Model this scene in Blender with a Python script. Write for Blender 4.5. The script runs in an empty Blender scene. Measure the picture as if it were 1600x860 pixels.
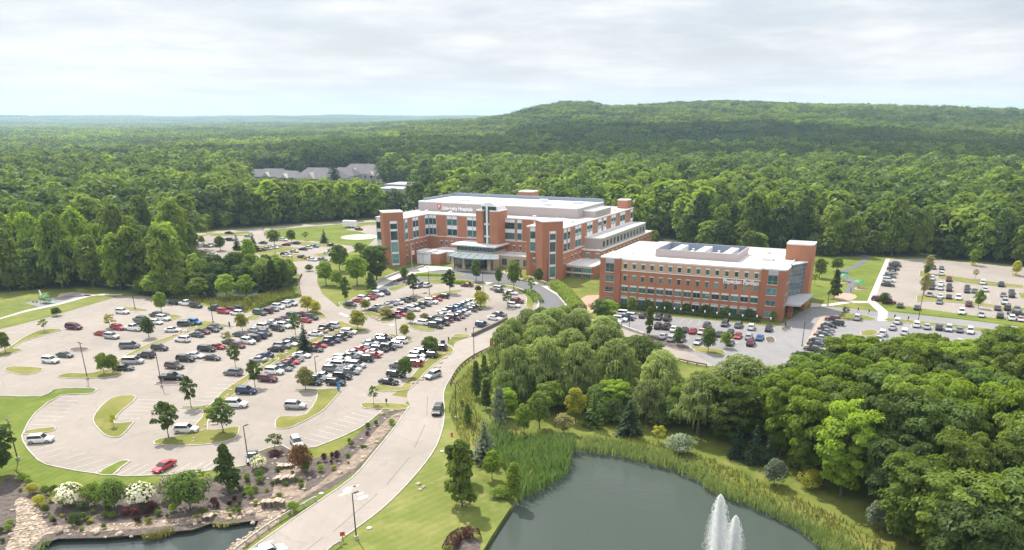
import bpy, bmesh, math, random
import numpy as np
from mathutils import Vector, Matrix, noise
from mathutils.geometry import delaunay_2d_cdt, tessellate_polygon
rnd = random.Random(11)
S = bpy.context.scene
C = S.collection
R = math.radians

# ------------------------------------------------------------------ survey: camera of the drone and ground points
FPX, CX, CY, H, YH = 1200., 830., 648., 58., 183.
PIT = math.atan((CY-YH)/FPX)
FW = Vector((0, math.cos(PIT), -math.sin(PIT))); UP = Vector((0, math.sin(PIT), math.cos(PIT)))
def P(x, y, z=0.):
    d = Vector((1, 0, 0))*((x-CX)/FPX) - UP*((y-CY)/FPX) + FW
    t = (z-H)/d.z
    return Vector((d.x*t, d.y*t, z))
def depth(v): return (v-Vector((0, 0, H))).dot(FW)
def pxm(v): return depth(v)/FPX           # metres per photo pixel at a point
def hm(v, px):                            # height in metres of an upright thing PX tall
    d = Vector((v.x, v.y, v.z-H)); c = math.hypot(d.x, d.y)/d.length
    return px*pxm(v)/max(.3, c)
def Z(tile, x, y):
    ox, oy, k = tile
    return ox+x/k, oy+y/k
k5 = 16/3.
TA=(0,440,k5); TB=(200,440,k5); TC=(400,440,k5); TD=(600,410,k5); TE=(0,560,k5); TF=(200,560,k5); TG=(400,540,k5); TL=(550,500,k5)
TH=(920,460,k5); TI=(1200,380,4.777); TJ=(1380,390,5.059); T7=(0,700,k5); T8=(250,700,k5); TK=(300,330,k5); TM=(450,640,k5); TN=(600,620,3.583)
TX=(0,0,1.)
def G(tile, pts, z=0.): return [P(*Z(tile, *q), z) for q in pts]
def smooth(pts, n=4, closed=True):
    m = len(pts); out = []
    for i in range(m if closed else m-1):
        g = (lambda j: pts[j % m]) if closed else (lambda j: pts[min(max(j, 0), m-1)])
        p0, p1, p2, p3 = g(i-1), g(i), g(i+1), g(i+2)
        for k in range(n):
            t = k/n
            out.append(0.5*((2*p1)+(p2-p0)*t+(2*p0-5*p1+4*p2-p3)*t*t+(3*p1-p0-3*p2+p3)*t*t*t))
    if not closed: out.append(pts[-1].copy())
    return out
def inside(x, y, poly):
    c = False; j = len(poly)-1
    for i in range(len(poly)):
        xi, yi = poly[i][0], poly[i][1]; xj, yj = poly[j][0], poly[j][1]
        if (yi > y) != (yj > y) and x < (xj-xi)*(y-yi)/(yj-yi)+xi: c = not c
        j = i
    return c
def area2(p): return sum(p[i-1].x*p[i].y-p[i].x*p[i-1].y for i in range(len(p)))/2
def ccw(p): return p if area2(p) > 0 else p[::-1]
def offset(p, d, closed=True):            # outwards for a ccw loop when d > 0
    n = len(p); out = []
    for i in range(n):
        a = p[i-1] if (closed or i > 0) else None
        b = p[(i+1) % n] if (closed or i < n-1) else None
        t1 = (p[i]-a) if a is not None else (b-p[i]); t2 = (b-p[i]) if b is not None else t1
        t1 = Vector((t1.x, t1.y)).normalized(); t2 = Vector((t2.x, t2.y)).normalized()
        n1 = Vector((t1.y, -t1.x)); n2 = Vector((t2.y, -t2.x)); m = n1+n2
        if m.length < .3: m = n1
        m.normalize(); s = d/max(.5, m.dot(n1))
        out.append(Vector((p[i].x+m.x*s, p[i].y+m.y*s, p[i].z)))
    return out

# ------------------------------------------------------------------ objects
def tag(o, label=None, cat=None, group=None, kind=None):
    if label: o['label'] = label
    if cat: o['category'] = cat
    if group: o['group'] = group
    if kind: o['kind'] = kind
    return o
def root(name, loc, rz=0., label=None, cat=None, group=None):
    o = bpy.data.objects.new(name, None); C.objects.link(o)
    o.location = loc; o.rotation_euler = (0, 0, rz); o.empty_display_size = .5
    return tag(o, label, cat, group)
def link(name, me, m=None, parent=None):
    o = bpy.data.objects.new(name, me); C.objects.link(o)
    if m is not None and not me.materials: me.materials.append(m)
    if parent is not None: o.parent = parent
    return o
def copy_tree(o, parent=None):
    c = o.copy(); C.objects.link(c)
    if parent is not None: c.parent = parent
    for ch in list(o.children): copy_tree(ch, c)
    return c
class MB:
    def __init__(s): s.v = []; s.f = []; s.m = []
    def face(s, pts, mi=0):
        n = len(s.v); s.v += [tuple(p) for p in pts]; s.f.append(tuple(range(n, n+len(pts)))); s.m.append(mi)
    def hexa(s, b, t, mi=0):              # b, t: four bottom and four top corners, same order
        n = len(s.v); s.v += [tuple(p) for p in b]+[tuple(p) for p in t]
        for q in ((3,2,1,0),(4,5,6,7),(0,1,5,4),(1,2,6,5),(2,3,7,6),(3,0,4,7)):
            s.f.append(tuple(n+i for i in q)); s.m.append(mi)
        return s
    def box(s, x0, x1, y0, y1, z0, z1, mi=0, fn=None):
        q = [(x0,y0),(x1,y0),(x1,y1),(x0,y1)]
        fn = fn or (lambda a, b, c: (a, b, c))
        return s.hexa([fn(a, b, z0) for a, b in q], [fn(a, b, z1) for a, b in q], mi)
    def prism(s, poly, z0, z1, mi=0, top=None):
        n = len(s.v); k = len(poly)
        s.v += [(p[0], p[1], z0) for p in poly]+[(p[0], p[1], z1) for p in poly]
        s.f.append(tuple(range(n+k-1, n-1, -1))); s.m.append(mi)
        s.f.append(tuple(range(n+k, n+2*k))); s.m.append(mi if top is None else top)
        for i in range(k):
            j = (i+1) % k; s.f.append((n+i, n+j, n+k+j, n+k+i)); s.m.append(mi)
        return s
    def tube(s, pts, rad, n=6, mi=0):
        pts = [Vector(p) for p in pts]; rings = []
        for i, p in enumerate(pts):
            t = (pts[min(i+1, len(pts)-1)]-pts[max(i-1, 0)]).normalized()
            a = t.orthogonal().normalized() if abs(t.z) < .9 else Vector((1, 0, 0))
            a = (a-t*a.dot(t)).normalized(); b = t.cross(a); r = rad[i] if hasattr(rad, '__len__') else rad
            base = len(s.v)
            for k in range(n):
                w = 2*math.pi*k/n; s.v.append(tuple(p+(a*math.cos(w)+b*math.sin(w))*r))
            rings.append(base)
        for i in range(len(pts)-1):
            for k in range(n):
                s.f.append((rings[i]+k, rings[i]+(k+1) % n, rings[i+1]+(k+1) % n, rings[i+1]+k)); s.m.append(mi)
        s.f.append(tuple(rings[0]+k for k in range(n-1, -1, -1))); s.m.append(mi)
        s.f.append(tuple(rings[-1]+k for k in range(n))); s.m.append(mi)
        return s
    def lathe(s, prof, n=12, c=(0, 0, 0), mi=0):
        base = len(s.v)
        for r, z in prof:
            for k in range(n):
                w = 2*math.pi*k/n; s.v.append((c[0]+r*math.cos(w), c[1]+r*math.sin(w), c[2]+z))
        for i in range(len(prof)-1):
            for k in range(n):
                s.f.append((base+i*n+k, base+i*n+(k+1) % n, base+(i+1)*n+(k+1) % n, base+(i+1)*n+k)); s.m.append(mi)
        s.f.append(tuple(base+k for k in range(n-1, -1, -1))); s.m.append(mi)
        e = base+(len(prof)-1)*n; s.f.append(tuple(e+k for k in range(n))); s.m.append(mi)
        return s
    def mesh(s, name, mats, smooth_=False):
        me = bpy.data.meshes.new(name); me.from_pydata(s.v, [], s.f)
        for m in (mats if isinstance(mats, (list, tuple)) else [mats]): me.materials.append(m)
        if any(s.m): me.polygons.foreach_set('material_index', s.m)
        if smooth_: me.polygons.foreach_set('use_smooth', [True]*len(s.f))
        me.update(); return me
    def build(s, name, mats, parent=None, smooth_=False):
        return link(name, s.mesh(name, mats, smooth_), None, parent)

# ------------------------------------------------------------------ materials
class NT:
    def __init__(s, m):
        s.t = m.node_tree; s.n = s.t.nodes; s.l = s.t.links
    def add(s, ty, **kw):
        n = s.n.new(ty)
        for k, v in kw.items():
            if k.startswith('i_'):
                key = k[2:]; key = int(key) if key.isdigit() else key.replace('_', ' ')
                n.inputs[key].default_value = v
            else: setattr(n, k, v)
        return n
    def lk(s, a, b): s.l.new(a, b)
    def noise(s, vec, scale, detail=3., rough=.55):
        n = s.add('ShaderNodeTexNoise'); n.inputs['Scale'].default_value = scale; n.inputs['Detail'].default_value = detail; n.inputs['Roughness'].default_value = rough
        if vec is not None: s.lk(vec, n.inputs['Vector'])
        return n.outputs['Fac']
    def ramp(s, fac, stops):
        n = s.add('ShaderNodeValToRGB'); e = n.color_ramp.elements
        while len(e) < len(stops): e.new(.5)
        for i, (p, c) in enumerate(stops):
            e[i].position = p; e[i].color = (*c, 1) if len(c) == 3 else c
        s.lk(fac, n.inputs['Fac']); return n.outputs['Color']
    def mix(s, f, a, b, mode='MIX'):
        n = s.add('ShaderNodeMix', data_type='RGBA', blend_type=mode)
        for k, v in ((0, f), (6, a), (7, b)):
            if hasattr(v, 'is_linked'): s.lk(v, n.inputs[k])
            else: n.inputs[k].default_value = v if k == 0 else (*v, 1)
        return n.outputs[2]
    def math(s, op, a, b=0.):
        n = s.add('ShaderNodeMath', operation=op)
        for i, v in enumerate((a, b)):
            if hasattr(v, 'is_linked'): s.lk(v, n.inputs[i])
            else: n.inputs[i].default_value = v
        return n.outputs[0]
def newmat(name):
    m = bpy.data.materials.new(name); m.use_nodes = True; t = NT(m)
    b = t.n['Principled BSDF']; return m, t, b
def plain(name, col, rough=.6, metal=0., spec=.5, var=.08, scale=1.5, coat=0., alpha=1.):
    m, t, b = newmat(name)
    pos = t.add('ShaderNodeTexCoord').outputs['Object']
    f = t.noise(pos, scale, 4)
    c0 = tuple(c*(1-var) for c in col); c1 = tuple(min(1, c*(1+var)) for c in col)
    t.lk(t.ramp(f, ((.3, c0), (.7, c1))), b.inputs['Base Color'])
    b.inputs['Roughness'].default_value = rough; b.inputs['Metallic'].default_value = metal
    b.inputs['Specular IOR Level'].default_value = spec; b.inputs['Coat Weight'].default_value = coat; b.inputs['Coat Roughness'].default_value = .05
    return m
def geo_pos(t): return t.add('ShaderNodeNewGeometry').outputs['Position']
def paving(name, c, crack=.35, dark=(.16, .15, .14), stain=.5, stain_col=None):
    m, t, b = newmat(name); pos = geo_pos(t)
    a = t.noise(pos, .035, 5, .6); f = t.noise(pos, .35, 6, .65); g = t.noise(pos, 6., 2)
    col = t.ramp(a, ((.3, tuple(x*.80 for x in c)), (.52, c), (.72, tuple(min(1, x*1.10) for x in c))))
    col = t.mix(t.math('MULTIPLY', t.ramp_bw(f, .35, .75), .34), col, tuple(x*.60 for x in c))
    col = t.mix(t.math('MULTIPLY', g, .22), col, tuple(x*.72 for x in c))
    # tar lines of sealed cracks: thin edges of a warped cell pattern
    w = t.add('ShaderNodeVectorMath', operation='MULTIPLY_ADD'); nz = t.add('ShaderNodeTexNoise'); nz.inputs['Scale'].default_value = .12
    t.lk(pos, nz.inputs['Vector']); t.lk(nz.outputs['Color'], w.inputs[0]); w.inputs[1].default_value = (9, 9, 0); t.lk(pos, w.inputs[2])
    v = t.add('ShaderNodeTexVoronoi', feature='DISTANCE_TO_EDGE'); v.inputs['Scale'].default_value = .075; t.lk(w.outputs[0], v.inputs['Vector'])
    ln = t.ramp(v.outputs['Distance'], ((0., (1, 1, 1)), (.012, (1, 1, 1)), (.02, (0, 0, 0))))
    bw = t.add('ShaderNodeRGBToBW'); t.lk(ln, bw.inputs[0])
    k = t.math('MULTIPLY', t.math('MULTIPLY', bw.outputs[0], crack), t.math('GREATER_THAN', t.noise(pos, .06, 2), .47))
    col = t.mix(k, col, dark)
    s = t.ramp(t.noise(pos, .11, 5, .7), ((.56, (0, 0, 0)), (.72, (1, 1, 1)))); bw2 = t.add('ShaderNodeRGBToBW'); t.lk(s, bw2.inputs[0])
    col = t.mix(t.math('MULTIPLY', bw2.outputs[0], stain*.6), col, stain_col or tuple(x*.6 for x in c))
    sp_ = t.add('ShaderNodeTexVoronoi'); sp_.inputs['Scale'].default_value = .36; t.lk(pos, sp_.inputs['Vector'])
    k = t.math('MULTIPLY', t.ramp_bw(sp_.outputs['Distance'], .30, .06), t.ramp_bw(t.noise(pos, .5, 2), .48, .62))
    col = t.mix(t.math('MULTIPLY', k, stain*.9), col, tuple(x*.42 for x in c))
    lw = t.add('ShaderNodeMapping'); lw.inputs['Scale'].default_value = (.9, .07, 1); lw.inputs['Rotation'].default_value = (0, 0, R(18)); t.lk(pos, lw.inputs[0])
    col = t.mix(t.math('MULTIPLY', t.ramp_bw(t.noise(lw.outputs[0], .8, 4, .6), .5, .74), stain*.55), col, tuple(x*.66 for x in c))
    t.lk(col, b.inputs['Base Color']); b.inputs['Roughness'].default_value = .88; b.inputs['Specular IOR Level'].default_value = .3
    return m
def lawn_mat(name, ca, cb, cc, stripe=.0, sdir=0.6, swidth=1.2):
    m, t, b = newmat(name); pos = geo_pos(t)
    col = t.ramp(t.noise(pos, .05, 6, .65), ((.32, ca), (.5, cb), (.68, cc)))
    col = t.mix(t.math('MULTIPLY', t.noise(pos, 1.6, 5, .7), .55), col, tuple(x*.55 for x in cb))
    col = t.mix(t.math('MULTIPLY', t.ramp_bw(t.noise(pos, .22, 5, .7), .48, .68), .65), col, cc)
    col = t.mix(t.math('MULTIPLY', t.ramp_bw(t.noise(pos, .6, 5, .75), .58, .74), .45), col, tuple(x*.6 for x in ca))
    if stripe:
        w = t.add('ShaderNodeTexWave', wave_type='BANDS', bands_direction='X'); w.inputs['Scale'].default_value = .31/swidth; w.inputs['Distortion'].default_value = .6; w.inputs['Detail'].default_value = 1
        mp = t.add('ShaderNodeMapping'); mp.inputs['Rotation'].default_value = (0, 0, sdir); t.lk(pos, mp.inputs['Vector']); t.lk(mp.outputs[0], w.inputs['Vector'])
        col = t.mix(t.math('MULTIPLY', w.outputs['Fac'], stripe), col, tuple(x*.72 for x in ca))
    t.lk(col, b.inputs['Base Color']); b.inputs['Roughness'].default_value = .95; b.inputs['Specular IOR Level'].default_value = .1
    bp = t.add('ShaderNodeBump'); bp.inputs['Strength'].default_value = .5; bp.inputs['Distance'].default_value = .12; t.lk(t.noise(pos, 3.5, 5, .7), bp.inputs['Height']); t.lk(bp.outputs[0], b.inputs['Normal'])
    return m
def _rbw(s, fac, a, b):
    n = s.add('ShaderNodeMapRange'); n.inputs[1].default_value = a; n.inputs[2].default_value = b; s.lk(fac, n.inputs[0]); return n.outputs[0]
NT.ramp_bw = _rbw
def leaf_mat(name, c, c2, trans=.35, hue=.12):
    """leaves of one kind: colour varies from tree to tree, from clump to clump and from leaf to leaf"""
    m, t, b = newmat(name)
    inf = t.add('ShaderNodeObjectInfo'); at = t.add('ShaderNodeAttribute', attribute_name='tint')
    f = t.math('ADD', t.math('MULTIPLY', inf.outputs['Random'], .6), t.math('MULTIPLY', at.outputs['Fac'], .6))
    f = t.math('SUBTRACT', f, .1)
    col = t.ramp(f, ((0., c), (1., c2)))
    hs = t.add('ShaderNodeHueSaturation'); t.lk(col, hs.inputs['Color'])
    t.lk(t.math('ADD', t.math('MULTIPLY', t.math('FRACT', t.math('MULTIPLY', inf.outputs['Random'], 7.31)), .75), .68), hs.inputs['Value'])
    out = t.n['Material Output']
    d = t.add('ShaderNodeBsdfDiffuse'); tr = t.add('ShaderNodeBsdfTranslucent'); gl = t.add('ShaderNodeBsdfGlossy'); gl.inputs['Roughness'].default_value = .5
    t.lk(hs.outputs[0], d.inputs['Color'])
    t.lk(t.mix(1., hs.outputs[0], (1.25, 1.2, .55), 'MULTIPLY'), tr.inputs['Color'])
    m1 = t.add('ShaderNodeMixShader'); m1.inputs[0].default_value = trans; t.lk(d.outputs[0], m1.inputs[1]); t.lk(tr.outputs[0], m1.inputs[2])
    m2 = t.add('ShaderNodeMixShader'); m2.inputs[0].default_value = .012; t.lk(m1.outputs[0], m2.inputs[1]); t.lk(gl.outputs[0], m2.inputs[2])
    t.lk(m2.outputs[0], out.inputs['Surface']); t.n.remove(b)
    return m

M = {}
M['lot'] = paving('weathered lot asphalt', (.265, .232, .203), .3, stain=.4)
M['road'] = paving('pale concrete road', (.285, .251, .222), .26, stain=.25)
M['grey_lot'] = paving('grey asphalt', (.215, .208, .212), .25)
M['dark_road'] = paving('dark new asphalt', (.125, .125, .135), .1, stain=.2)
M['concrete'] = paving('pale concrete', (.46, .425, .385), .12, stain=.2)
M['brickpave'] = paving('tan brick paving', (.38, .265, .205), .1, stain=.3)
M['kerb'] = plain('kerb concrete', (.36, .335, .30), .9, var=.2, scale=.8)
M['paint'] = plain('worn white road paint', (.40, .385, .37), .85, var=.3, scale=2.)
M['grass'] = lawn_mat('rough grass', (.075, .105, .020), (.125, .155, .030), (.20, .19, .055))
M['lawn'] = lawn_mat('mown lawn', (.100, .138, .028), (.155, .182, .044), (.24, .225, .08), .2, .75, 1.6)
M['lawn_green'] = lawn_mat('watered lawn', (.08, .125, .018), (.125, .165, .028), (.19, .20, .05), .22, .2, 1.4)
M['isle'] = lawn_mat('island grass', (.11, .13, .028), (.16, .17, .04), (.25, .21, .085))
M['mulch'] = plain('bark mulch', (.078, .060, .053), .95, var=.5, scale=1.2)
M['dirt'] = plain('rocky bank soil', (.19, .145, .11), .95, var=.5, scale=.7)
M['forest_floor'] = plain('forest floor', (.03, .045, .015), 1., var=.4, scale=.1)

M['scrub'] = lawn_mat('scrubby field', (.045, .07, .018), (.07, .095, .024), (.11, .115, .04))
HAZE = 9.5e-5; EXPO = .58
# ------------------------------------------------------------------ terrain, ponds
def sst(a, b, x):
    t = min(1., max(0., (x-a)/(b-a))); return t*t*(3-2*t)
CREST = [(-9e3,190),(200,189),(420,188),(560,187),(640,184),(700,183),(745,183),(800,177),(840,166),(880,159),(915,159),(950,164),(1000,162),(1050,159),(1130,156),(1200,159),(1300,164),(1400,167),(1500,171),(1560,172),(1650,175),(1900,180),(9e3,185)]
def crest_y(px):
    for (a, ya), (b, yb) in zip(CREST, CREST[1:]):
        if a <= px <= b: return ya+(yb-ya)*(px-a)/(b-a)
    return 188
def terrain_h(x, y):
    r = math.hypot(x, y)
    if r < 700: return 0.
    h = 7*sst(700, 1800, r)*(noise.noise(Vector((x/800, y/800, 3.1)))+.4*noise.noise(Vector((x/260, y/260, 7.7))))
    if y > 60:
        px = CX+1287*x/y
        zc = 58+(183-crest_y(px))/1287*2600/math.hypot(1, (px-CX)/1287)-20
        px2 = px
        A = max(0, zc)*(.03+.97*sst(470, 800, px2)) if px2 < 820 else zc
        k = sst(1000, 2650, r)
        k = .75*k+.25*sst(1900, 2650, r)
        h += A*k*(1-.5*sst(3000, 5000, r))
        h += 46*sst(5500, 9500, r)*(1-.9*sst(600, 1000, px)) + (16*noise.noise(Vector((px/120., 2.2, 0)))+10*noise.noise(Vector((px/45., 5.2, 0))))*sst(5500, 9000, r)*(1-sst(640, 900, px))+22*max(0, noise.noise(Vector((x/1500, y/700, 9.))))*sst(1500, 2600, r)*(1-sst(560, 760, px))
    return h
POND_Z = -.8
pond_px = [(752,872),(775,835),(800,797),(808,784),(833,768),(858,757),(882,740),(891,712),(907,702),(957,709),(1005,719),(1047,730),(1089,747),(1114,768),(1145,779),(1172,788),(1212,806),(1250,826),(1292,862),(1330,910),(1290,985),(1000,1010),(800,975),(735,910)]
pond2_px = [(62,862),(68,851),(92,844),(157,842.5),(217,838),(300,830),(330,820),(352,822),(388,817),(402,812),(406,820),(398,829),(372,847),(350,862),(325,895),(200,930),(70,905)]
pond = ccw(smooth([P(x, y, POND_Z) for x, y in pond_px], 3)); pond2 = ccw(smooth([P(x, y, POND_Z) for x, y in pond2_px], 3))
def flat(p, z): return [Vector((q.x, q.y, z)) for q in p]
rims = [flat(offset(pond, 1.6), 0.), flat(offset(pond2, 1.1), 0.)]
NR = 144; RIN = 700.
co = [Vector((RIN*math.cos(2*math.pi*i/NR), RIN*math.sin(2*math.pi*i/NR))) for i in range(NR)]
faces = [list(range(NR))]; nh = []
for rm in rims:
    b = len(co); co += [Vector((p.x, p.y)) for p in rm]; nh.append((b, len(rm)))
edges = [(i, (i+1) % NR) for i in range(NR)]
for b, n in nh: edges += [(b+i, b+(i+1) % n) for i in range(n)]
for i in range(900):                       # inner points keep the triangles even
    a = rnd.uniform(0, 6.283); r = 690*math.sqrt(rnd.random()); x, y = r*math.cos(a), r*math.sin(a)
    if not any(inside(x, y, rm) for rm in rims): co.append(Vector((x, y)))
vc, ec, fc, *_ = delaunay_2d_cdt(co, edges, [], 1, 1e-4)
gv = [(v.x, v.y, 0.) for v in vc]; gf = []
for f in fc:
    c = sum((vc[i] for i in f), Vector((0, 0)))/len(f)
    if not any(inside(c.x, c.y, rm) for rm in rims): gf.append(tuple(f))
for rm, pd in zip(rims, (pond, pond2)):    # banks going down under the water
    low = flat(offset(pd, -1.4), POND_Z-1.2); sh = flat(pd, POND_Z-.05); n = len(rm)
    for A_, B_ in ((rm, sh), (sh, low)):
        b = len(gv); gv += [tuple(p) for p in A_]+[tuple(p) for p in B_]
        for i in range(n): gf.append((b+i, b+n+i, b+n+(i+1) % n, b+(i+1) % n)[::-1])
    b = len(gv); gv += [tuple(p) for p in low]; gf.append(tuple(range(b, b+n)))
rs = [RIN*(13500/RIN)**(i/70) for i in range(71)]
b0 = len(gv); NA = 432
for r in rs:
    for i in range(NA):
        w = 2*math.pi*i/NA; x, y = r*math.cos(w), r*math.sin(w); gv.append((x, y, terrain_h(x, y)-(.05 if r == RIN else 0)))
for k in range(70):
    for i in range(NA):
        j = (i+1) % NA; gf.append((b0+k*NA+i, b0+(k+1)*NA+i, b0+(k+1)*NA+j, b0+k*NA+j))
n_in = len(gf)-70*NA
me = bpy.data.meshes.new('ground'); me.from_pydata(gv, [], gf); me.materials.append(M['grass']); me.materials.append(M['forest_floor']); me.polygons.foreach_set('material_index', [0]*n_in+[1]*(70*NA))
tag(link('ground', me), kind='structure')

def water_mat(name, col, rough, wave):
    m, t, b = newmat(name); pos = geo_pos(t)
    b.inputs['Base Color'].default_value = (*col, 1); b.inputs['Roughness'].default_value = rough; b.inputs['IOR'].default_value = 1.33
    mp = t.add('ShaderNodeMapping'); mp.inputs['Scale'].default_value = (.55, 1.6, 1); mp.inputs['Rotation'].default_value = (0, 0, .25); t.lk(pos, mp.inputs[0])
    bp = t.add('ShaderNodeBump'); bp.inputs['Strength'].default_value = wave; bp.inputs['Distance'].default_value = .1
    n = t.math('ADD', t.noise(mp.outputs[0], 1.1, 4, .6), t.math('MULTIPLY', t.noise(mp.outputs[0], .12, 3), 1.2))
    t.lk(n, bp.inputs['Height']); t.lk(bp.outputs[0], b.inputs['Normal']); return m
M['water'] = water_mat('pond water', (.054, .068, .060), .035, .28)
M['water2'] = water_mat('still pond water', (.050, .062, .060), .02, .08)
for nm, pd, mm in (('pond_water', pond, 'water'), ('garden_pond_water', pond2, 'water2')):
    mb = MB(); mb.face(flat(offset(pd, .05), POND_Z)); tag(mb.build(nm, M[mm]), kind='structure')

# ------------------------------------------------------------------ paving
def sheet(name, pts, z, m):
    mb = MB(); mb.face([(p.x, p.y, z) for p in ccw(pts)]); return tag(mb.build(name, M[m]), kind='structure')
def kerb(pts, closed=True, w=.2, h=.15, z0=0., name='kerb', m='kerb'):
    if closed: pts = ccw(pts)
    o = offset(pts, w/2, closed); q = offset(pts, -w/2, closed); n = len(pts); mb = MB()
    for i in range(n if closed else n-1):
        j = (i+1) % n
        A = [(p.x, p.y) for p in (o[i], o[j], q[j], q[i])]
        mb.face([(*A[0], z0), (*A[1], z0), (*A[1], z0+h), (*A[0], z0+h)]); mb.face([(*A[0], z0+h), (*A[1], z0+h), (*A[2], z0+h), (*A[3], z0+h)])
        mb.face([(*A[3], z0+h), (*A[2], z0+h), (*A[2], z0), (*A[3], z0)])
    return tag(mb.build(name, M[m]), kind='structure')
ISLES = []
def island(pts, m='isle', name='island_lawn', sm=2, kw=.2, h=.13):
    if sm: pts = smooth(pts, sm)
    h += .0035*(len(ISLES) % 9)
    pts = ccw(pts); kerb(pts, True, kw, h+.03); sheet(name, offset(pts, -kw*.3), h, m); ISLES.append([(p.x, p.y) for p in pts])
X = lambda *q: G(TX, q)
lot_px = [(-70,560),(-60,525),(0,515),(75,496),(185,463.5),(246,463),(265,470),(330,480),(352,489),(385,490),(402,483),(440,471),(466,464.5),(470,464),(465,443),(470,431),(490,424),(497,424),(495,440),(503,459),(528,480),(554,464),(600,456),(605,453),(636,445),(660,441),(690,442),(745,444),(770,447),(790,446),(812,453),(825,459),(836,467),(841,475),(838,486),(825,495),(800,500),(776,507),(737,525),(707,527),(698,535.6),(707.5,541),(708,549),(690,566),(659,589),(647.5,602),(625,610),(612,618),(640,622),(631,634),(600,638.5),(597,642),(572.5,662),(544,678),(492,699),(477,699),(459,708),(440,696),(404,706.5),(413,721),(379,728),(338,735),(300,739),(262,743),(225,743.5),(178,742.5),(148,740),(125,737.5),(90,730),(60,719),(48,709),(40,699),(36,687),(37,676),(44,661),(56,645),(72,633),(96,618),(137,616.5),(150,611),(146,607.5),(100,607.5),(82,610.5),(64,620),(0,619),(-60,619),(-110,600)]
lot = X(*lot_px); sheet('parking_lot', lot, .02, 'lot')
road_l = smooth(X((330,905),(389,860),(474,800),(550,747),(585,707),(612,674),(634,643),(640,634),(636,622),(640,608),(659,589),(685,565),(707,546),(712,535),(737,526),(776,508),(800,500),(838,490),(868,490),(905,496),(945,503),(960,510),(998,522),(1035,538),(1085,553),(1125,562)), 3, False)
road_r = smooth(X((470,905),(506,865),(540,838),(595,797),(639,754),(675,709),(690,675),(694.5,645),(693,616),(700,597.5),(715,576),(737.5,558),(767,544),(800,528),(850,515),(900,513),(940,522),(985,542),(1030,556),(1090,570),(1125,574)), 3, False)
sheet('access_road', road_l+road_r[::-1], .03, 'road')
kerb(road_r[6:], False, .22, .13); kerb([p for p in road_l if P(640,634).y > p.y], False, .22, .13)
sheet('visitor_parking_lot', X((945,502),(958,492),(968,487.5),(1000,488.5),(1051,495.5),(1145,504),(1209,511.5),(1226,505),(1250,488),(1265,481.5),(1300,480),(1335,483),(1372,488),(1383,487),(1450,494),(1530,503),(1600,512),(1700,526),(1700,600),(1450,600),(1330,605),(1240,600),(1180,590),(1120,574),(1085,554),(1040,540),(998,522.5),(962,511)), .04, 'grey_lot')
sheet('staff_parking_lot', X((1386,405),(1440,404.5),(1518,411),(1600,418.5),(1720,432),(1720,522),(1600,504),(1558,500),(1502,493.5),(1450,488),(1400,483.5),(1394,474),(1362,470)), .02, 'lot')
sheet('far_parking_lot', X((306,372),(330,367),(356,365),(394,366),(412,369),(441,375),(487,377),(520,381),(552,385),(560,390),(535,399),(505,411),(498,424),(470,431),(462,425),(430,412),(390,412),(355,408),(330,398),(306,388)), .025, 'lot')
far_road_a = X((230,372),(300,364.5),(390,358),(400,357),(470,351.5),(540,346.5),(640,341)); far_road_b = X((640,344),(540,350),(470,355.5),(415,360),(412,369),(394,366),(388,362),(300,368.5),(230,377))
sheet('perimeter_road', far_road_a+far_road_b, .03, 'road')
sheet('helipad', [Vector((c.x+9.5*math.cos(a*.1963), c.y+9.5*math.sin(a*.1963), 0)) for c in (P(562,370.5),) for a in range(32)], .03, 'concrete')
sheet('service_yard', X((560,362),(540,359.5),(575,352),(596,352),(600,368),(590,384),(575,384),(590,370)), .02, 'lot')
sheet('drop_off_road', smooth(X((578,459),(600,444),(625,432),(650,427),(690,421.5),(740,424),(785,427),(802,430),(818,437),(850,448),(872,462),(883,478),(882,492),(846,497),(845,478),(838,465),(820,452.5),(797,444.5),(768,443),(745,443),(720,441),(690,440.5),(660,440),(636,443.5),(607,452),(590,462)), 2), .05, 'dark_road')
walk = X((585,444),(610,431),(630,423),(664,416),(700,418),(740,421),(788,424),(801,429),(821,436),(862,450),(880,463),(887,475),(886,486),(883,486),(882,476),(870,462),(849,449.5),(816,438.5),(800,433),(786,428),(740,425),(690,422.5),(650,428),(628,433),(590,452))
sheet('sidewalk', walk, .17, 'concrete')
kerb(smooth(X((838,486),(841.5,475),(837,466),(823,456.5),(808,450),(789,446)), 3, False), False, .6, .18)
sheet('crosswalk', X((738,450),(748,450),(771,442),(758,441)), .06, 'concrete')
for q in (((528,490),(534,489),(546,494),(541,496)),((606,508),(614,506.5),(619,508),(612,510))): sheet('crosswalk', X(*q), .045, 'concrete')
sheet('brick_plaza', X((902,470),(917,462),(940,461),(962,470),(958,482),(930,487),(912,494),(903,486)), .03, 'brickpave')
sheet('brick_walk', X((1282,496),(1290,496),(1268,545),(1254,545)), .055, 'brickpave')
sheet('footpath', X((1384,405),(1391,405),(1366,470),(1375,477),(1387,487.5),(1386,502),(1371,502),(1372,488),(1357,474),(1330,474),(1299,478.5),(1266,481),(1268,474),(1290,476),(1325,470.5),(1355,471)), .07, 'concrete')
sheet('brick_plaza', smooth(X((1304,463),(1318,458),(1336,461),(1338,466),(1325,470),(1305,469)), 2), .06, 'brickpave')
pth = smooth(X((1318,462),(1327,454),(1331,443),(1325,434),(1316,428),(1322,422),(1338,416),(1352,405),(1348,398)), 4, False)
tr = []
for i, p in enumerate(pth):
    t = (pth[min(i+1, len(pth)-1)]-pth[max(i-1, 0)]).normalized(); tr.append((p+Vector((-t.y, t.x, 0))*1.3, p-Vector((-t.y, t.x, 0))*1.3))
sheet('garden_path', [a for a, b in tr]+[b for a, b in tr][::-1], .05, 'dark_road')
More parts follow.
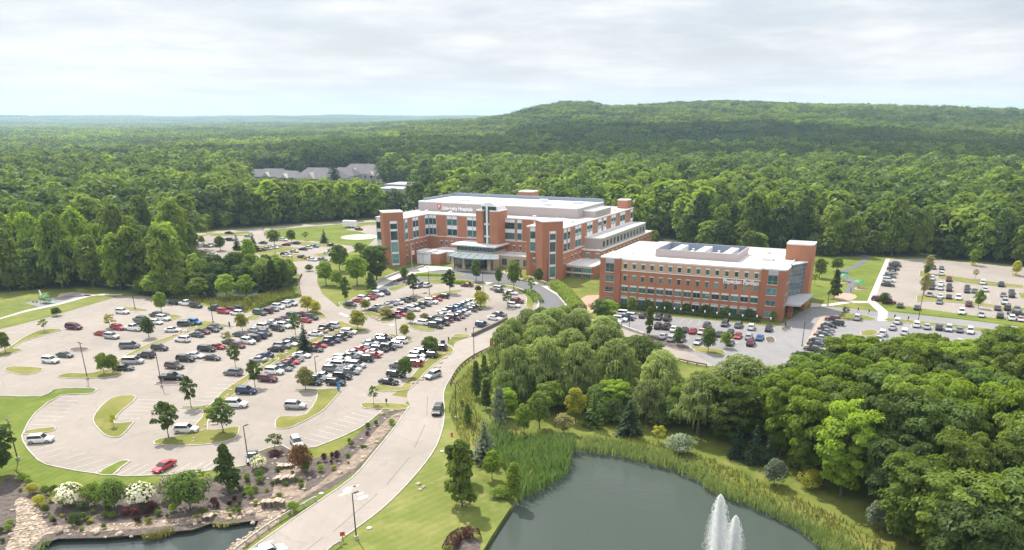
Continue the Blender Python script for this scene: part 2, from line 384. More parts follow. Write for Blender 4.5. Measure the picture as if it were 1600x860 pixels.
sheet('footpath', X((-60,511),(0,499.5),(40,488),(90,477.5),(140,464),(152,462),(190,462),(192,460),(150,459.5),(138,461.5),(88,474.5),(38,485.5),(0,497.5),(-60,508)), .05, 'concrete')
sheet('playground_surface', X((37,474),(62,480.5),(140,461.5),(145,463),(120,458),(88,465.5),(72,467),(60,470)), .06, 'grey_lot')
sheet('playground_bark', X((88,465),(95,459),(112,457),(150,460),(128,462.5),(105,464.5)), .055, 'brickpave')
# lawns and beds
sheet('roadside_lawn', X((589,802),(639,757),(676,712),(692,675),(697,640),(705,640),(712,690),(735,735),(775,770),(800,790),(770,835),(748,872),(700,905),(480,905),(512,866)), .008, 'lawn')
sheet('front_lawn', X((-100,622),(0,620.5),(64,620.5),(83,611),(101,608),(145,608),(149,611),(137,616),(96,617.5),(55,645),(37,674),(36,690),(60,721),(90,732),(148,743),(225,745),(300,740),(380,729),(405,720),(398,735),(340,743),(300,752),(200,757),(90,777),(66,768),(52,752),(20,735),(-100,760)), .008, 'lawn_green')
sheet('verge_lawn', X((-60,524),(0,513),(75,494),(185,461.5),(140,465),(90,478),(40,488.5),(0,500),(-60,512)), .008, 'lawn')
sheet('meadow_lawn', X((-60,506),(0,496),(40,484),(62,481.5),(37,473),(60,468),(60,456),(0,461),(-60,468)), .008, 'lawn')
sheet('helipad_lawn', X((415,361),(470,356),(540,350.5),(576,350),(570,356),(545,360),(575,364),(598,366),(590,388),(560,384),(530,380),(488,375.5),(442,373.5),(414,367)), .008, 'lawn_green')
sheet('garden_lawn', X((1262,440),(1280,415),(1300,400),(1352,403),(1384,404),(1357,470),(1330,469),(1298,476),(1262,468)), .008, 'lawn_green')
sheet('bank_lawn', X((548,748),(583,709),(610,675),(632,645),(618,655),(596,688),(574,716),(555,737),(520,760),(480,776),(455,796),(470,800)), .012, 'lawn_green')
for q in (((1394,475),(1410,478),(1500,491),(1600,503),(1720,521),(1720,528),(1600,511),(1530,502),(1450,493),(1390,486),(1378,477)),):
    sheet('verge_lawn', X(*q), .075, 'lawn_green')
sheet('mulch_bed', X((-40,790),(-5,765),(8,748),(28,742),(52,752),(66,768),(90,777),(130,767),(200,757),(262,757),(300,752),(340,743),(380,730),(404,708),(440,697),(461,709),(482,717),(512,714),(535,701),(556,682),(580,662),(600,644),(636,640),(622,656),(598,688),(575,716),(556,738),(520,762),(480,780),(440,796),(420,812),(407,826),(390,842),(372,860),(345,873),(352,860),(372,846),(398,828),(404,814),(388,815),(352,820),(330,818),(300,828),(217,836),(157,840.5),(92,842),(66,849),(58,866),(20,880),(-40,870)), .016, 'mulch')
def band(name, loop, d0, d1, i0, i1, z, m):
    a = offset(loop, d0); b = offset(loop, d1); n = len(loop); mb = MB()
    for i in range(i0, i1):
        i %= n; j = (i+1) % n; mb.face([(a[i].x, a[i].y, z), (b[i].x, b[i].y, z), (b[j].x, b[j].y, z), (a[j].x, a[j].y, z)][::-1])
    return tag(mb.build(name, M[m]), kind='structure')
band('rocky_bank', pond2, .9, 3.2, 0, len(pond2), .024, 'dirt')
sheet('stream_bed', smooth(X((404,812),(400,802),(425,775),(428,755),(440,735),(452,722),(470,735),(480,750),(475,770),(500,755),(530,730),(560,705),(580,680),(605,655),(625,644),(632,645),(612,668),(590,694),(570,718),(545,738),(510,757),(478,776),(455,792),(430,806)), 2), .030, 'dirt')
sheet('stone_channel', smooth(X((24,783),(40,778),(58,790),(66,810),(76,826),(62,846),(40,862),(5,868),(18,840),(26,815)), 2), .032, 'dirt')
sheet('mulch_bed', X((705,866),(712,845),(735,838),(752,845),(750,860),(735,875)), .02, 'mulch')
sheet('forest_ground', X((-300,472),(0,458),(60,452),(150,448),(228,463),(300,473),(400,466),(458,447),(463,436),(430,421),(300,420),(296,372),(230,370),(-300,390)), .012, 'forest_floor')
# islands
def I(tile, *q, m='isle', sm=2): island(G(tile, q), m, sm=sm)
I(TA,(90,545),(0,590),(-40,620),(0,635),(60,615),(185,575),(150,562),(110,560),(180,510),(300,470),(515,408),(470,400),(380,402),(290,425),(180,480))
I(TA,(35,735),(110,712),(360,725),(300,765),(195,780),(90,760))
I(TA,(475,795),(580,765),(720,770),(860,740),(1010,640),(1150,565),(1290,500),(1430,455),(1600,385),(1640,385),(1440,480),(1300,530),(1140,600),(1000,690),(1025,760),(960,790),(800,810),(560,808), m='isle')
I(TA,(1020,222),(1060,212),(1225,238),(1190,246),(1080,243))
I(TA,(1370,282),(1450,280),(1515,295),(1430,325),(1390,300))
I(TB,(560,355),(640,330),(800,360),(880,378),(700,380),(600,400),(500,410),(440,450),(420,440),(500,390))
I(TB,(985,315),(1030,285),(1105,293),(1060,320))
I(TE,(215,610),(440,578),(462,590),(430,612),(225,640))
I(TE,(960,325),(1140,325),(985,470),(960,545),(1100,533),(1108,545),(1010,650),(930,660),(860,630),(790,550),(785,490),(850,400),sm=3)
I(TF,(225,720),(260,675),(480,635),(560,560),(640,440),(450,420),(470,405),(680,395),(780,290),(1000,140),(1200,20),(1260,10),(1010,180),(880,310),(720,440),(660,600),(900,570),(925,600),(890,670),(700,715),(480,730))
I(TF,(1230,580),(1260,490),(1480,470),(1580,290),(1400,275),(1410,260),(1600,262),(1760,252),(1780,262),(1700,360),(1600,455),(1380,570),(1300,590),sm=3)
I(TC,(40,680),(200,600),(350,530),(480,480),(620,430),(700,390),(640,345),(720,335),(800,370),(930,395),(935,405),(800,445),(700,440),(560,480),(420,560),(260,640),(100,710))
I(TC,(480,230),(590,290),(540,305),(440,270))
I(TC,(690,180),(720,175),(810,205),(800,225),(730,220))
I(TC,(880,275),(960,255),(1100,280),(1330,180),(1480,105),(1700,70),(1700,85),(1520,140),(1360,200),(1160,300),(1155,325),(1060,345),(1030,325),(1060,305),(960,300))
I(TC,(1270,370),(1320,365),(1500,400),(1440,420),(1320,400))
I(TC,(1100,450),(1140,445),(1305,490),(1270,510),(1180,480))
I(TD,(570,625),(620,598),(720,612),(690,630))
I(TD,(740,295),(800,270),(860,310),(850,360),(810,385),(770,345))
I(TL,(180,560),(270,545),(410,560),(560,400),(700,270),(790,215),(845,250),(835,275),(740,335),(620,430),(520,545),(440,590),(230,600))
I(TL,(80,720),(110,695),(430,705),(465,740),(380,752),(250,745),(110,740))
I(TD,(30,220),(160,185),(190,195),(80,240))
I(TD,(280,165),(480,142),(720,150),(705,170),(480,180),(300,185), m='isle')
I(TD,(720,205),(840,178),(845,190),(730,215), m='isle')
I(TD,(860,195),(990,190),(1120,215),(1230,270),(1260,320),(1240,380),(1180,370),(1190,300),(1110,235),(980,205), m='grass')
I(TD,(250,120),(290,85),(420,95),(590,100),(680,108),(560,130),(400,135), m='isle')
island(X((1000,522.5),(1018,524),(1040,527.5),(1075,541),(1085,549),(1060,548),(1020,534)), 'mulch', 'island_mulch')
island(X((1078,541.5),(1098,543.5),(1130,548),(1128,556),(1088,550)), 'isle')
island(X((1308,492),(1336,490.5),(1368,498.5),(1360,501),(1332,500.5),(1310,500)), 'isle')
island(X((1387,498),(1400,499),(1500,509),(1600,522),(1600,527),(1480,511),(1388,503)), 'isle')
island(X((1345,519),(1365,516),(1372,521),(1360,526),(1347,525)), 'isle')
for q in (((1465,431),(1480,431),(1518,437),(1600,447),(1600,451),(1518,444),(1465,435)), ((1432,463),(1447,462),(1505,470),(1570,479),(1640,486),(1640,490),(1560,482),(1500,474),(1450,471),(1432,472)), ((1513,412),(1525,411.5),(1527,414.5),(1516,415)), ((1578,428),(1590,426.5),(1595,431),(1582,432)), ((1437,424),(1447,424),(1445,432),(1437,432)),((1590,458),(1605,459),(1610,467),(1594,466))):
    island(X(*q), 'isle', sm=0)
for q in (((360,388),(420,384),(470,388),(430,396),(372,400)), ((400,396),(470,398),(497,406),(460,409),(410,404)), ((490,398),(515,394),(520,399),(500,402)), ((462,377),(520,383),(518,387),(470,384)), ((318,364),(378,366),(392,369),(330,369))): island(X(*q), 'isle', sm=1)
island(G(TA, [(575,570),(640,552),(745,558),(700,585),(620,588)]), 'mulch', 'island_mulch')
island(G(TF, [(225,220),(280,195),(440,205),(400,225)]), 'mulch', 'island_mulch')
island(X((1220,513),(1233,510.5),(1237,515),(1224,519)), 'mulch', 'island_mulch'); island(X((1196,528),(1208,527),(1211,535),(1199,536)), 'mulch', 'island_mulch')
kerb(smooth(X((0,619),(64,620),(82,610.5),(100,607.5),(146,607.5),(150,611),(137,616.5),(96,618),(56,645),(38,674),(36,690),(60,720),(90,730.5),(148,740.5),(160,735),(188,721.5),(203,721.5),(177,742.5),(225,744),(300,739.5),(380,728.5)), 2, False), False, .22, .15)
kerb(smooth(X((404,706.5),(440,696),(459,708),(477,699),(492,699.5),(544,678.5),(572.5,662.5),(597,642)), 2, False), False, .25, .15)
island(X((150,741),(160,735),(188,721.5),(203,721.5),(190,731),(176,743)), 'lawn_green')
# ------------------------------------------------------------------ cars
PAINT = {'white': (.78, .78, .77), 'silver': (.45, .46, .47), 'grey': (.16, .17, .18), 'black': (.012, .012, .014), 'navy': (.02, .035, .10), 'blue': (.03, .16, .42), 'red': (.42, .02, .025), 'maroon': (.13, .015, .03), 'brown': (.09, .06, .045), 'tan': (.45, .34, .22), 'green': (.045, .07, .06), 'yellow': (.62, .30, .02), 'pink': (.5, .34, .36), 'charcoal': (.05, .055, .06)}
CP = {}
for k_, c_ in PAINT.items():
    m_, t_, b_ = newmat(k_+' car paint'); b_.inputs['Base Color'].default_value = (*c_, 1)
    b_.inputs['Roughness'].default_value = .28; b_.inputs['Coat Weight'].default_value = .8; b_.inputs['Coat Roughness'].default_value = .06
    if k_ in ('silver', 'grey', 'charcoal', 'navy', 'maroon', 'blue', 'red'): b_.inputs['Metallic'].default_value = .25
    CP[k_] = m_
m_, t_, b_ = newmat('car window glass'); b_.inputs['Base Color'].default_value = (.012, .016, .02, 1); b_.inputs['Roughness'].default_value = .05; b_.inputs['Specular IOR Level'].default_value = .8; M['carglass'] = m_
M['tyre'] = plain('tyre rubber', (.015, .015, .016), .85); M['rim'] = plain('wheel rim alloy', (.42, .43, .44), .35, .7, var=.05)
M['trimblack'] = plain('black plastic trim', (.02, .02, .022), .6)
M['headlamp'] = plain('headlamp lens', (.75, .77, .8), .12, var=.03); M['taillamp'] = plain('tail lamp lens', (.35, .01, .012), .2, var=.05)
# kind: length, half width, belt z, roof z, (rear base, front base, rear roof, front roof) of the cabin, bonnet z, tail z
KIND = {
 'sedan': (4.75, .90, .93, 1.45, (-1.75, 1.05, -.95, .20), .88, .98),
 'hatchback': (4.15, .88, .95, 1.50, (-1.95, 1.00, -1.45, .25), .92, .97),
 'SUV': (4.75, .95, 1.08, 1.75, (-2.22, 1.10, -1.90, .38), 1.06, 1.08),
 'minivan': (5.1, .98, 1.03, 1.78, (-2.42, 1.65, -2.15, .70), 1.02, 1.03),
 'pickup': (5.7, 1.0, 1.15, 1.88, (-.75, 1.35, -.55, .62), 1.14, 1.15),
 'jeep': (4.3, .93, 1.12, 1.85, (-2.05, .70, -2.0, .55), 1.1, 1.1),
}
def car_parts(kind):
    L, w, zb, zr, (rb, fb, rr, fr), zh, zt = KIND[kind]; h = L/2; zl = .24
    mb = MB(); secs = []
    prof = [(-h, .45, zt-.22, .80), (-h+.10, .34, zt-.03, .93), (-h+.55, zl, zt, 1.), (rb+.25, zl, zb, 1.), (0, zl, zb, 1.), (fb-.2, zl, zb-.01, 1.), (fb+.35, zl, zh, .99), (h-.35, zl, zh-.10, .95), (h-.07, .32, zh-.22, .86), (h, .42, zh-.36, .74)]
    for x, z0, z1, kx in prof:
        ww = w*kx; zm = z0+(z1-z0)*.55
        secs.append([(x, -ww*.9, z0), (x, -ww, zm), (x, -ww*.96, z1-.10), (x, -ww*.84, z1), (x, ww*.84, z1), (x, ww*.96, z1-.10), (x, ww, zm), (x, ww*.9, z0)])
    b = len(mb.v)
    for s_ in secs: mb.v += s_
    n = 8
    for i in range(len(secs)-1):
        for k in range(n):
            mb.f.append((b+i*n+k, b+i*n+(k+1) % n, b+(i+1)*n+(k+1) % n, b+(i+1)*n+k)[::-1]); mb.m.append(1 if k == 7 else 0)
    mb.f.append(tuple(b+k for k in range(n))); mb.m.append(0); e = b+(len(secs)-1)*n; mb.f.append(tuple(e+k for k in range(n-1, -1, -1))); mb.m.append(0)
    wb, wr = w*.90, w*.72 if kind != 'jeep' else w*.84
    base = [(rb, -wb, zb-.03), (fb, -wb, zb-.03), (fb, wb, zb-.03), (rb, wb, zb-.03)]
    roof = [(rr, -wr, zr-.05), (fr, -wr, zr-.05), (fr, wr, zr-.05), (rr, wr, zr-.05)]
    mb.hexa(base, roof, 0)
    ins = lambda x, d: x+d if x < 0 else x-d
    mb.hexa([(rr-.02, -wr-.02, zr-.05), (fr+.05, -wr-.02, zr-.05), (fr+.05, wr+.02, zr-.05), (rr-.02, wr+.02, zr-.05)], [(rr+.15, -wr*.86, zr), (fr-.12, -wr*.86, zr), (fr-.12, wr*.86, zr), (rr+.15, wr*.86, zr)], 0)
    for s_ in (-1, 1):                     # door mirrors
        mb.box(fb-.42, fb-.24, min(s_*wb, s_*(wb+.2)), max(s_*wb, s_*(wb+.2)), zb+.02, zb+.16, 0)
    if kind == 'pickup':                   # open bed
        mb.box(-h+.28, rb-.12, -w*.8, w*.8, zt+.002, zt+.012, 1)
        for s_ in (-1, 1): mb.box(-h+.1, rb-.05, min(s_*w*.82, s_*w*.97), max(s_*w*.82, s_*w*.97), zt-.02, zt+.07, 0)
    mb.box(h-.06, h+.03, -w*.5, w*.5, .50, zh-.42, 1)
    out = {'body': mb}
    def quad(a, b_, c, d, push, inset=.06):
        q = [Vector(p) for p in (a, b_, c, d)]; cc = sum(q, Vector())/4; nn = (q[1]-q[0]).cross(q[3]-q[0]).normalized()
        if nn.dot(Vector(push)) < 0: nn = -nn
        q = [p+(cc-p)*inset+nn*.022 for p in q]; m2 = MB(); m2.hexa(q, [p+nn*.006 for p in q]); return m2
    B, T = [Vector(p) for p in base], [Vector(p) for p in roof]
    for p in B: p.z += .05
    out['windscreen'] = [quad(B[1], B[2], T[2], T[1], (1, 0, .5))]
    out['rear_window'] = [quad(B[3], B[0], T[0], T[3], (-1, 0, .5), .1)]
    out['side_window'] = [quad(B[0], B[1], T[1], T[0], (0, -1, .3), .08), quad(B[2], B[3], T[3], T[2], (0, 1, .3), .08)]
    hl = []
    for s_ in (-1, 1):
        m2 = MB(); m2.box(h-.24, h-.04, min(s_*w*.50, s_*w*.82), max(s_*w*.50, s_*w*.82), zh-.33, zh-.20); hl.append(m2)
    out['headlight'] = hl; tl = []
    for s_ in (-1, 1):
        m2 = MB(); m2.box(-h-.02, -h+.16, min(s_*w*.60, s_*w*.86), max(s_*w*.60, s_*w*.86), zt-.30, zt-.10); tl.append(m2)
    out['taillight'] = tl
    r = .36 if kind in ('SUV', 'pickup', 'jeep') else .33
    out['wheel'] = [(x, s_*(w-.09), r) for x in (-h*.60, h*.62) for s_ in (-1, 1)]
    return out
def wheel_mesh(r):
    mb = MB(); n = 14
    for y0, y1, rr, mi in ((-.11, .11, r, 0), (-.118, .118, r*.64, 1)):
        b = len(mb.v)
        for y in (y0, y1):
            for k in range(n): mb.v.append((rr*math.cos(2*math.pi*k/n), y, rr*math.sin(2*math.pi*k/n)))
        for k in range(n): mb.f.append((b+k, b+(k+1) % n, b+n+(k+1) % n, b+n+k)); mb.m.append(mi)
        mb.f.append(tuple(b+k for k in range(n))); mb.m.append(mi); mb.f.append(tuple(b+n+k for k in range(n-1, -1, -1))); mb.m.append(mi)
    return mb.mesh('wheel', [M['tyre'], M['rim']])
WHEEL = {r: wheel_mesh(r) for r in (.33, .36)}
PROTO = {}; NAME = {'sedan': 'sedan_car', 'hatchback': 'hatchback_car', 'SUV': 'suv_car', 'minivan': 'minivan', 'pickup': 'pickup_truck', 'jeep': 'offroad_car'}
CATG = {'sedan': 'car', 'hatchback': 'car', 'SUV': 'car', 'minivan': 'minivan', 'pickup': 'pickup truck', 'jeep': 'car'}
CARGRP = 'cars parked in the lots'
MESH = {}
for kd in KIND:
    MESH[kd] = {}
    for part, mbs in car_parts(kd).items():
        if part == 'wheel': MESH[kd][part] = mbs; continue
        mats = {'body': [CP['white'], M['trimblack']], 'headlight': M['headlamp'], 'taillight': M['taillamp']}.get(part, M['carglass'])
        MESH[kd][part] = [b_.mesh(part, mats) for b_ in (mbs if isinstance(mbs, list) else [mbs])]
def make_car(kind, col, loc, rz, label, group=CARGRP, lamps=True):
    key = kind, lamps
    if key not in PROTO:
        r = root(NAME[kind], loc, rz)
        for part, ms in MESH[kind].items():
            if part in ('headlight', 'taillight') and not lamps: continue
            for q in ms:
                if part == 'wheel':
                    o = link('wheel', WHEEL[q[2]], None, r); o.location = q
                else:
                    o = link(part, q, None, r)
                    if part == 'body': o.material_slots[0].link = 'OBJECT'
        PROTO[key] = r
    else: r = copy_tree(PROTO[key])
    r.location = loc; r.rotation_euler = (0, 0, rz)
    s_ = rnd.uniform(.96, 1.03); r.scale = (s_, s_, s_*rnd.uniform(.97, 1.03))
    for ch in r.children:
        if ch.name.startswith('body'): ch.material_slots[0].material = CP[col]
    return tag(r, label, CATG[kind], group)
ORD = ['first', 'second', 'third', 'fourth', 'fifth', 'sixth', 'seventh', 'eighth', 'ninth', 'tenth', 'eleventh', 'twelfth', 'thirteenth', 'fourteenth', 'fifteenth', 'sixteenth', 'seventeenth', 'eighteenth', 'nineteenth', 'twentieth']
CC = {'w': 'white', 's': 'silver', 'g': 'grey', 'k': 'black', 'n': 'navy', 'b': 'blue', 'r': 'red', 'm': 'maroon', 'o': 'brown', 't': 'tan', 'e': 'green', 'y': 'yellow', 'p': 'pink', 'c': 'charcoal'}
KK = {'s': 'sedan', 'u': 'SUV', 'h': 'hatchback', 'v': 'minivan', 'p': 'pickup', 'j': 'jeep'}
WORD = {'jeep': 'boxy off-road car', 'pickup': 'pickup truck', 'minivan': 'minivan', 'sedan': 'sedan', 'SUV': 'SUV', 'hatchback': 'hatchback'}
PLACED = []
def stalls(a, b, rz, n, length=5.0, w=.12, z=.036):
    mb = MB(); d = Vector((math.cos(rz), math.sin(rz), 0)); s_ = Vector((-d.y, d.x, 0))*w/2
    for i in range(n+1):
        p = a.lerp(b, i/n); q = p+d*length
        mid = (p+q)/2
        if any(inside(mid.x, mid.y, il) for il in ISLES): continue
        mb.face([(v.x, v.y, z) for v in (p-s_, p+s_, q+s_, q-s_)][::-1])
    if mb.f: tag(mb.build('parking_lines', M['paint']), kind='structure')
def row(tile, phrase, cars, head=None, end='', lines=True, far=False, flip=.35, lot_z=0.):
    """cars: 'x,y,colour+kind' in order along the row; each one is told apart by its place in that order"""
    L = [(float(a), float(b), c) for a, b, c in (q.split(',') for q in cars.split())]
    ps = [P(*Z(tile, x, y), .7) for x, y, c in L]
    if head is None:
        d = ps[-1]-ps[0]; head = math.atan2(d.y, d.x)-math.pi/2
    else: head = R(head)
    for i, ((x, y, c), p) in enumerate(zip(L, ps)):
        q = Vector((p.x, p.y, .03))
        for _ in range(6):                 # two cars never share a stall
            for o in PLACED:
                e = q-o; e.z = 0
                ax = Vector((-math.sin(head), math.cos(head), 0)); al = Vector((math.cos(head), math.sin(head), 0))
                if abs(e.dot(al)) < 4.4 and abs(e.dot(ax)) < 2.25:
                    sgn = 1 if e.dot(ax) >= 0 else -1; q = q+ax*sgn*(2.3-abs(e.dot(ax)))*.55
        PLACED.append(q.copy())
        cn, kn = CC[c[0]], KK[c[1]]
        h_ = head+(math.pi if (rnd.random() < flip and len(c) < 3) or c.endswith('-') else 0)+R(rnd.uniform(-2, 2))
        n_ = f"{ORD[i]} {end} " if len(L) > 1 else ''
        lab = f"{cn} {WORD[kn]}, {n_}{phrase}" if n_ else f"{cn} {WORD[kn]} {phrase}"
        make_car(kn, cn, q, h_, ' '.join(lab.split()), lamps=not far)
    if lines and len(ps) > 2:
        d = (ps[-1]-ps[0]); ln = d.length; u_ = d/ln; n = int(round((ln+2.8)/2.75)); hd = Vector((math.cos(head), math.sin(head), 0))
        a = ps[0]-u_*1.4-hd*2.5; a.z = 0; b = ps[-1]+u_*1.4-hd*2.5; b.z = 0
        stalls(a, b, head, n, z=lot_z+.036)
# the big lot, row by row
row(TA, 'in the scattered row facing the small islands', '615,378,mv 540,608,es 420,655,wu', -16, 'from the woods', False)
row(TA, 'under or beside the pale sparse tree', '840,428,rs 985,382,ru 930,455,su', -20, 'from the playground side', False)
row(TA, 'near the lamp post by the woods', '1020,250,wu', -18, '', False)
row(TA, 'behind the oval tree on the boulder median', '1112,388,wp 1150,355,ks 1165,312,gu 1300,275,eu 1360,305,wu 1300,335,ws', -20, 'from the pale tree', False)
row(TA, 'on the woods side of the boulder median', '1030,718,cs 1105,662,sv 1080,535,gv 1437,400,ws 1550,352,ev', None, 'from the twin-stemmed tree', False)
row(TA, 'on the aisle side of the boulder median', '1218,612,ku 1330,552,ku 1520,482,wu', -14, 'from the lamp post', False)
row(TB, 'along the strip island by meadow', '572,440,es 625,415,ms 700,398,cs 730,375,cs 560,340,bj', -22, 'from the white SUV', False)
row(TB, 'against the meadow by the bright green tree', '378,172,ku 485,182,wp 565,200,ku', -24, 'from the woods')
row(TB, 'along the meadow beside the lamp post', '735,225,kp 795,248,ru 840,250,mu 900,228,ku 912,260,wu', -24, 'from the woods', False)
row(TC, 'along the hedge of the meadow', '30,260,eu 90,245,mu 140,228,gs 185,210,wu 235,192,wu 285,184,su', None, 'from the woods')
row(TB, 'in the first loose row behind the black pickup', '385,702,ou 480,642,ku 560,614,ws 655,560,kv 745,540,rs', None, 'from the lamp post', False)
row(TB, 'alone in the aisle before the open oak', '700,632,cs', -14, '', False)
row(TB, 'parked at the foot of the lamp post', '365,797,kp+', -2, '', False)
row(TB, 'at the end of the median by the dark trees', '875,757,gu', -12, '', False)
row(TB, 'in the near half of its double row', '840,500,es 915,528,ms 1000,497,wu 1045,472,ku 1100,452,nu 1140,430,ou 1245,390,ku 1300,367,wu 1340,345,wu 1475,320,rs 1530,297,cu', None, 'from the pale feathery tree')
row(TB, 'in the far half of its double row', '935,440,cs 1060,405,ss 1105,375,wu 1160,360,gs 1205,342,ws 1255,320,ms 1310,310,cs 1380,285,ku 1430,270,ms', None, 'from the yellow-green tree')
row(TB, 'in the row just beyond the boulder strip', '1080,645,ss 1140,612,ns 1235,562,ku 1285,537,gu 1340,517,ws 1365,487,ks', None, 'from the dark tree')
row(TC, 'beyond the boulder strip by the yellow tree', '490,432,ws 540,407,ts 590,387,ku 635,367,wu', None, 'from the spruce')
row(TC, 'in the row before the boulder strip', '95,808,mu 150,747,wu 225,718,gs 245,688,ks 290,662,rs 325,640,gs 380,610,ws 490,562,cs 520,527,rs 580,507,cs 635,487,nu 690,467,cs 735,442,ks 775,417,wu', None, 'from the dark tree')
row(TC, 'in the far half of its double row', '470,835,ku 510,803,gs 565,780,ws 635,728,gu 665,690,wv 665,662,wu 715,640,wu 770,615,gs 820,590,ws 850,562,rs 915,542,ws 955,507,ss 1025,492,nu 1065,467,cu', None, 'from the yellow tree')
row(TC, 'in the near half of its double row', '665,838,ku 720,788,ku 785,747,gs 805,722,ss 830,692,sv 905,642,ku 970,610,rs 985,587,ws 1030,562,ku 1100,547,ku 1150,522,wu 1195,492,wu', None, 'from the blue post')
row(TC, 'along the boulder bed beside the access road', '1105,833,ks 1165,772,ku 1190,697,gu 1315,682,ru 1330,650,wu 1345,615,wu 1390,588,ku 1460,600,ku 1525,552,cu', None, 'from the grass tip')
row(TC, 'under the tall dark tree at the entry road', '785,188,cs', -24, '', False)
row(TC, 'in the short row below the drop-off road', '850,155,rs 895,142,wu 945,132,rs 970,115,ms 1015,105,wu 1070,92,nu', None, 'from the tall dark tree')
row(TC, 'in the upper row above the thin grass median', '985,232,ks 1025,212,ss 1090,195,ss 1130,180,gs 1180,170,ws 1240,155,ks 1290,145,ks', None, 'from the yellow-brown tree')
row(TC, 'in the lower row below the thin grass median', '1150,283,ms 1200,267,rs 1235,247,nu 1310,227,wu 1355,203,cs 1405,187,ks 1460,167,wu 1500,142,rs 1560,122,ku', None, 'from the yellow-brown tree')
row(TD, 'under the hedge of the drop-off garden', '290,195,gu 350,188,wu', 66, 'from the entry', False)
row(TD, 'by the oval pear tree at the crossing', '690,188,ms', -20, '', False)
row(TD, 'in the curve below the main entrance', '935,217,su 970,237,cs 1060,252,ws 1110,322,mu 1080,357,wu 965,432,cs 920,462,ws', -25, 'from the crossing', False)
row(TD, 'rolling along the timber rail', '825,522,nu+', -26, '', False)
row(TD, 'in the far half of its double row', '310,503,wu 400,472,gs 475,437,ss 500,408,ws 570,392,nu 600,377,bs 640,362,cs 670,347,ss 710,332,ws 745,325,ws', None, 'from the small yellow tree')
row(TD, 'in the near half of its double row', '430,528,eu 485,505,ku 520,478,ms 580,462,ku 620,447,ms 645,428,gs 665,412,ws 720,392,es 760,377,cs', None, 'from the small yellow tree')
# single cars of the lower left
row(TE, 'alone by the kerb of the green front lawn', '335,672,wu+', 8, '', False)
row(TF, 'behind the large dark tree at the boulder island', '485,588,wu', 4, '', False)
row(TF, 'beside the boulder island under the open tree', '900,380,wu+', -3, '', False)
row(TF, 'parked below the tree at the boulder median end', '985,270,nu+', -5, '', False)
row(TF, 'alone in the notch of the curved grass island', '1395,392,su+', -4, '', False)
row(TF, 'parked against the bed with the red-leaved tree', '1405,700,su-', 118, '', False)
row(TF, 'parked at the lamp post beside the planting bed', '1035,818,cs-', 103, '', False)
row(T7, 'alone in the curved bays above the white flowering shrubs', '1365,148,rs+', 252, '', False)
# on the access road
row(TC, 'driving away up the access road', '1475,778,su+', 238, '', False)
row(TG, 'driving on the access road along the grass verge', '1515,538,ku-', 86, '', False)
row(TX, 'entering the access road at the lower edge', '421,864,wu+', 40, '', False)
# lot of the brick office building
row(TH, 'at the plaza end of the office building lot', '205,226,wu 258,207,wu 315,197,nu 300,160,wv 335,172,wu', -22, 'from the road', False, lot_z=.03)
row(TH, 'in the row along the office building hedge', '452,174,ks 583,190,ku 655,198,ku 985,260,cu 1135,243,cu 1250,255,gu 1355,272,wu 1500,285,nu', 66, 'from the plaza', True, lot_z=.03)
row(TH, 'in the middle row of the office building lot', '580,264,ku 650,268,ku 710,287,ws 800,292,ks 868,302,rs 940,307,ps 1020,312,cu 1090,327,cs 1175,332,cu 1243,342,rs 1335,352,su 1425,357,bs', 66, 'from the slim tree', True, lot_z=.03)
row(TH, 'in the front row of the office lot', '622,347,ss 690,367,su 770,372,cu 910,392,ss 1180,400,gs 1350,402,mu', 66, 'from the slim tree', True, lot_z=.03)
# beside the drive on the right
row(TI, 'in the slanted column along the brick walk', '485,565,mu 510,597,cu 455,612,ks 435,640,cs 425,660,gs 405,682,cs 385,706,ss 370,727,ks 355,747,cs 335,785,cs', -28, 'from the drive', False, lot_z=.03)
row(TI, 'beside the young tree on the drive island', '668,555,su', 62, '', False, lot_z=.03)
row(TI, 'near the striped crossing of the drive', '965,582,wu 930,627,ss 855,672,wu 830,712,ss 1020,662,wv', 62, 'from the footpath', False, lot_z=.03)
row(TI, 'in the column along the garden footpath', '895,310,ks 900,275,wu 910,245,gs 920,217,ss 935,190,ks 950,166,ks 945,148,gs', -28, 'from the mulched corner', far=True)
row(TI, 'beside the shrub in the mulched corner', '825,418,mu 905,432,mu', -28, 'from the footpath', False, far=True)
row(TJ, 'on the grass verge row of the staff lot', '135,442,cu 268,457,cs 620,492,wu 775,514,ss 925,522,ku 1015,538,wu 1085,547,ps', 62, 'from the footpath', far=True)
row(TJ, 'parked across the staff lot near the verge', '1045,505,ks', -28, '', False, far=True)
row(TJ, 'just before the second median', '445,410,gs 678,430,mu 905,460,cs 982,462,kj 1060,470,gs', 62, 'from the tall brown tree', far=True)
row(TJ, 'on the far side of the second median', '368,354,ss 450,367,ws 520,372,ks 593,380,wu 962,413,su', 62, 'from the tall brown tree', far=True)
row(TJ, 'in the middle double row, near half', '385,298,ku 452,302,ss 523,312,ku 663,324,ku 725,326,gs 803,314,wu 950,357,gs 1018,360,ku', 62, 'from the tall brown tree', far=True)
row(TJ, 'in the middle double row, far half', '388,266,cs 455,270,ws 523,284,cs 665,295,ks 1016,330,cs', 62, 'from the tall brown tree', False, far=True)
row(TJ, 'on the near side of the first median', '387,224,wu 520,236,mu 787,259,wu 932,276,nu', 62, 'from the paired trees', far=True)
row(TJ, 'in the row nearest the wood behind', '398,141,cs 462,144,gs 460,189,wu', 62, 'from the paired trees', False, far=True)
row(TJ, 'in the low row behind the big wood', '265,592,wu 345,607,ss 443,614,ku 520,624,su 605,632,gs 687,642,wu', 62, 'from the tall lamp post', True, far=True, lot_z=.03)
row(TJ, 'alone between the crowns of the big wood', '603,725,ss', 62, '', False, far=True, lot_z=.03)
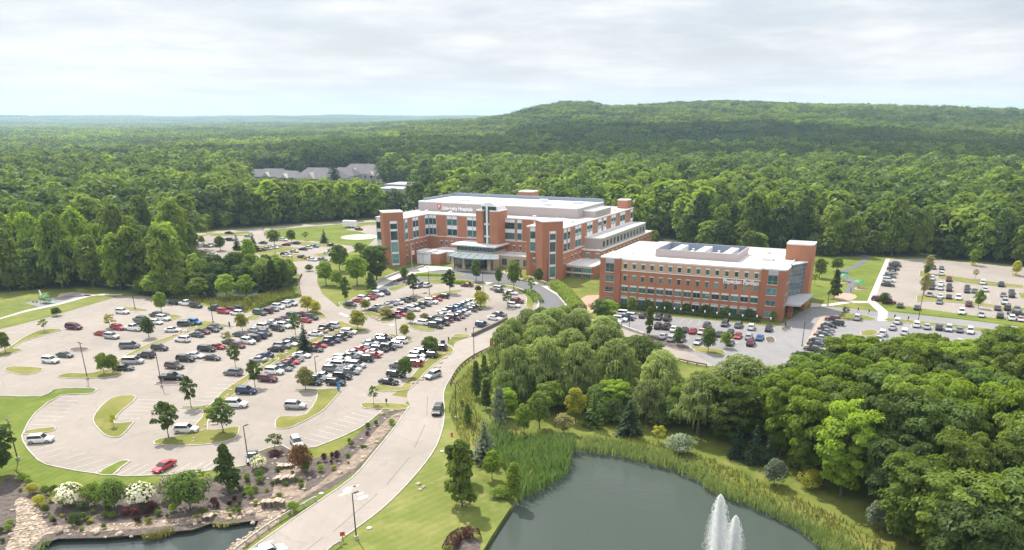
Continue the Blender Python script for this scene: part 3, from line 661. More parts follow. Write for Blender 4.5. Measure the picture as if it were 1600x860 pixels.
# far lot behind the trees
row(TK, 'in the back row of the far lot', '310,182,ks 318,238,nu 440,247,ss 470,206,ss', -10, 'from the woods', False, far=True)
row(TK, 'in the left rows of the far lot', '130,290,ss 160,280,ss 195,290,ws 385,312,ku 590,262,es', -15, 'from the woods', False, far=True)
row(TK, 'in the row under the two far conifers', '545,325,ku 580,320,ms 630,311,ss 685,300,ws 785,277,ms 760,237,ws 865,265,ks', -15, 'from the woods', False, far=True)
row(TK, 'in the row along the far grass median', '780,362,ku 810,366,ws 850,332,ss 925,314,ks 965,302,ws 1020,291,bs 1165,282,ks', -18, 'from the woods', False, far=True)
row(TK, 'in the row beside the far entry road', '920,380,ns 970,391,ys 1025,396,ws 1075,402,gs 1130,347,ws', -20, 'from the woods', False, far=True)
row(TK, 'half hidden behind the roadside trees', '345,402,bs 365,405,gs 165,357,ws 780,452,ws 815,456,ss', -15, 'from the woods', False, far=True)
row(TK, 'near the white trailer at the helipad', '1390,150,mu', -20, '', False, far=True)
# empty bays with worn lines
stalls(P(*Z(TE,1150,345)), P(*Z(TE,975,500)), R(-4), 5)
stalls(P(*Z(TE,505,320)), P(*Z(TE,220,590)), R(-4), 8)
stalls(P(*Z(T7,240,30)), P(*Z(T7,700,200)), R(48), 6)
stalls(P(*Z(T7,970,232)), P(*Z(T7,1600,225)), R(72), 7)
stalls(P(*Z(T8,230,212)), P(*Z(T8,390,190)), R(76), 2)
stalls(P(*Z(TF,1560,300)), P(*Z(TF,1480,470)), R(176), 3)
stalls(P(*Z(TG,1040,545)), P(*Z(TG,500,845)), R(150), 10)
stalls(P(*Z(TF,700,395)), P(*Z(TF,1000,160)), R(176), 7)
stalls(P(*Z(TF,640,440)), P(*Z(TF,550,560)), R(178), 3)
stalls(P(*Z(TA,60,420)), P(*Z(TA,900,165)), R(-22), 20, 5)
stalls(P(*Z(TA,1010,640)), P(*Z(TA,1430,460)), R(164), 11)
stalls(P(*Z(TA,180,520)), P(*Z(TA,500,415)), R(-22), 8)
# worn paint and patches on the access road
def blot(c, sx, sy, rz, m, z, name='road_marking'):
    p = [Vector((c.x+(sx*math.cos(a)*math.cos(rz)-sy*math.sin(a)*math.sin(rz))*q, c.y+(sx*math.cos(a)*math.sin(rz)+sy*math.sin(a)*math.cos(rz))*q, 0)) for a, q in ((i*.524, rnd.uniform(.6, 1.15)) for i in range(12))]
    return sheet(name, p, z, m)
for x, y, a, b in ((545,764,1.5,.6),(540,771,1.3,.5),(556,760,.7,.3),(563,772,.8,.35),(566,778,1.1,.6),(410,853,2.,.7),(395,858,1.2,.5)): blot(P(x, y), a, b, R(50), 'paint', .045)
for (x0, y0), (x1, y1) in (((420,905),(505,840)),((520,832),(590,772)),((604,758),(640,715)),((648,700),(664,664)),((667,650),(668,620))):
    a, b = P(x0, y0), P(x1, y1); d = (b-a).normalized()*.06; s_ = Vector((-d.y, d.x, 0)); sheet('road_seam', [a+s_, a-s_, b-s_, b+s_], .04, 'dark_road')
# ------------------------------------------------------------------ buildings
UX = Vector((math.cos(R(-23.55)), math.sin(R(-23.55)), 0)); VX = Vector((math.cos(R(63.6)), math.sin(R(63.6)), 0))
OP = Vector((29.1, 249.4, 0)); OH = Vector((5., 291.4, 0))
def brick(name, c, mortar=.5):
    m, t, b = newmat(name); pos = t.add('ShaderNodeTexCoord').outputs['Object']
    col = t.ramp(t.noise(pos, .25, 5, .65), ((.3, tuple(x*.86 for x in c)), (.6, c), (.8, tuple(x*1.12 for x in c))))
    col = t.mix(t.math('MULTIPLY', t.noise(pos, 5., 2, .8), .45), col, tuple(x*.72 for x in c))
    mp = t.add('ShaderNodeMapping'); mp.inputs['Scale'].default_value = (1.2, 1.2, .12); t.lk(pos, mp.inputs[0])
    col = t.mix(t.math('MULTIPLY', t.ramp_bw(t.noise(mp.outputs[0], .9, 5, .7), .42, .75), .30), col, tuple(x*.62 for x in c))
    sp = t.add('ShaderNodeSeparateXYZ'); t.lk(pos, sp.inputs[0])
    wv = t.math('GREATER_THAN', t.math('FRACT', t.math('MULTIPLY', sp.outputs[2], 1.64)), .93)
    col = t.mix(t.math('MULTIPLY', wv, .25), col, tuple(x*.7 for x in c))
    t.lk(col, b.inputs['Base Color']); b.inputs['Roughness'].default_value = .9; b.inputs['Specular IOR Level'].default_value = .2
    return m
M['brick'] = brick('red brick', (.43, .190, .108)); M['brick2'] = brick('dark red brick', (.37, .155, .092)); M['buff'] = brick('buff brick', (.55, .36, .24))
M['stone'] = plain('tan stone panel', (.50, .42, .33), .85, var=.1, scale=.6)
M['trim'] = plain('white stone trim', (.70, .68, .65), .8, var=.06, scale=.8)
M['panel'] = plain('white metal panel', (.74, .75, .77), .45, var=.05, scale=.5)
M['greypanel'] = plain('grey metal panel', (.40, .40, .43), .5, var=.06, scale=.5)
M['mullion'] = plain('window frame aluminium', (.34, .36, .38), .4, .4, var=.05)
def ribbed(name, c):
    m, t, b = newmat(name); pos = t.add('ShaderNodeTexCoord').outputs['Object']
    sp = t.add('ShaderNodeSeparateXYZ'); t.lk(pos, sp.inputs[0])
    f = t.math('FRACT', t.math('MULTIPLY', t.math('ADD', sp.outputs[0], t.math('MULTIPLY', sp.outputs[1], .45)), 1.1))
    col = t.mix(t.math('MULTIPLY', t.math('GREATER_THAN', f, .9), .35), c, tuple(x*.6 for x in c))
    col = t.mix(t.math('MULTIPLY', t.noise(pos, .3, 4), .25), col, tuple(x*.75 for x in c))
    t.lk(col, b.inputs['Base Color']); b.inputs['Roughness'].default_value = .6; return m
M['mauve'] = ribbed('mauve metal cladding', (.40, .335, .325)); M['screen'] = ribbed('blue grey screen', (.22, .26, .34))
def roofmat(name, c):
    m, t, b = newmat(name); pos = geo_pos(t)
    col = t.mix(t.math('MULTIPLY', t.ramp_bw(t.noise(pos, .16, 6, .7), .42, .75), .55), c, tuple(x*.62 for x in c))
    v = t.add('ShaderNodeTexBrick'); v.inputs['Scale'].default_value = .28; v.inputs['Mortar Size'].default_value = .012
    v.inputs['Color1'].default_value = v.inputs['Color2'].default_value = (1, 1, 1, 1); v.inputs['Mortar'].default_value = (.72, .72, .72, 1)
    mp = t.add('ShaderNodeMapping'); mp.inputs['Rotation'].default_value = (0, 0, R(23.5)); t.lk(pos, mp.inputs[0]); t.lk(mp.outputs[0], v.inputs['Vector'])
    col = t.mix(.8, col, v.outputs['Color'], 'MULTIPLY')
    t.lk(col, b.inputs['Base Color']); b.inputs['Roughness'].default_value = .75; return m
M['roof'] = roofmat('white roof membrane', (.60, .59, .58)); M['roof_grey'] = roofmat('grey roof membrane', (.34, .36, .38))
def glassmat(name, c0, c1, rough=.06):
    m, t, b = newmat(name); inf = t.add('ShaderNodeObjectInfo'); pos = t.add('ShaderNodeTexCoord').outputs['Object']
    f = t.math('ADD', t.math('MULTIPLY', inf.outputs['Random'], .75), t.math('MULTIPLY', t.noise(pos, .7, 3), .4))
    t.lk(t.ramp(f, ((.25, c0), (.75, tuple((a+b_)/2 for a, b_ in zip(c0, c1))), (1., c1))), b.inputs['Base Color'])
    b.inputs['Roughness'].default_value = rough; b.inputs['Specular IOR Level'].default_value = .9
    bp = t.add('ShaderNodeBump'); bp.inputs['Strength'].default_value = .04; t.lk(t.noise(pos, .5, 2), bp.inputs['Height']); t.lk(bp.outputs[0], b.inputs['Normal'])
    return m
M['glass'] = glassmat('teal window glass', (.008, .032, .038), (.11, .27, .26)); M['glass2'] = glassmat('dark curtain wall glass', (.02, .035, .05), (.10, .15, .18), .04)
M['glasscanopy'] = plain('blue grey canopy glass', (.30, .36, .38), .15, .2, var=.2, scale=.4)
class Frame:
    """local frame of a building: a along its front, b into its depth; both in metres"""
    def __init__(s, o): s.o = o
    def __call__(s, a, b, z): return s.o+UX*a+VX*b+Vector((0, 0, z))
FP, FH = Frame(OP), Frame(OH)
def face_fn(F, a0, b0, ang=0.):
    """wall plane starting at (a0, b0); s runs along it, o points out of it.  ang: direction of the wall in the frame, degrees"""
    o = F(a0, b0, 0); d = UX*math.cos(R(ang))+VX*math.sin(R(ang)); d.normalize(); n = Vector((d.y, -d.x, 0))
    return lambda s_, out, z: o+d*s_+n*out+Vector((0, 0, z))
def window(par, W, s0, s1, z0, z1, lintel=0., sill=0., mid=1, glass='glass', name='window', cross=None):
    fr = MB(); t = .09
    for a, b, c, d in ((s0, s1, z0, z0+t), (s0, s1, z1-t, z1), (s0, s0+t, z0+t, z1-t), (s1-t, s1, z0+t, z1-t)): fr.box(a, b, -.05, .05, c, d, 0, W)
    for i in range(1, mid+1):
        x = s0+(s1-s0)*i/(mid+1); fr.box(x-.035, x+.035, -.05, .045, z0+t, z1-t, 0, W)
    for c in (cross or ()): fr.box(s0+t, s1-t, -.05, .043, c-.04, c+.04, 0, W)
    if lintel: fr.box(s0-.12, s1+.12, -.05, .075, z1+.003, z1+lintel, 1, W)
    if sill: fr.box(s0-.12, s1+.12, -.05, .10, z0-sill, z0-.003, 1, W)
    w = fr.build(name, [M['mullion'], M['trim']], par)
    g = MB(); g.box(s0+t*.5, s1-t*.5, -.05, .022, z0+t*.5, z1-t*.5, 0, W); g.build('pane', M[glass], w)
    return w
def bay(par, W, s0, s1, tiers, n=2, post='mullion'):
    """a tall glazed bay: white panels and glass in turn"""
    fr = MB(); zs = [t_[0] for t_ in tiers]+[tiers[-1][1]]
    for i in range(n+1):
        x = s0+(s1-s0)*i/n; fr.box(x-.11, x+.11, -.05, .14, tiers[0][0], tiers[-1][1], 0, W)
    for z in zs: fr.box(s0, s1, -.05, .12, z-.06, z+.06, 0, W)
    w = fr.build('window', [M['greypanel']], par)
    for z0, z1, k in tiers:
        q = MB(); q.box(s0, s1, -.05, .05, z0, z1, 0, W); q.build('pane' if k == 'g' else 'spandrel', M['glass' if k == 'g' else 'panel'], w)
    return w
def parapet(mb, F, pts, z0, z1, w=.3, mi=0):
    n = len(pts)
    for i in range(n):
        p, q = Vector(pts[i]), Vector(pts[(i+1) % n]); d = (q-p).normalized(); nn = Vector((d.y, -d.x))
        A = [p+nn*.06-d*.06, q+nn*.06+d*.06, q-nn*w+d*.06, p-nn*w-d*.06]
        mb.hexa([F(a.x, a.y, z0) for a in A], [F(a.x, a.y, z1) for a in A], mi)
def block(par, name, F, a0, a1, b0, b1, z0, z1, m, roof=None, coping='trim', cz=.35):
    mb = MB(); mb.box(a0, a1, b0, b1, z0, z1, 0, F); mb.build(name, M[m], par)
    if roof:
        r = MB(); r.box(a0+.05, a1-.05, b0+.05, b1-.05, z1+.002, z1+.06, 0, F); ro = r.build('roof', M[roof], par)
        c = MB(); parapet(c, F, [(a0, b0), (a1, b0), (a1, b1), (a0, b1)], z1-.12, z1+cz); c.build('coping', M[coping], ro)
def lettering(par, txt, W, s0, z0, h, width, name='sign_lettering', m='trimwhite'):
    cu = bpy.data.curves.new(name, 'FONT'); cu.body = txt; cu.size = 1.; cu.extrude = .0; cu.offset = .03
    o = bpy.data.objects.new(name, cu); C.objects.link(o); bpy.context.view_layer.update()
    me = o.to_mesh(); xs = [v.co.x for v in me.vertices]; ys = [v.co.y for v in me.vertices]
    x0, x1, ysp = min(xs), max(xs), max(ys)
    me2 = bpy.data.meshes.new(name); vs = []; fs = [tuple(p.vertices) for p in me.polygons]
    kx = width/(x1-x0); kz = h/ysp
    vs = [tuple(W(s0+(v.co.x-x0)*kx, .16, z0+v.co.y*kz)) for v in me.vertices]
    me2.from_pydata(vs, [], fs); me2.materials.append(M[m]); o.to_mesh_clear(); bpy.data.objects.remove(o)
    o2 = link(name, me2, None, par)
    sm = o2.modifiers.new('thickness', 'SOLIDIFY'); sm.thickness = .12; sm.offset = 0
    return o2
M['trimwhite'] = plain('white sign letter', (.85, .85, .85), .5, var=.02); M['signred'] = plain('red sign enamel', (.50, .02, .04), .4, var=.05)
M['acunit'] = plain('galvanised air unit', (.62, .63, .64), .5, .2, var=.12, scale=.8)

# ---- four storey office building
pv = root('office_building', OP, 0, 'four storey red brick office building with flat white roof behind its hedge', 'building')
def at_root(r):                            # parts are written in world space: keep them there
    for ch in r.children: ch.matrix_parent_inverse = Matrix.Translation(-r.location)
block(pv, 'wall', FP, 0, 50.6, .05, 41.2, 0, 15.0, 'brick', 'roof')
mb = MB(); mb.box(0.02, 44.3, -.04, .06, 11.75, 14.9, 0, FP); mb.build('upper_wall', M['buff'], pv)
mb = MB(); mb.box(.02, 44.3, -.16, .03, 11.5, 11.75, 0, FP); mb.box(.02, 44.3, -.13, .03, 3.15, 3.3, 0, FP); mb.build('string_course', M['trim'], pv)
block(pv, 'corner_tower', FP, -6.9, 0, -.55, 12, 0, 15.35, 'brick2', 'roof')
block(pv, 'side_wall', FP, -7.6, 0, 12.02, 41, 0, 14.7, 'brick', 'roof')
block(pv, 'corner_tower', FP, 44.3, 51.6, -.75, 7, 0, 15.35, 'brick2', 'roof')
Wf = face_fn(FP, 0, -.04)
pm = MB()
for i in range(16):
    x = .05+i*2.945; pm.box(x-.30 if i else x, x+.30 if i < 15 else x+.05, -.08, .14, 0, 6.98, 0, Wf)
pm.build('pier', M['brick'], pv)
for i in range(15):
    x = 1.52+i*2.945
    window(pv, Wf, x-.56, x+.56, 12.25, 13.85, .36, .14, 0); 
    window(pv, face_fn(FP, 0, .05), x-.56, x+.56, 8.3, 10.05, .2, 0, 0)
    window(pv, face_fn(FP, 0, .05), x-1.16, x+1.16, 4.72, 6.38, .5, .2, 1)
    window(pv, face_fn(FP, 0, .05), x-1.16, x+1.16, .65, 2.45, .5, .15, 1)
for a0 in (-5.0, 46.3):
    W_ = face_fn(FP, 0, -.55 if a0 < 0 else -.75)
    for z0, z1 in ((10.9, 13.7), (7.7, 9.9), (4.4, 6.2), (.9, 2.7)): window(pv, W_, a0, a0+2.9, z0, z1, 0, .12, 1, cross=(z0+(z1-z0)*.35,))
    mb = MB(); mb.box(a0, a0+2.9, -.05, .05, 13.8, 15.3, 0, W_); mb.build('spandrel', M['greypanel'], pv)
Wr = face_fn(FP, 51.6, -.75, 90)
for s_, w_ in ((1.4, 1.2), (4.6, 1.2)):
    for z0, z1 in ((11.2, 13.8), (7.8, 9.8), (4.3, 6.2)): window(pv, Wr, s_, s_+w_, z0, z1, 0, .1, 0)
Wr = face_fn(FP, 50.6, 0, 90)
for i in range(3):
    for z0, z1 in ((12., 13.8), (8.2, 10.)): window(pv, Wr, 8.2+i*1.9, 9.3+i*1.9, z0, z1, .25, 0, 0)
window(pv, Wr, 8., 13.4, 4.6, 6.5, .4, .1, 4)
block(pv, 'stair_tower', FP, 47.4, 55.7, 21.0, 28, 0, 20., 'brick', 'roof')
cw = MB()
for q in range(2): pass
W_ = face_fn(FP, 50.6, 14.2, 63)
cw.box(0, 7.4, -1.5, 0, 4.8, 14.6, 0, W_); c_ = cw.build('curtain_wall', M['glass2'], pv)
mm_ = MB()
for i in range(6): mm_.box(i*1.47-.05, i*1.47+.05, 0, .09, 4.8, 14.6, 0, W_)
for i in range(8): mm_.box(0, 7.4, 0, .07, 4.8+i*1.4-.04, 4.8+i*1.4+.04, 0, W_)
mm_.build('mullion', M['mullion'], c_)
mb = MB(); mb.box(-.5, 8.0, -2.2, .5, 14.6, 14.9, 0, W_); mb.build('glass_roof', M['panel'], pv)
cn = [FP(51.0, 2.6, 0), FP(56.0, 3.0, 0), FP(57.6, 21.0, 0), FP(50.7, 20.9, 0)]
mb = MB(); mb.hexa([p+Vector((0, 0, 4.1)) for p in cn], [p+Vector((0, 0, 4.65)) for p in cn]); cp_ = mb.build('entrance_canopy', M['greypanel'], pv)
mb = MB(); mb.box(52.2, 53.6, 5.2, 6.6, 0, 4.1, 0, FP); mb.build('canopy_pier', M['brick2'], pv)
mb = MB(); mb.box(54.4, 55.6, 17, 20.9, 0, 4.1, 0, FP); mb.build('canopy_pier', M['brick2'], pv)
window(pv, Wr, 9., 20., .3, 3.6, 0, 0, 6, 'glass2', 'entrance_glazing')
sc = MB()
for q in ((8., 34.6, 10, 10.3), (8., 34.6, 27, 27.3), (8., 8.3, 10.3, 27), (34.3, 34.6, 10.3, 27)): sc.box(*q, 15.05, 17.5, 0, FP)
sc_ = sc.build('mechanical_screen', M['mauve'], pv)
mb = MB(); mb.box(8.31, 34.29, 26.9, 26.98, 15.1, 17.45, 0, FP); mb.box(8.32, 8.40, 10.4, 26.9, 15.1, 17.45, 0, FP); mb.box(34.2, 34.28, 10.4, 26.9, 15.1, 17.45, 0, FP); mb.build('screen_lining', M['screen'], sc_)
mb = MB(); mb.box(8.3, 34.3, 10.3, 26.9, 15.065, 15.12, 0, FP); mb.build('deck', M['roof_grey'], sc_)
for a0 in (12.2, 20.4, 29.2):
    u = MB(); u.box(a0, a0+2.6, 12, 25.5, 15.2, 17.1, 0, FP); u.box(a0+.3, a0+2.3, 13, 17, 17.1, 17.25, 0, FP); q_ = u.build('air_handler', M['acunit'], pv)
for a0, b0 in ((17, 13), (25.6, 12.5), (26.4, 20), (17.6, 21)):
    u = MB(); c = FP(a0, b0, 15.1); u.lathe([(.7, 0), (.7, .8), (.35, 1.), (.35, 1.5), (.5, 1.6)], 10, c); u.build('exhaust_vent', M['acunit'], pv)
u = MB(); u.box(41, 44.4, 16, 20, 15.05, 16., 0, FP); u.box(41.3, 44.1, 16.3, 19.7, 16., 16.12, 0, FP); u.build('roof_hatch', M['acunit'], pv)
u = MB(); u.lathe([(.9, 0), (.9, .5), (.6, .8)], 10, FP(33, 36, 15.05)); u.build('exhaust_vent', M['acunit'], pv)
for a0, b0, w_ in ((3, 30, 1.2), (5, 36, .8), (2.5, 20, .8), (38, 12, .9), (40, 30, 1.4), (46, 33, 1.), (12, 33, 1.), (22, 35, .8), (28, 31, 1.2), (36, 24, .7), (-3, 8, .7), (48, 4, .7)):
    u = MB(); u.box(a0, a0+w_, b0, b0+w_*.8, 15.06, 15.06+w_*.55, 0, FP); u.build('roof_vent', M['acunit'], pv)
u = MB(); u.tube([FP(2, 25, 15.2), FP(7.9, 25.2, 15.2)], .12, 6); u.build('roof_pipe', M['acunit'], pv); u = MB(); u.tube([FP(34.7, 14, 15.2), FP(40.9, 17.5, 15.2)], .12, 6); u.build('roof_pipe', M['acunit'], pv)
lettering(pv, 'Physician Pavilion', Wf, 33.0, 10.3, 1.15, 10.8)
at_root(pv)

# ---- hospital
hs = root('hospital_building', OH, 0, 'large red brick hospital with mauve penthouse, corner towers and glass canopy', 'building')
ZR = 18.5
block(hs, 'wall', FH, -68, -11, 28, 80, 0, ZR, 'brick', 'roof')
block(hs, 'left_wing_wall', FH, -80, -68.02, 7.5, 80, 0, ZR, 'brick', 'roof')
block(hs, 'right_wing_wall', FH, -10.98, 4.3, 7, 87, 0, ZR, 'brick', 'roof')
T1 = [(9.15, 'w'), ]
TIER = [(9.6, 10.0, 'p'), (10.0, 12.7, 'g'), (12.7, 14.3, 'p'), (14.3, 16.9, 'g'), (16.9, 18.2, 'p')]
Wm = face_fn(FH, -68, 28)                 # main front, s = a+68
def smallwins(W, xs, z0=5.6, z1=7.4, w=1.0):
    for x in xs: window(hs, W, x, x+w, z0, z1, .3, .12, 0)
for s0, s1, n in ((.3, 3.9, 2), (9.2, 14.2, 2), (19.0, 24.4, 2), (36.8, 41.6, 1), (42.6, 44.8, 1), (50.2, 55.2, 2)): bay(hs, Wm, s0, s1, TIER, n)
smallwins(Wm, (5.6, 8.2, 10.8, 13.4, 16, 40.6, 43.6, 46.4, 49.2, 52, 54.4))
mb = MB(); mb.box(0, 57, -.02, .16, 9.2, 9.5, 0, Wm); mb.build('string_course', M['trim'], hs)
Wl = face_fn(FH, -68, 7.5, 90)            # court side of the left wing, s = b-7.5
for s0, s1, n in ((.2, 2.0, 1), (2.7, 4.6, 1), (8.2, 12.6, 2), (17.6, 20.3, 1)): bay(hs, Wl, s0, s1, TIER, n)
smallwins(Wl, (2.6, 7.0, 10.4, 13.8, 17.)); smallwins(Wl, (2.8,), 1.2, 3.2)
mb = MB(); mb.box(0, 20.4, -.02, .16, 9.2, 9.5, 0, Wl); mb.build('string_course', M['trim'], hs)
Wr = face_fn(FH, 4.3, 7, 90)              # long flank of the right wing, s = b-7
for s0, s1, n in ((.4, 3.4, 1), (4.2, 6.6, 1), (11.4, 17.6, 2), (23.5, 29.5, 2), (35.4, 39.8, 1), (41.6, 45.2, 1), (51, 56.5, 2), (62, 68.5, 2), (75.6, 79, 1)): bay(hs, Wr, s0, s1, TIER, n)
smallwins(Wr, (1.0, 8.2, 12.2, 16.6), 5.4, 7.3, 1.3)
mb = MB(); mb.box(0, 79.8, -.02, .16, 9.2, 9.5, 0, Wr); mb.build('string_course', M['trim'], hs)
def corner(name, a0, b0, ang, w, d, z, strip, m='brick2'):
    W = face_fn(FH, a0, b0, ang); t = MB(); t.box(0, w, -d, 0, 0, z, 0, W); t.build(name, M[m], hs)
    r = MB(); r.box(.05, w-.05, -d+.05, -.05, z, z+.06, 0, W); ro = r.build('roof', M['roof'], hs)
    c = MB()
    for q in ((-.06, w+.06, -.3, .06), (-.06, w+.06, -d-.06, -d+.3), (-.06, .3, -d, 0), (w-.3, w+.06, -d, 0)): c.box(*q, z-.1, z+.3, 0, W)
    c.build('coping', M['trim'], ro); return W
Wt = corner('corner_tower', .0, -2.0, 45, 8.3, 7.5, 21.8, 0)
zz = [1.2, 5.2, 5.9, 10., 10.7, 14.5, 15.2, 17.7]
bay(hs, Wt, 2.9, 5.4, [(.6, 1.3, 'p'), (1.3, 5.2, 'g'), (5.2, 6.0, 'p'), (6.0, 10., 'g'), (10., 10.8, 'p'), (10.8, 14.4, 'g'), (14.4, 15.2, 'p'), (15.2, 17.4, 'g'), (17.4, 18.4, 'p')], 1)
Wt2 = corner('corner_tower', -70.6, -.8, 45, 8.3, 7.5, 21.8, 0)
bay(hs, Wt2, 2.6, 5.6, [(.6, 1.3, 'p'), (1.3, 5.2, 'g'), (5.2, 6.0, 'p'), (6.0, 10., 'g'), (10., 10.8, 'p'), (10.8, 14.4, 'g'), (14.4, 15.2, 'p'), (15.2, 17.4, 'g'), (17.4, 18.4, 'p')], 1)
# glazed bays left of either tower
for a0, b0, w1 in ((-9.3, 6.6, 4.6), (-80.2, 7.4, 5.2)):
    W = face_fn(FH, a0, b0, 0); t = MB(); t.box(0, 9., -9, 0, 0, ZR+.2, 0, W); t.build('bay_wall', M['brick2'] if a0 > -20 else M['panel'], hs)
    r = MB(); r.box(-.2, 9., -9, .2, ZR+.21, ZR+.5, 0, W); r.build('roof', M['roof'], hs)
    bay(hs, W, .2, w1, [(9., 9.6, 'p'), (9.6, 12.9, 'g'), (12.9, 14.3, 'p'), (14.3, 17., 'g'), (17., 18.6, 'p')], 1)
    bay(hs, W, w1+.4, 8.6, [(.6, 2., 'p'), (2., 5., 'g'), (5., 6.6, 'p'), (6.6, 9., 'g'), (9., 9.9, 'p'), (9.9, 12.6, 'g'), (12.6, 13.6, 'p'), (13.6, 16.2, 'g'), (16.2, 17.4, 'p')], 2)
    window(hs, W, 1.5, 2.9, 4.6, 6.6, .5, .1, 0)
# penthouse
W = face_fn(FH, -79.4, 38)
block(hs, 'penthouse', FH, -79.4, -3., 38, 68, ZR+.06, 22.5, 'mauve', 'roof', 'panel', .3)
mb = MB(); mb.box(-79, -3.2, 67.2, 67.9, 22.5, 24.0, 0, FH); mb.box(-79.3, -78.8, 42, 67.2, 22.5, 23.6, 0, FH); mb.build('roof_screen', M['screen'], hs)
block(hs, 'penthouse', FH, -2.98, 2.6, 44, 62, ZR+.06, 21.2, 'mauve', 'roof_grey', 'panel', .3)
lettering(hs, 'University Hospitals', W, 12.2, 19.45, 1.6, 15.4)
lg = MB(); sh = [(0, 2.2), (1.5, 2.2), (1.5, .9), (.75, 0), (0, .9)]
lg.face([W(9.9+a*1.15, .14, 19.3+b*1.1) for a, b in sh]); lg.face([W(9.9+a*1.15, .02, 19.3+b*1.1) for a, b in sh][::-1])
for i in range(5):
    j = (i+1) % 5; lg.face([W(9.9+sh[i][0]*1.15, .02, 19.3+sh[i][1]*1.1), W(9.9+sh[j][0]*1.15, .02, 19.3+sh[j][1]*1.1), W(9.9+sh[j][0]*1.15, .14, 19.3+sh[j][1]*1.1), W(9.9+sh[i][0]*1.15, .14, 19.3+sh[i][1]*1.1)])
l_ = lg.build('sign_emblem', M['signred'], hs)
mb = MB(); mb.face([W(10.15, .15, 21.4), W(10.4, .15, 21.4), W(10.9, .15, 20.2), W(10.7, .15, 19.95)]); mb.face([W(10.7, .152, 21.4), W(11.3, .152, 21.4), W(11.3, .152, 21.1), W(10.75, .152, 20.8)]); mb.build('emblem_mark', M['trimwhite'], l_)
block(hs, 'stair_tower', FH, -2., 3., 82.5, 87.4, ZR+.06, 22.2, 'brick', 'roof')
block(hs, 'stair_tower', FH, -47, -40, 72, 79, ZR+.06, 25.2, 'brick', 'roof')
# entrance tower: two brick piers with a glazed slot and a white lantern
for a0, a1 in ((-41., -37.9), (-34.8, -30.9)): block(hs, 'entrance_pier', FH, a0, a1, 21.6, 30, 0, 21.8, 'brick', 'roof')
W = face_fn(FH, -37.9, 22.8); mb = MB(); mb.box(0, 3.1, -5, 0, 8, 21.6, 0, W); mb.build('stair_glazing', M['glass'], hs)
mb = MB(); mb.box(1.15, 1.95, 0, .5, 8.5, 23.8, 0, W); mb.box(0, 1.1, 0, .12, 11, 11.8, 0, W); mb.box(2, 3.1, 0, .12, 11, 11.8, 0, W); mb.box(0, 1.1, 0, .12, 16, 16.8, 0, W); mb.box(2, 3.1, 0, .12, 16, 16.8, 0, W); mb.build('stair_mullion', M['panel'], hs)
W = face_fn(FH, -39., 23.4); mb = MB(); mb.box(0, 6.4, -7, 0, 21.9, 23.6, 0, W); mb.build('lantern_glazing', M['glass'], hs)
mb = MB()
for i in range(8):                          # vaulted lantern roof
    t0, t1 = i/8, (i+1)/8; f = lambda t: 23.6+1.6*math.sin(math.pi*t)
    mb.hexa([W(-.5+7.4*t0, .5, 23.55), W(-.5+7.4*t1, .5, 23.55), W(-.5+7.4*t1, -8, 23.55), W(-.5+7.4*t0, -8, 23.55)], [W(-.5+7.4*t0, .5, f(t0)+.05), W(-.5+7.4*t1, .5, f(t1)+.05), W(-.5+7.4*t1, -8, f(t1)+.05), W(-.5+7.4*t0, -8, f(t0)+.05)])
mb.build('lantern_roof', M['panel'], hs)
mb = MB(); mb.box(2, 6.9, -8, -.1, 21.9, 23.5, 0, W); mb.build('lantern_wall', M['panel'], hs)
# lobby, canopy, low wings
block(hs, 'lobby_wall', FH, -48, -30.5, 17.3, 28, 0, 6.0, 'stone')
W = face_fn(FH, -48, 17.3); mb = MB(); mb.box(0, 17.5, -10, -.15, 6., 8.0, 0, W); g_ = mb.build('clerestory', M['glass'], hs)
mm_ = MB(); [mm_.box(i*1.75-.05, i*1.75+.05, -.2, -.06, 6., 8., 0, W) for i in range(11)]; mm_.build('mullion', M['mullion'], g_)
mb = MB(); mb.box(-49.8, -28.9, 15.4, 28, 8.0, 8.5, 0, FH); mb.build('lobby_roof', M['roof'], hs)
mb = MB(); n = 14                           # bowed glass canopy
for i in range(n):
    t0, t1 = i/n, (i+1)/n; q = lambda t: (-46+23.5*t, 6.2-3.6*math.sin(math.pi*t))
    (xa, ya), (xb, yb) = q(t0), q(t1)
    mb.hexa([FH(xa, ya, 5.2), FH(xb, yb, 5.2), FH(-47+19*t1, 15.2, 5.5), FH(-47+19*t0, 15.2, 5.5)], [FH(xa, ya, 5.5), FH(xb, yb, 5.5), FH(-47+19*t1, 15.2, 5.8), FH(-47+19*t0, 15.2, 5.8)])
cnp = mb.build('entrance_canopy', M['glasscanopy'], hs)
mm_ = MB(); [mm_.hexa([FH(*q(i/7), 5.81), FH(q(i/7)[0]+.2, q(i/7)[1], 5.81), FH(-46.8+19*i/7, 15.2, 5.81), FH(-47+19*i/7, 15.2, 5.81)], [FH(*q(i/7), 5.93), FH(q(i/7)[0]+.2, q(i/7)[1], 5.93), FH(-46.8+19*i/7, 15.2, 5.93), FH(-47+19*i/7, 15.2, 5.93)]) for i in range(8)]; mm_.build('rib', M['mullion'], cnp)
for a0 in (-44.6, -39.6, -34.4, -28.2):
    mb = MB(); mb.box(a0, a0+1.1, 7.2, 8.3, 0, 5.2, 0, FH); mb.build('canopy_pier', M['stone'], hs)
W = face_fn(FH, -46, 12.2); window(hs, W, 0, 17.5, .2, 4.6, .5, 0, 8, 'glass', 'entrance_glazing')
mb = MB(); mb.box(-46.2, -28.2, 12.25, 17.2, 0, 5.1, 0, FH); mb.build('lobby_front', M['stone'], hs)
block(hs, 'low_wall', FH, -61.5, -48.05, 18, 27.9, 0, 4.5, 'stone', 'roof'); block(hs, 'low_wall', FH, -30.45, -11.05, 19.2, 27.9, 0, 4.6, 'stone', 'roof')
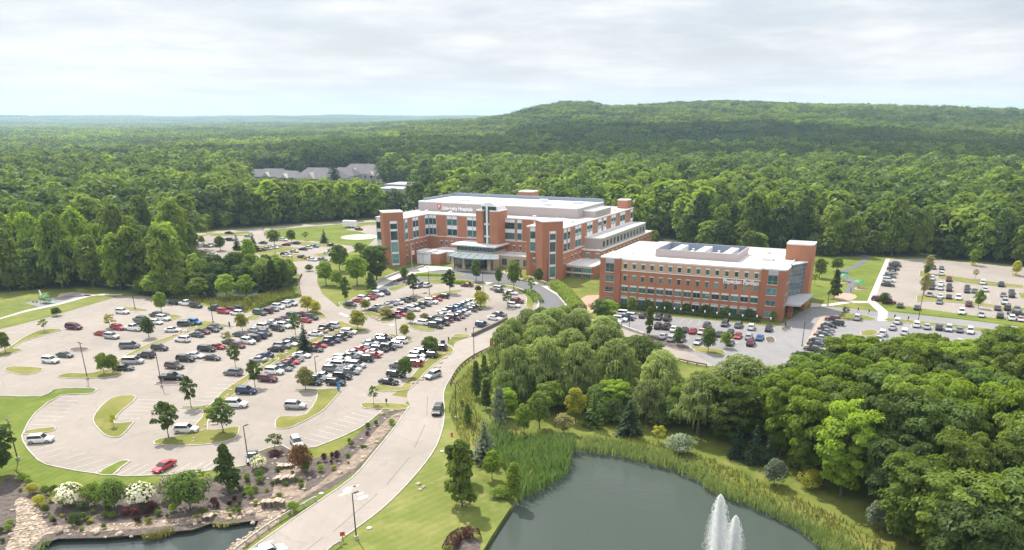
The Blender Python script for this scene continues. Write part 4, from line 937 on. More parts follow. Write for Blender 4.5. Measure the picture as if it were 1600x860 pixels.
W = face_fn(FH, -30.4, 19.2); [window(hs, W, x, x+2.2, .8, 3.4, 0, 0, 1) for x in (2.5, 8.2, 12, 15.6)]
W = face_fn(FH, -61.5, 18.); [window(hs, W, x, x+2., .6, 3.4, 0, 0, 1) for x in (6, 9.6)]
block(hs, 'vestibule', FH, -63.8, -57.6, 11.5, 18, 0, 5.1, 'panel', 'roof', 'panel'); block(hs, 'vestibule_wall', FH, -57.58, -53.5, 12.6, 18, 0, 4.4, 'brick', 'roof')
W = face_fn(FH, -63.8, 11.5); mb = MB(); mb.box(.2, 6., -.05, .3, 4.2, 4.5, 0, W); mb.box(2.9, 3.1, -.05, .08, 0, 4.2, 0, W); mb.build('vestibule_trim', M['greypanel'], hs)
# mauve upper storey over a long brick base on the flank
block(hs, 'base_wall', FH, 4.32, 13., 25.5, 89, 0, 8.2, 'brick', 'roof'); block(hs, 'clad_storey', FH, 4.34, 11.8, 28, 83, 8.3, 12.5, 'mauve', 'roof')
W = face_fn(FH, 11.8, 28, 90)
for i in range(13): window(hs, W, 1.2+i*4.1, 3.4+i*4.1, 9.0, 11.4, 0, 0, 1)
W = face_fn(FH, 4.35, 25.5); smallwins(W, (2.0, 6.0), 5.0, 6.9, 1.5)
W = face_fn(FH, 13., 25.5, 90); smallwins(W, [2+i*4.6 for i in range(13)], 5.0, 6.8, 1.3)
mb = MB(); mb.box(4.35, 13.15, 25.3, 25.55, 8., 8.35, 0, FH); mb.box(12.98, 13.16, 25.55, 89, 8., 8.35, 0, FH); mb.build('string_course', M['trim'], hs)
block(hs, 'low_wall', FH, 4.32, 15.6, 9.8, 25.4, 0, 4.4, 'brick2', 'roof')
W = face_fn(FH, 4.35, 9.8)
mb = MB(); mb.box(0, 11.2, -.02, .18, 1.75, 2.05, 0, W); mb.build('string_course', M['trim'], hs)
for x in (.4, 3.2, 7.2):
    window(hs, W, x, x+(1.8 if x < 1 else 3.4), 2.1, 3.9, .2, 0, 2); window(hs, W, x, x+(1.8 if x < 1 else 3.2), .2, 1.6, .15, 0, 2)
for a0, b0 in ((-62, 45), (-50, 52), (-22, 44), (-12, 55), (-30, 58)):
    u = MB(); u.box(a0, a0+3.5, b0, b0+2.5, 22.56, 23.6, 0, FH); u.build('air_handler', M['acunit'], hs)
for a0, b0 in ((-74, 20), (-72, 33), (0, 14), (1, 24), (-6, 30), (1.5, 70), (-60, 33), (-20, 33)):
    u = MB(); u.lathe([(.5, 0), (.5, .7), (.8, .8), (.8, 1.)], 8, FH(a0, b0, ZR+.05)); u.build('exhaust_vent', M['acunit'], hs)
at_root(hs)
# ------------------------------------------------------------------ vegetation
L_ = lambda n, a, b, t=.35: M.__setitem__(n, leaf_mat(n, a, b, t))
L_('green leaves', (.085, .138, .021), (.185, .248, .042), .52)
L_('dark leaves', (.052, .095, .024), (.120, .178, .036), .48)
L_('bright leaves', (.150, .235, .022), (.225, .31, .038), .52)
L_('yellow leaves', (.23, .26, .028), (.35, .33, .05), .5)
L_('pale leaves', (.20, .21, .075), (.32, .29, .12), .45)
L_('willow leaves', (.170, .235, .070), (.30, .355, .135), .5)
L_('spruce needles', (.030, .062, .032), (.075, .118, .055), .2)
L_('grey green leaves', (.12, .165, .105), (.22, .255, .17), .35)
L_('maroon leaves', (.035, .012, .014), (.085, .028, .026), .15)
L_('rust leaves', (.15, .065, .03), (.24, .12, .05))
L_('reed blades', (.090, .165, .050), (.21, .26, .11), .4)
L_('meadow grass', (.165, .20, .045), (.29, .28, .10), .4)
L_('flower heads', (.62, .58, .42), (.80, .77, .62), .2)
M['bark'] = plain('grey brown bark', (.11, .085, .065), .95, var=.35, scale=2.)

def quads_mesh(name, c, n, s, tint, mat_, aspect=.5, rng=None, up=None):
    """many folded leaf faces: centres C, normals N, half sizes S"""
    k = len(c); rng = rng or np.random.default_rng(0)
    n = n/np.maximum(1e-6, np.linalg.norm(n, axis=1, keepdims=True))
    a = rng.normal(size=(k, 3)) if up is None else up
    t1 = a-n*np.sum(a*n, 1, keepdims=True); t1 /= np.maximum(1e-6, np.linalg.norm(t1, axis=1, keepdims=True))
    t2 = np.cross(n, t1); s = s[:, None]
    V = np.stack([c-t1*s, c+t2*s*aspect+n*s*.18, c+t1*s, c-t2*s*aspect+n*s*.18], 1).reshape(-1, 3)
    return raw_mesh(name, V, k, np.repeat(tint, 4), mat_)
def raw_mesh(name, V, k, tint, mat_):
    me = bpy.data.meshes.new(name); me.vertices.add(len(V)); me.vertices.foreach_set('co', V.astype(np.float32).ravel())
    me.loops.add(k*4); me.loops.foreach_set('vertex_index', np.arange(k*4, dtype=np.int32))
    me.polygons.add(k); me.polygons.foreach_set('loop_start', np.arange(0, k*4, 4, dtype=np.int32))
    me.update(calc_edges=True)
    at = me.attributes.new('tint', 'FLOAT', 'POINT'); at.data.foreach_set('value', tint.astype(np.float32))
    me.materials.append(M[mat_]); return me
def dirs(rng, k):
    d = rng.normal(size=(k, 3)); return d/np.linalg.norm(d, axis=1, keepdims=True)
def crown(seed, mat_, lobes=26, per=90, leaf=.05, shape='round', h=1., r=.42, base=.22, lr=(.13, .22), name='crown', flat=.82):
    """crown of a tree of height 1: leaf faces on the outer skins of many overlapping limb clumps"""
    rng = np.random.default_rng(seed); C_, N_, S_, T_ = [], [], [], []
    top = 1.-lr[0]*.6; mid = (top+base)/2
    for i in range(lobes):
        u = (i+.5)/lobes; z = base+(top-base)*(u**.85); q = (z-base)/(top-base)
        if shape == 'round': prof = math.sin(math.pi*(.14+.80*q))**.7
        elif shape == 'oval': prof = math.sin(math.pi*(.10+.86*q))**.8
        elif shape == 'cone': prof = (1-q)**.8*(.35+.65*min(1, q*5+.35))
        elif shape == 'broad': prof = (math.sin(math.pi*(.10+.62*q)))**.8
        else: prof = 1
        ang = i*2.39996+rng.uniform(-.5, .5); rad = r*prof*math.sqrt(rng.uniform(.15, 1.)); l_r = rng.uniform(*lr)*(.75+.4*prof)
        rad = max(0, rad-l_r*.35)
        c = np.array([math.cos(ang)*rad, math.sin(ang)*rad, z+rng.uniform(-.03, .03)])
        k = int(per*rng.uniform(.7, 1.3)); d = dirs(rng, k); d[:, 2] = np.where(d[:, 2] < -.25, -d[:, 2]*.8, d[:, 2]); d /= np.linalg.norm(d, axis=1, keepdims=True)
        rr = l_r*rng.uniform(.72, 1.08, k)[:, None]; sq = np.array([1.15, 1.15, flat])
        p = c+d*rr*sq
        outw = p-np.array([0, 0, mid]); outw /= np.maximum(1e-4, np.linalg.norm(outw, axis=1, keepdims=True))
        nn = d*.75+outw*.25+rng.normal(size=(k, 3))*.42; nn[:, 2] += .45
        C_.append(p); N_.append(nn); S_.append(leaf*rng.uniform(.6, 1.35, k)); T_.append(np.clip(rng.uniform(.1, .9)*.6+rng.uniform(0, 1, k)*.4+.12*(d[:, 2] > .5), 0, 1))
    return quads_mesh(name, np.concatenate(C_), np.concatenate(N_), np.concatenate(S_), np.concatenate(T_), mat_, .55, rng)
def willow(seed, mat_='willow leaves', lobes=84, strands=16):
    rng = np.random.default_rng(seed); V, T, CL = [], [], []
    for i in range(lobes):
        u = (i+.5)/lobes; z = .28+.62*u**.8; q = (z-.28)/.62
        prof = math.sqrt(max(.05, 1-q**1.8)); ang = i*2.39996+rng.uniform(-.5, .5); rad = .42*prof*math.sqrt(rng.uniform(.1, 1))
        c = np.array([math.cos(ang)*rad, math.sin(ang)*rad, z]); l_r = rng.uniform(.06, .115); tl = rng.uniform(0, 1); CL.append((c, l_r, tl))
        for j in range(strands):
            d = dirs(rng, 1)[0]; d[2] = abs(d[2])*.9-.1; p = c+d*l_r; out = np.array([d[0], d[1], 0])*.9+np.array([c[0], c[1], 0])*.8
            out = out/max(1e-3, np.linalg.norm(out)); side = np.array([-out[1], out[0], 0])+rng.normal(size=3)*.35; side /= np.linalg.norm(side)
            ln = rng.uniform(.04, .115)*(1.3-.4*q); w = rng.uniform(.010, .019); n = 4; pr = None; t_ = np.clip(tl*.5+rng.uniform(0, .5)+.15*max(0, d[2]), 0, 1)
            for s_ in range(n+1):
                f = s_/n; pt = p+out*ln*.45*math.sin(min(1, f*1.3)*1.5)+np.array([0, 0, .03*math.sin(f*3)-ln*f*f*1.0])+rng.normal(size=3)*.004
                ww = w*(1-.75*f**2); cur = (pt-side*ww, pt+side*ww)
                if pr is not None: V += [pr[0], pr[1], cur[1], cur[0]]; T += [t_*(1-.2*f)]*4
                pr = cur
    k = 9000; li = rng.integers(0, len(CL), k); d = dirs(rng, k); d[:, 2] = np.abs(d[:, 2]); cc = np.array([q[0] for q in CL])[li]; lr_ = np.array([q[1] for q in CL])[li]; tt = np.array([q[2] for q in CL])[li]
    p = cc+d*lr_[:, None]*rng.uniform(.75, 1.1, k)[:, None]*np.array([1, 1, .8]); n = d+rng.normal(size=(k, 3))*.35; n[:, 2] += .4; s = rng.uniform(.008, .019, k)
    n /= np.linalg.norm(n, axis=1, keepdims=True); a = rng.normal(size=(k, 3))*.5+np.array([0, 0, 1.]); t1 = a-n*np.sum(a*n, 1, keepdims=True); t1 /= np.linalg.norm(t1, axis=1, keepdims=True); t2 = np.cross(n, t1); s = s[:, None]
    V2 = np.stack([p-t1*s*1.5, p+t2*s*.6, p+t1*s*1.5, p-t2*s*.6], 1).reshape(-1, 3)
    V = np.concatenate([np.array(V), V2]); return raw_mesh('crown', V, len(V)//4, np.concatenate([np.array(T), np.repeat(np.clip(tt*.5+rng.uniform(0, .5, k), 0, 1), 4)]), mat_)
def spruce(seed, mat_='spruce needles', layers=17, leaf=.05, r=.26, base=.06, dens=1.):
    rng = np.random.default_rng(seed); C_, N_, S_, T_, A_ = [], [], [], [], []
    for i in range(layers):
        q = i/(layers-1); z = base+(.97-base)*q; rad = r*(1-q)**.85+.015
        for b in range(max(5, int(13*(1-q*.6)))):
            ang = rng.uniform(0, 6.283); ln = rad*rng.uniform(.7, 1.15); k = max(3, int(ln/leaf*3.2*dens)); tl = rng.uniform(0, .6)
            for j in range(k):
                f = (j+.6)/k; dr = np.array([math.cos(ang), math.sin(ang), 0]); p = np.array([0, 0, z])+dr*ln*f+np.array([0, 0, -.30*ln*f*f])+rng.normal(size=3)*np.array([.018, .018, .010])
                C_.append(p); N_.append(np.array([dr[0]*.35, dr[1]*.35, 1])+rng.normal(size=3)*.35); S_.append(leaf*rng.uniform(.6, 1.2)*(1-.35*q)); T_.append(tl+.4*f*rng.uniform(.5, 1)); A_.append(dr+rng.normal(size=3)*.3)
    return quads_mesh('crown', np.array(C_), np.array(N_), np.array(S_), np.array(T_), mat_, .45, rng, np.array(A_))
def trunk_mesh(seed, h=.6, r=.022, limbs=6, lean=.0, spread=.25, start=.22):
    q = random.Random(seed); mb = MB(); pts = [(q.uniform(-.01, .01)*i+lean*i*i*.01, q.uniform(-.01, .01)*i, h*i/5) for i in range(6)]
    mb.tube(pts, [r*1.35]+[r*(1-.14*i) for i in range(1, 6)], 7)
    for i in range(limbs):
        z = start+(h-start)*i/max(1, limbs); a = i*2.4+q.uniform(-.5, .5); l = spread*q.uniform(.7, 1.2)*(1-.3*i/limbs)
        mb.tube([(lean*(z*5/h)**2*.01, 0, z), (math.cos(a)*l*.5, math.sin(a)*l*.5, z+l*.45), (math.cos(a)*l, math.sin(a)*l, z+l*.8)], [r*.5, r*.33, r*.12], 5)
    return mb.mesh('trunk', M['bark'])
TP = {}
def proto(key, crown_me, trunk_me): TP[key] = (crown_me, trunk_me)
SEED = [1]
def getproto(kind, mat_, v=0):
    key = (kind, mat_, v)
    if key in TP: return TP[key]
    sd = 1000+len(TP)*17
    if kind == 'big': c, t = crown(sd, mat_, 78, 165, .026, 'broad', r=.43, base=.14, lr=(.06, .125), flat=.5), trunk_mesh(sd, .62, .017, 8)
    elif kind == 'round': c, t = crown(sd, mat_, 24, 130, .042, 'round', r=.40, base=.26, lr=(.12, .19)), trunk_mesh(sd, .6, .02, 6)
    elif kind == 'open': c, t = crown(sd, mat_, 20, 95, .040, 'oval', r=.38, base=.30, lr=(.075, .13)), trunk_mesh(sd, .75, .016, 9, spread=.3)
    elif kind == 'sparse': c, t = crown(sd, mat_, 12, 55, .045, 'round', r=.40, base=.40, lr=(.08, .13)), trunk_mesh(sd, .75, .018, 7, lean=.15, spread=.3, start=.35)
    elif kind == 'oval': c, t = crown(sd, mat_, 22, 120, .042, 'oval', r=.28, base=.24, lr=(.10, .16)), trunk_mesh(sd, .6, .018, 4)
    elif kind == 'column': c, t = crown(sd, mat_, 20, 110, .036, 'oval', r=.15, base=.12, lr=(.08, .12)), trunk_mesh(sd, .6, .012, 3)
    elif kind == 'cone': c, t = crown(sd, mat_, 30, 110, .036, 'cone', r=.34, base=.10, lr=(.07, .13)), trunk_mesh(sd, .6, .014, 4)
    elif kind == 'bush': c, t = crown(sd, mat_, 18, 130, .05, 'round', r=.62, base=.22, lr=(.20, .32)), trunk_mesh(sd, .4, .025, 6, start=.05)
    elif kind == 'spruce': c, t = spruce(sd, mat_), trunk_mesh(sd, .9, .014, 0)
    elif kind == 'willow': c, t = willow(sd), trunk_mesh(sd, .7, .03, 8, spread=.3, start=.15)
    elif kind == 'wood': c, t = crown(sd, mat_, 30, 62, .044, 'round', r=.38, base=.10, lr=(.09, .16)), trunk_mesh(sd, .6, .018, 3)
    TP[key] = (c, t); return TP[key]
def tree(kind, mat_, loc, h, w=None, label=None, cat='tree', group=None, name='tree', v=0, natural=None):
    c, t = getproto(kind, mat_, v); nat = natural or {'bush': 1.35, 'column': .42, 'oval': .72, 'cone': .74, 'spruce': .52, 'willow': 1.0}.get(kind, .95)
    r = root(name, loc, rnd.uniform(0, 6.28), label, cat, group)
    kx = (w/(h*nat)) if w else rnd.uniform(.9, 1.1); kx = min(1.9, max(.55, kx))
    r.scale = (h*kx, h*kx, h)
    link('crown', c, None, r); link('trunk', t, None, r); return r
NTREE = []
def T(kind, mat_, x, y, hpx, wpx, label, v=0, cat='tree', name='tree'):
    p = P(x, y); p.z = 0.; NTREE.append((p.x, p.y))
    return tree(kind, mat_, p, hm(p, hpx), wpx*pxm(p), label, cat, None, name, v)
G_, D_, B_, Y_, PL = 'green leaves', 'dark leaves', 'bright leaves', 'yellow leaves', 'pale leaves'
for q in (
 ('sparse',G_,70,519,20,17,'small leaning tree on the curved grass island left of the maroon SUV'),
 ('round',G_,88,494,13,17,'small bushy tree on the verge below the playground'),
 ('round',G_,9,551,32,22,'small broad tree on the grass island at the left picture edge'),
 ('round',B_,253,489,31,25,'bright green tree at the island near the two black SUVs by the meadow'),
 ('sparse',PL,172,513,22,30,'pale wide sparse tree over the red cars'),
 ('oval',D_,233,528,31,23,'oval dark green tree on the boulder median by the white pickup'),
 ('round',G_,163,585,33,24,'left half of the rounded tree pair at the end of the boulder median'),
 ('round',G_,177,584,30,22,'right half of the rounded tree pair at the end of the boulder median'),
 ('round',Y_,379,518,26,21,'slender yellow-green tree at the head of the crowded double row'),
 ('sparse',PL,357,541,22,27,'pale feathery tree over green and maroon cars'),
 ('spruce','spruce needles',477,549,44,27,'single dark spruce among the parked cars of the big lot'),
 ('open',D_,462,524,34,23,'dark tree just behind the single spruce in the car park'),
 ('open',D_,368,574,36,24,'dark tree with visible limbs at the median above the grey SUV'),
 ('open',D_,399,605,41,30,'dark tree standing over the navy SUV at the median end'),
 ('open',D_,299,637,48,30,'open airy oak on the small grass tongue below the lamp post'),
 ('open',D_,264,685,56,50,'wide dark oak in front of the half hidden white SUV'),
 ('open',D_,349,677,52,52,'wide dark oak above the pale boulder island'),
 ('sparse',Y_,178,668,21,17,'tiny yellow-green tree on the crescent grass island'),
 ('round',PL,478,610,35,29,'yellow-tinged round tree by the lamp post and the black SUV'),
 ('round',Y_,559,516,29,29,'round yellow tree at the tip of the boulder strip'),
 ('round',Y_,633,527,19,18,'small yellow tree beside the lamp post at the end of the long double row'),
 ('round',Y_,641,505,17,18,'small yellow-green tree at the lot aisle left of the white SUV'),
 ('round',PL,664,504,14,17,'low pale tree over the white SUV at the double row end'),
 ('round',PL,603,498,18,24,'yellow-brown tree on the small island at the lower red cars'),
 ('round',Y_,571,485,15,17,'low yellow-green tree by the black sedan at the median tip'),
 ('open',D_,541,477,42,22,'tall dark tree at the entry road island'),
 ('round',Y_,481,488,24,25,'larger yellow bushy tree at the corner of the entry road'),
 ('round',Y_,494,490,18,19,'smaller yellow bushy tree at the corner of the entry road'),
 ('cone',D_,580,456,30,25,'blue-green pyramid tree beside the concrete wall of the drop-off'),
 ('round',G_,672,554,28,30,'rounded crab tree on the boulder bed by the sign box'),
 ('round','dark leaves',634,591,31,28,'low dark crab tree between black cars and boulders'),
 ('sparse',G_,584,633,30,20,'thin young tree on the teardrop island at the lot exit'),
 ('open',G_,646,462,33,25,'airy green tree left of the lamp post on the thin grass median'),
 ('oval',G_,632,440,22,15,'small green tree on the drop-off garden edge'),
 ('open',D_,703,459,36,27,'dark airy tree at the right end of the thin grass median'),
 ('oval',D_,744,440,33,21,'dense pear-shaped tree in front of the glass canopy'),
 ('oval',D_,779,446,26,13,'narrow pear tree right of the glass canopy'),
 ('round',B_,803,453,43,29,'tall bright green tree in front of the low tan wing'),
 ('sparse',G_,793,481,25,22,'thin dark tree over the white cars in the entrance curve'),
 ('sparse',G_,830,460,25,16,'thin young tree on the planted kerb strip of the curve'),
 ('oval',G_,842,444,24,18,'small green tree at the foot of the front corner tower'),
 ('bush',Y_,751,480,24,28,'yellow-green bush at the end of the long double row'),
 ('column',G_,1014,526,46,15,'slim column tree in the mulch strip of the office lot'),
 ('oval',D_,1059,540,28,19,'small dark oval tree over silver cars in the office lot'),
 ('round',D_,1106,551,37,27,'round dark tree on the grass at the office lot corner'),
 ('round',G_,1134,544,25,21,'rounded green tree next to the round dark one in the office lot'),
 ('round',D_,938,502,32,34,'round dark tree beside the brick plaza'),
 ('bush',B_,950,490,20,34,'bright yellow-green spreading tree at the brick plaza'),
 ('round',G_,987,489,24,19,'green tree at the left end of the office building hedge'),
 ('round',G_,1280,435,30,24,'rounded garden tree next to the brick stair tower'),
 ('round',G_,1306,425,22,21,'middle garden tree beyond the winding path'),
 ('cone',D_,1303,467,45,24,'dark pyramid tree by the round brick seat'),
 ('sparse',Y_,1272,446,19,13,'small light green tree at the stair tower lawn'),
 ('sparse',D_,1319,498,18,17,'thin young tree on the drive island'),
 ('bush',D_,1381,475,17,16,'dark bushy tree in the mulched corner of the staff lot'),
 ('oval',PL,1449,428,28,17,'upper brownish tree of the staff lot entrance'),
 ('oval',D_,1447,432,16,11,'small dark tree below the upper brownish one'),
 ('oval',PL,1443,462,34,17,'lower brownish tree at the near median of the staff lot'),
 ('oval',B_,1520,415,24,17,'bright green tree at the back row of the staff lot'),
 ('round',Y_,1587,431,22,16,'yellow tree at the far right of the staff lot'),
 ('sparse',PL,1523,436,15,11,'tiny sparse tree on the first staff lot median'),
 ('oval',G_,1528,482,28,17,'green tree on the second staff lot median'),
 ('round',B_,510,446,36,32,'bright green tree right of the entry road bend'),
 ('round',B_,527,449,26,24,'low green tree among the group at the entry road bend'),
 ('round',G_,531,424,40,36,'medium green tree behind the group at the entry road'),
 ('round',B_,558,446,44,42,'broad light green tree in the group by the entry road'),
 ('big',D_,589,438,52,46,'big dark tree at the foot of the left corner tower'),
 ('round',G_,563,400,20,24,'green tree near the helipad by the left tower'),
 ('spruce','spruce needles',371,391,25,15,'left dark conifer in the far lot'),
 ('spruce','spruce needles',397,393,29,17,'right dark conifer in the far lot'),
 ('spruce','spruce needles',507,380,21,15,'lone conifer on the helipad lawn edge'),
 ('round',G_,429,384,24,23,'loose green tree amid the far lot medians'),
 ('round',G_,456,379,19,17,'light tree on the far grass median by the maroon car'),
 ('sparse',G_,478,376,13,13,'small tree between far lot and helipad lawn'),
 ('round',G_,345,392,22,20,'grey-green tree over silver cars in the far lot'),
 ('oval',B_,392,423,48,25,'tall bright tree at the near edge of the far lot'),
 ('round',G_,433,437,32,32,'round green tree by the far lot exit'),
 ('round',D_,456,439,24,20,'dark shrubby tree left of the entry road'),
 ('bush',D_,483,424,10,13,'small dark shrub on the island of the entry road fork'),
 ('round',B_,312,466,30,38,'left yellow-green willowy tree above the meadow'),
 ('round',B_,355,467,36,36,'middle yellow-green willowy tree above the meadow'),
 ('round',B_,386,466,34,32,'right yellow-green willowy tree above the meadow'),
 ('spruce','spruce needles',331,466,24,18,'dark conifer between the yellow-green meadow trees'),
 ('spruce','spruce needles',408,457,24,16,'dark conifer right of the yellow-green meadow trees'),
 ('bush',Y_,362,471,13,13,'small yellow bush at the meadow edge'),
 ('sparse',Y_,388,478,14,14,'light green sapling in the meadow'),
 ('cone',D_,745,622,57,21,'tall narrow conifer nearest the access road'),
 ('cone',G_,757,602,47,17,'narrow conifer behind the tallest one at the access road'),
 ('cone',D_,759,640,46,22,'mid-height conifer below the tall narrow pair'),
 ('cone',D_,731,664,34,21,'young conifer on the grass by the dark lamp post'),
 ('bush',G_,721,634,10,10,'tiny shrub on the verge beside the lamp post'),
 ('cone','grey green leaves',780,672,66,34,'soft blue-green pine before the willows'),
 ('round',B_,819,681,47,32,'bright lime round tree at the reed bed'),
 ('round',G_,843,670,56,42,'round mid-green tree behind the lime one'),
 ('cone',G_,722,792,100,66,'large full maple alone on the roadside lawn'),
 ('big',G_,718,752,56,46,'maple just behind the large lawn maple'),
 ('spruce','grey green leaves',757,722,64,44,'blue-green spruce at the reeds behind the lawn maple'),
 ('round',B_,769,749,42,32,'bright green young tree beside the blue-green spruce'),
 ('column',B_,803,782,56,26,'narrow upright bright tree at the pond corner'),
 ('bush',B_,783,776,14,36,'low green bush at the pond corner'),
 ('spruce','dark leaves',927,668,58,34,'dark pine in the middle of the pond front'),
 ('spruce','spruce needles',983,680,54,44,'broad dark spruce at the foot of the willows'),
 ('round',Y_,899,660,50,34,'lime yellow tree in front of the willows'),
 ('round',PL,880,678,30,34,'yellow-brown shrubby tree at the reeds'),
 ('bush','grey green leaves',1063,709,28,45,'silver-green rounded shrub on the pond bank'),
 ('sparse',Y_,1029,692,26,30,'thin yellow-green tree by the pond bank'),
 ('spruce','spruce needles',1151,716,54,28,'left blue spruce on the right pond bank'),
 ('spruce','spruce needles',1176,724,58,32,'middle blue spruce on the right pond bank'),
 ('spruce','spruce needles',1199,727,46,26,'right blue spruce on the right pond bank'),
 ('cone',G_,1238,730,34,32,'small dark pine beside the three blue spruces'),
 ('round','grey green leaves',1209,759,38,40,'olive grey shrub tree on the right pond bank'),
 ('bush',Y_,1266,764,28,42,'bright yellow spreading shrub on the right bank'),
 ('round','grey green leaves',1367,828,42,38,'grey-green small tree at the wood edge near the lower right'),
 ('round',Y_,1399,840,54,42,'bright yellow small tree at the wood edge near the lower right'),
 ('big',D_,-8,746,80,80,'dark maple cut by the left picture edge'),
 ('bush',D_,180,795,44,50,'dark multi-stemmed shrub between the two white flowering shrubs'),
 ('bush',G_,148,790,34,40,'green shrub right of the first white flowering shrub'),
 ('bush',D_,298,796,56,66,'big dark rounded bush before the curved bays'),
 ('cone',D_,358,767,72,50,'tall dark feathery conifer at the planting bed'),
 ('bush','rust leaves',472,737,40,36,'red-brown leaved tree by the stream bed'),
 ('bush',G_,479,738,18,18,'round green shrub below the red-brown tree'),
 ('sparse',G_,430,705,27,34,'wispy young tree on the mulch tip by the silver SUV'),
 ('round','maroon leaves',748,462,15,12,'small rust-red tree at the tip of the long double row'),
 ):
    T(*q)
# shrubs: px centre of foot, width, height
def shrub(mat_, x, y, w, h, label, group=None, v=0): 
    p = P(x, y); NTREE.append((p.x, p.y)); o = tree('bush', mat_, p, hm(p, h), w*pxm(p), label, 'shrub', group, 'shrub', v); return o
def flowering(x, y, w, h, label):
    p = P(x, y); r = shrub(G_, x, y, w, h, label); rng = np.random.default_rng(int(x)); k = 620
    d = dirs(rng, k); d[:, 2] = np.abs(d[:, 2]); c = d*np.array([.62, .62, .55])*rng.uniform(.94, 1.12, k)[:, None]; c[:, 2] += .42
    o = link('flower_head', quads_mesh('flower_head', c, d+rng.normal(size=(k, 3))*.3, rng.uniform(.05, .085, k), rng.uniform(0, 1, k), 'flower heads', .8, rng), None, r)
for a in ((112,790,48,33,'left white flowering shrub between green bushes'), (221,790,50,34,'middle white flowering shrub in the planting bed'), (266,780,30,36,'right white flowering shrub half behind the big dark bush'), (405,733,26,20,'small white flowering shrub below the parked charcoal car')): flowering(*a)
MG, YG = 'shrubs in the planting bed', 'shrubs in the planting bed'
for x, y, w, h, m_, l_ in (
 (38,750,20,10,B_,'uppermost lime shrub at the stone channel'),(45,757,12,9,B_,'small lime shrub beneath the uppermost one'),(52,772,24,16,Y_,'larger yellow-green grassy mound by the stone channel'),(72,774,16,15,G_,'left grassy mound before the lawn'),(86,774,18,15,G_,'right grassy mound before the lawn'),(63,789,22,14,Y_,'yellow-lime mound beside the stones'),
 (81,785,12,8,Y_,'small golden shrub left of the first flowering shrub'),(68,794,12,8,Y_,'small golden shrub above a green ball'),(73,802,13,13,G_,'green ball shrub under the golden one'),(128,799,16,13,D_,'dark green ball under the first flowering shrub'),(119,821,24,18,D_,'largest dark green ball shrub near the pond'),(132,812,12,11,G_,'green ball behind the largest dark ball'),(139,815,8,8,G_,'little green ball right of the largest dark ball'),
 (165,809,14,10,G_,'left of two spreading green shrubs'),(177,810,16,10,G_,'right of two spreading green shrubs'),(163,826,8,8,D_,'tiny dark ball nearest the pond edge'),(146,803,9,7,G_,'small green ball in the middle of the mulch'),
 (271,800,14,12,B_,'bright green shrub under the big dark bush'),(262,811,7,8,G_,'tiny bright ball left of the rock pile'),(17,821,14,9,G_,'left green ball by the grass at the left edge'),(14,830,14,10,G_,'lower green ball by the grass at the left edge'),(2,833,12,9,D_,'green ball cut by the left edge'),(5,848,9,7,D_,'small green ball at the lower left pond corner'),
 (319,803,11,8,G_,'green ball on the rock shelf'),(366,801,10,8,G_,'left ball of a pair by the pond rocks'),(374,803,10,9,G_,'right ball of a pair by the pond rocks'),(360,809,8,7,G_,'lowest ball of three by the pond rocks'),
 (361,773,12,14,D_,'dark ball under the feathery conifer'),(389,763,9,8,G_,'green ball above the lime trio'),(388,769,11,10,B_,'left lime ball of the trio'),(399,769,12,9,B_,'right lime ball of the trio'),(392,777,12,12,B_,'lowest lime ball of the trio'),(382,777,8,8,D_,'dark ball left of the lime trio'),
 (406,747,18,13,D_,'dark spreading shrub at the stream top'),(407,755,16,10,G_,'lighter spreading shrub at the stream top'),(385,752,8,10,G_,'small ball between conifer and stream'),(458,800,20,15,B_,'bright shrub against the timber rail'),(499,729,9,8,G_,'green ball in the upper stream bed'),(501,737,12,11,B_,'lime ball in the upper stream bed'),(550,698,10,9,G_,'lime ball on the mulch slope'),(546,693,7,8,D_,'dark ball on the mulch slope'),(575,670,9,9,D_,'dark ball high on the mulch slope'),(612,664,12,9,B_,'lime ball beside the road kerb'),(588,665,8,8,G_,'green ball among the upper boulders'),
 (205,738,0,0,G_,'') ):
    if l_: shrub(m_, x, y, w, h, l_, YG)
for i, (x, y, w, h) in enumerate(((197,806,18,13),(213,806,20,15),(238,800,18,16),(230,804,12,10),(216,818,13,11),(231,811,8,7),(86,818,8,8),(104,814,5,5),(336,791,14,13),(341,794,7,8),(367,783,9,8),(359,792,9,9),(375,791,6,7),(527,719,12,14),(507,721,10,12),(519,716,8,9),(518,725,6,6),(574,680,8,6),(430,712,26,8))):
    shrub('maroon leaves', x, y, w, h, 'low round maroon shrub in the brown mulch bed', 'maroon barberry shrubs in the mulch')
rs_ = random.Random(12)
bed = [(p.x, p.y) for p in X((8,760),(52,760),(66,778),(200,768),(300,760),(380,745),(404,720),(440,712),(470,745),(520,722),(575,676),(600,668),(575,700),(540,728),(480,760),(440,790),(404,805),(300,815),(217,826),(92,832),(66,838),(70,800))]
bx_, by_ = [p[0] for p in bed], [p[1] for p in bed]; n_ = 0
while n_ < 60:
    x, y = rs_.uniform(min(bx_), max(bx_)), rs_.uniform(min(by_), max(by_))
    if not inside(x, y, bed): continue
    n_ += 1; s_ = rs_.uniform(.5, 1.15); tree('bush', rs_.choice((G_, G_, D_, Y_)), (x, y, 0), s_*.8, s_*1.2, 'knee-high green shrub dotted among the larger plants of the mulch bed', 'shrub', 'knee-high shrubs of the mulch bed', 'shrub')
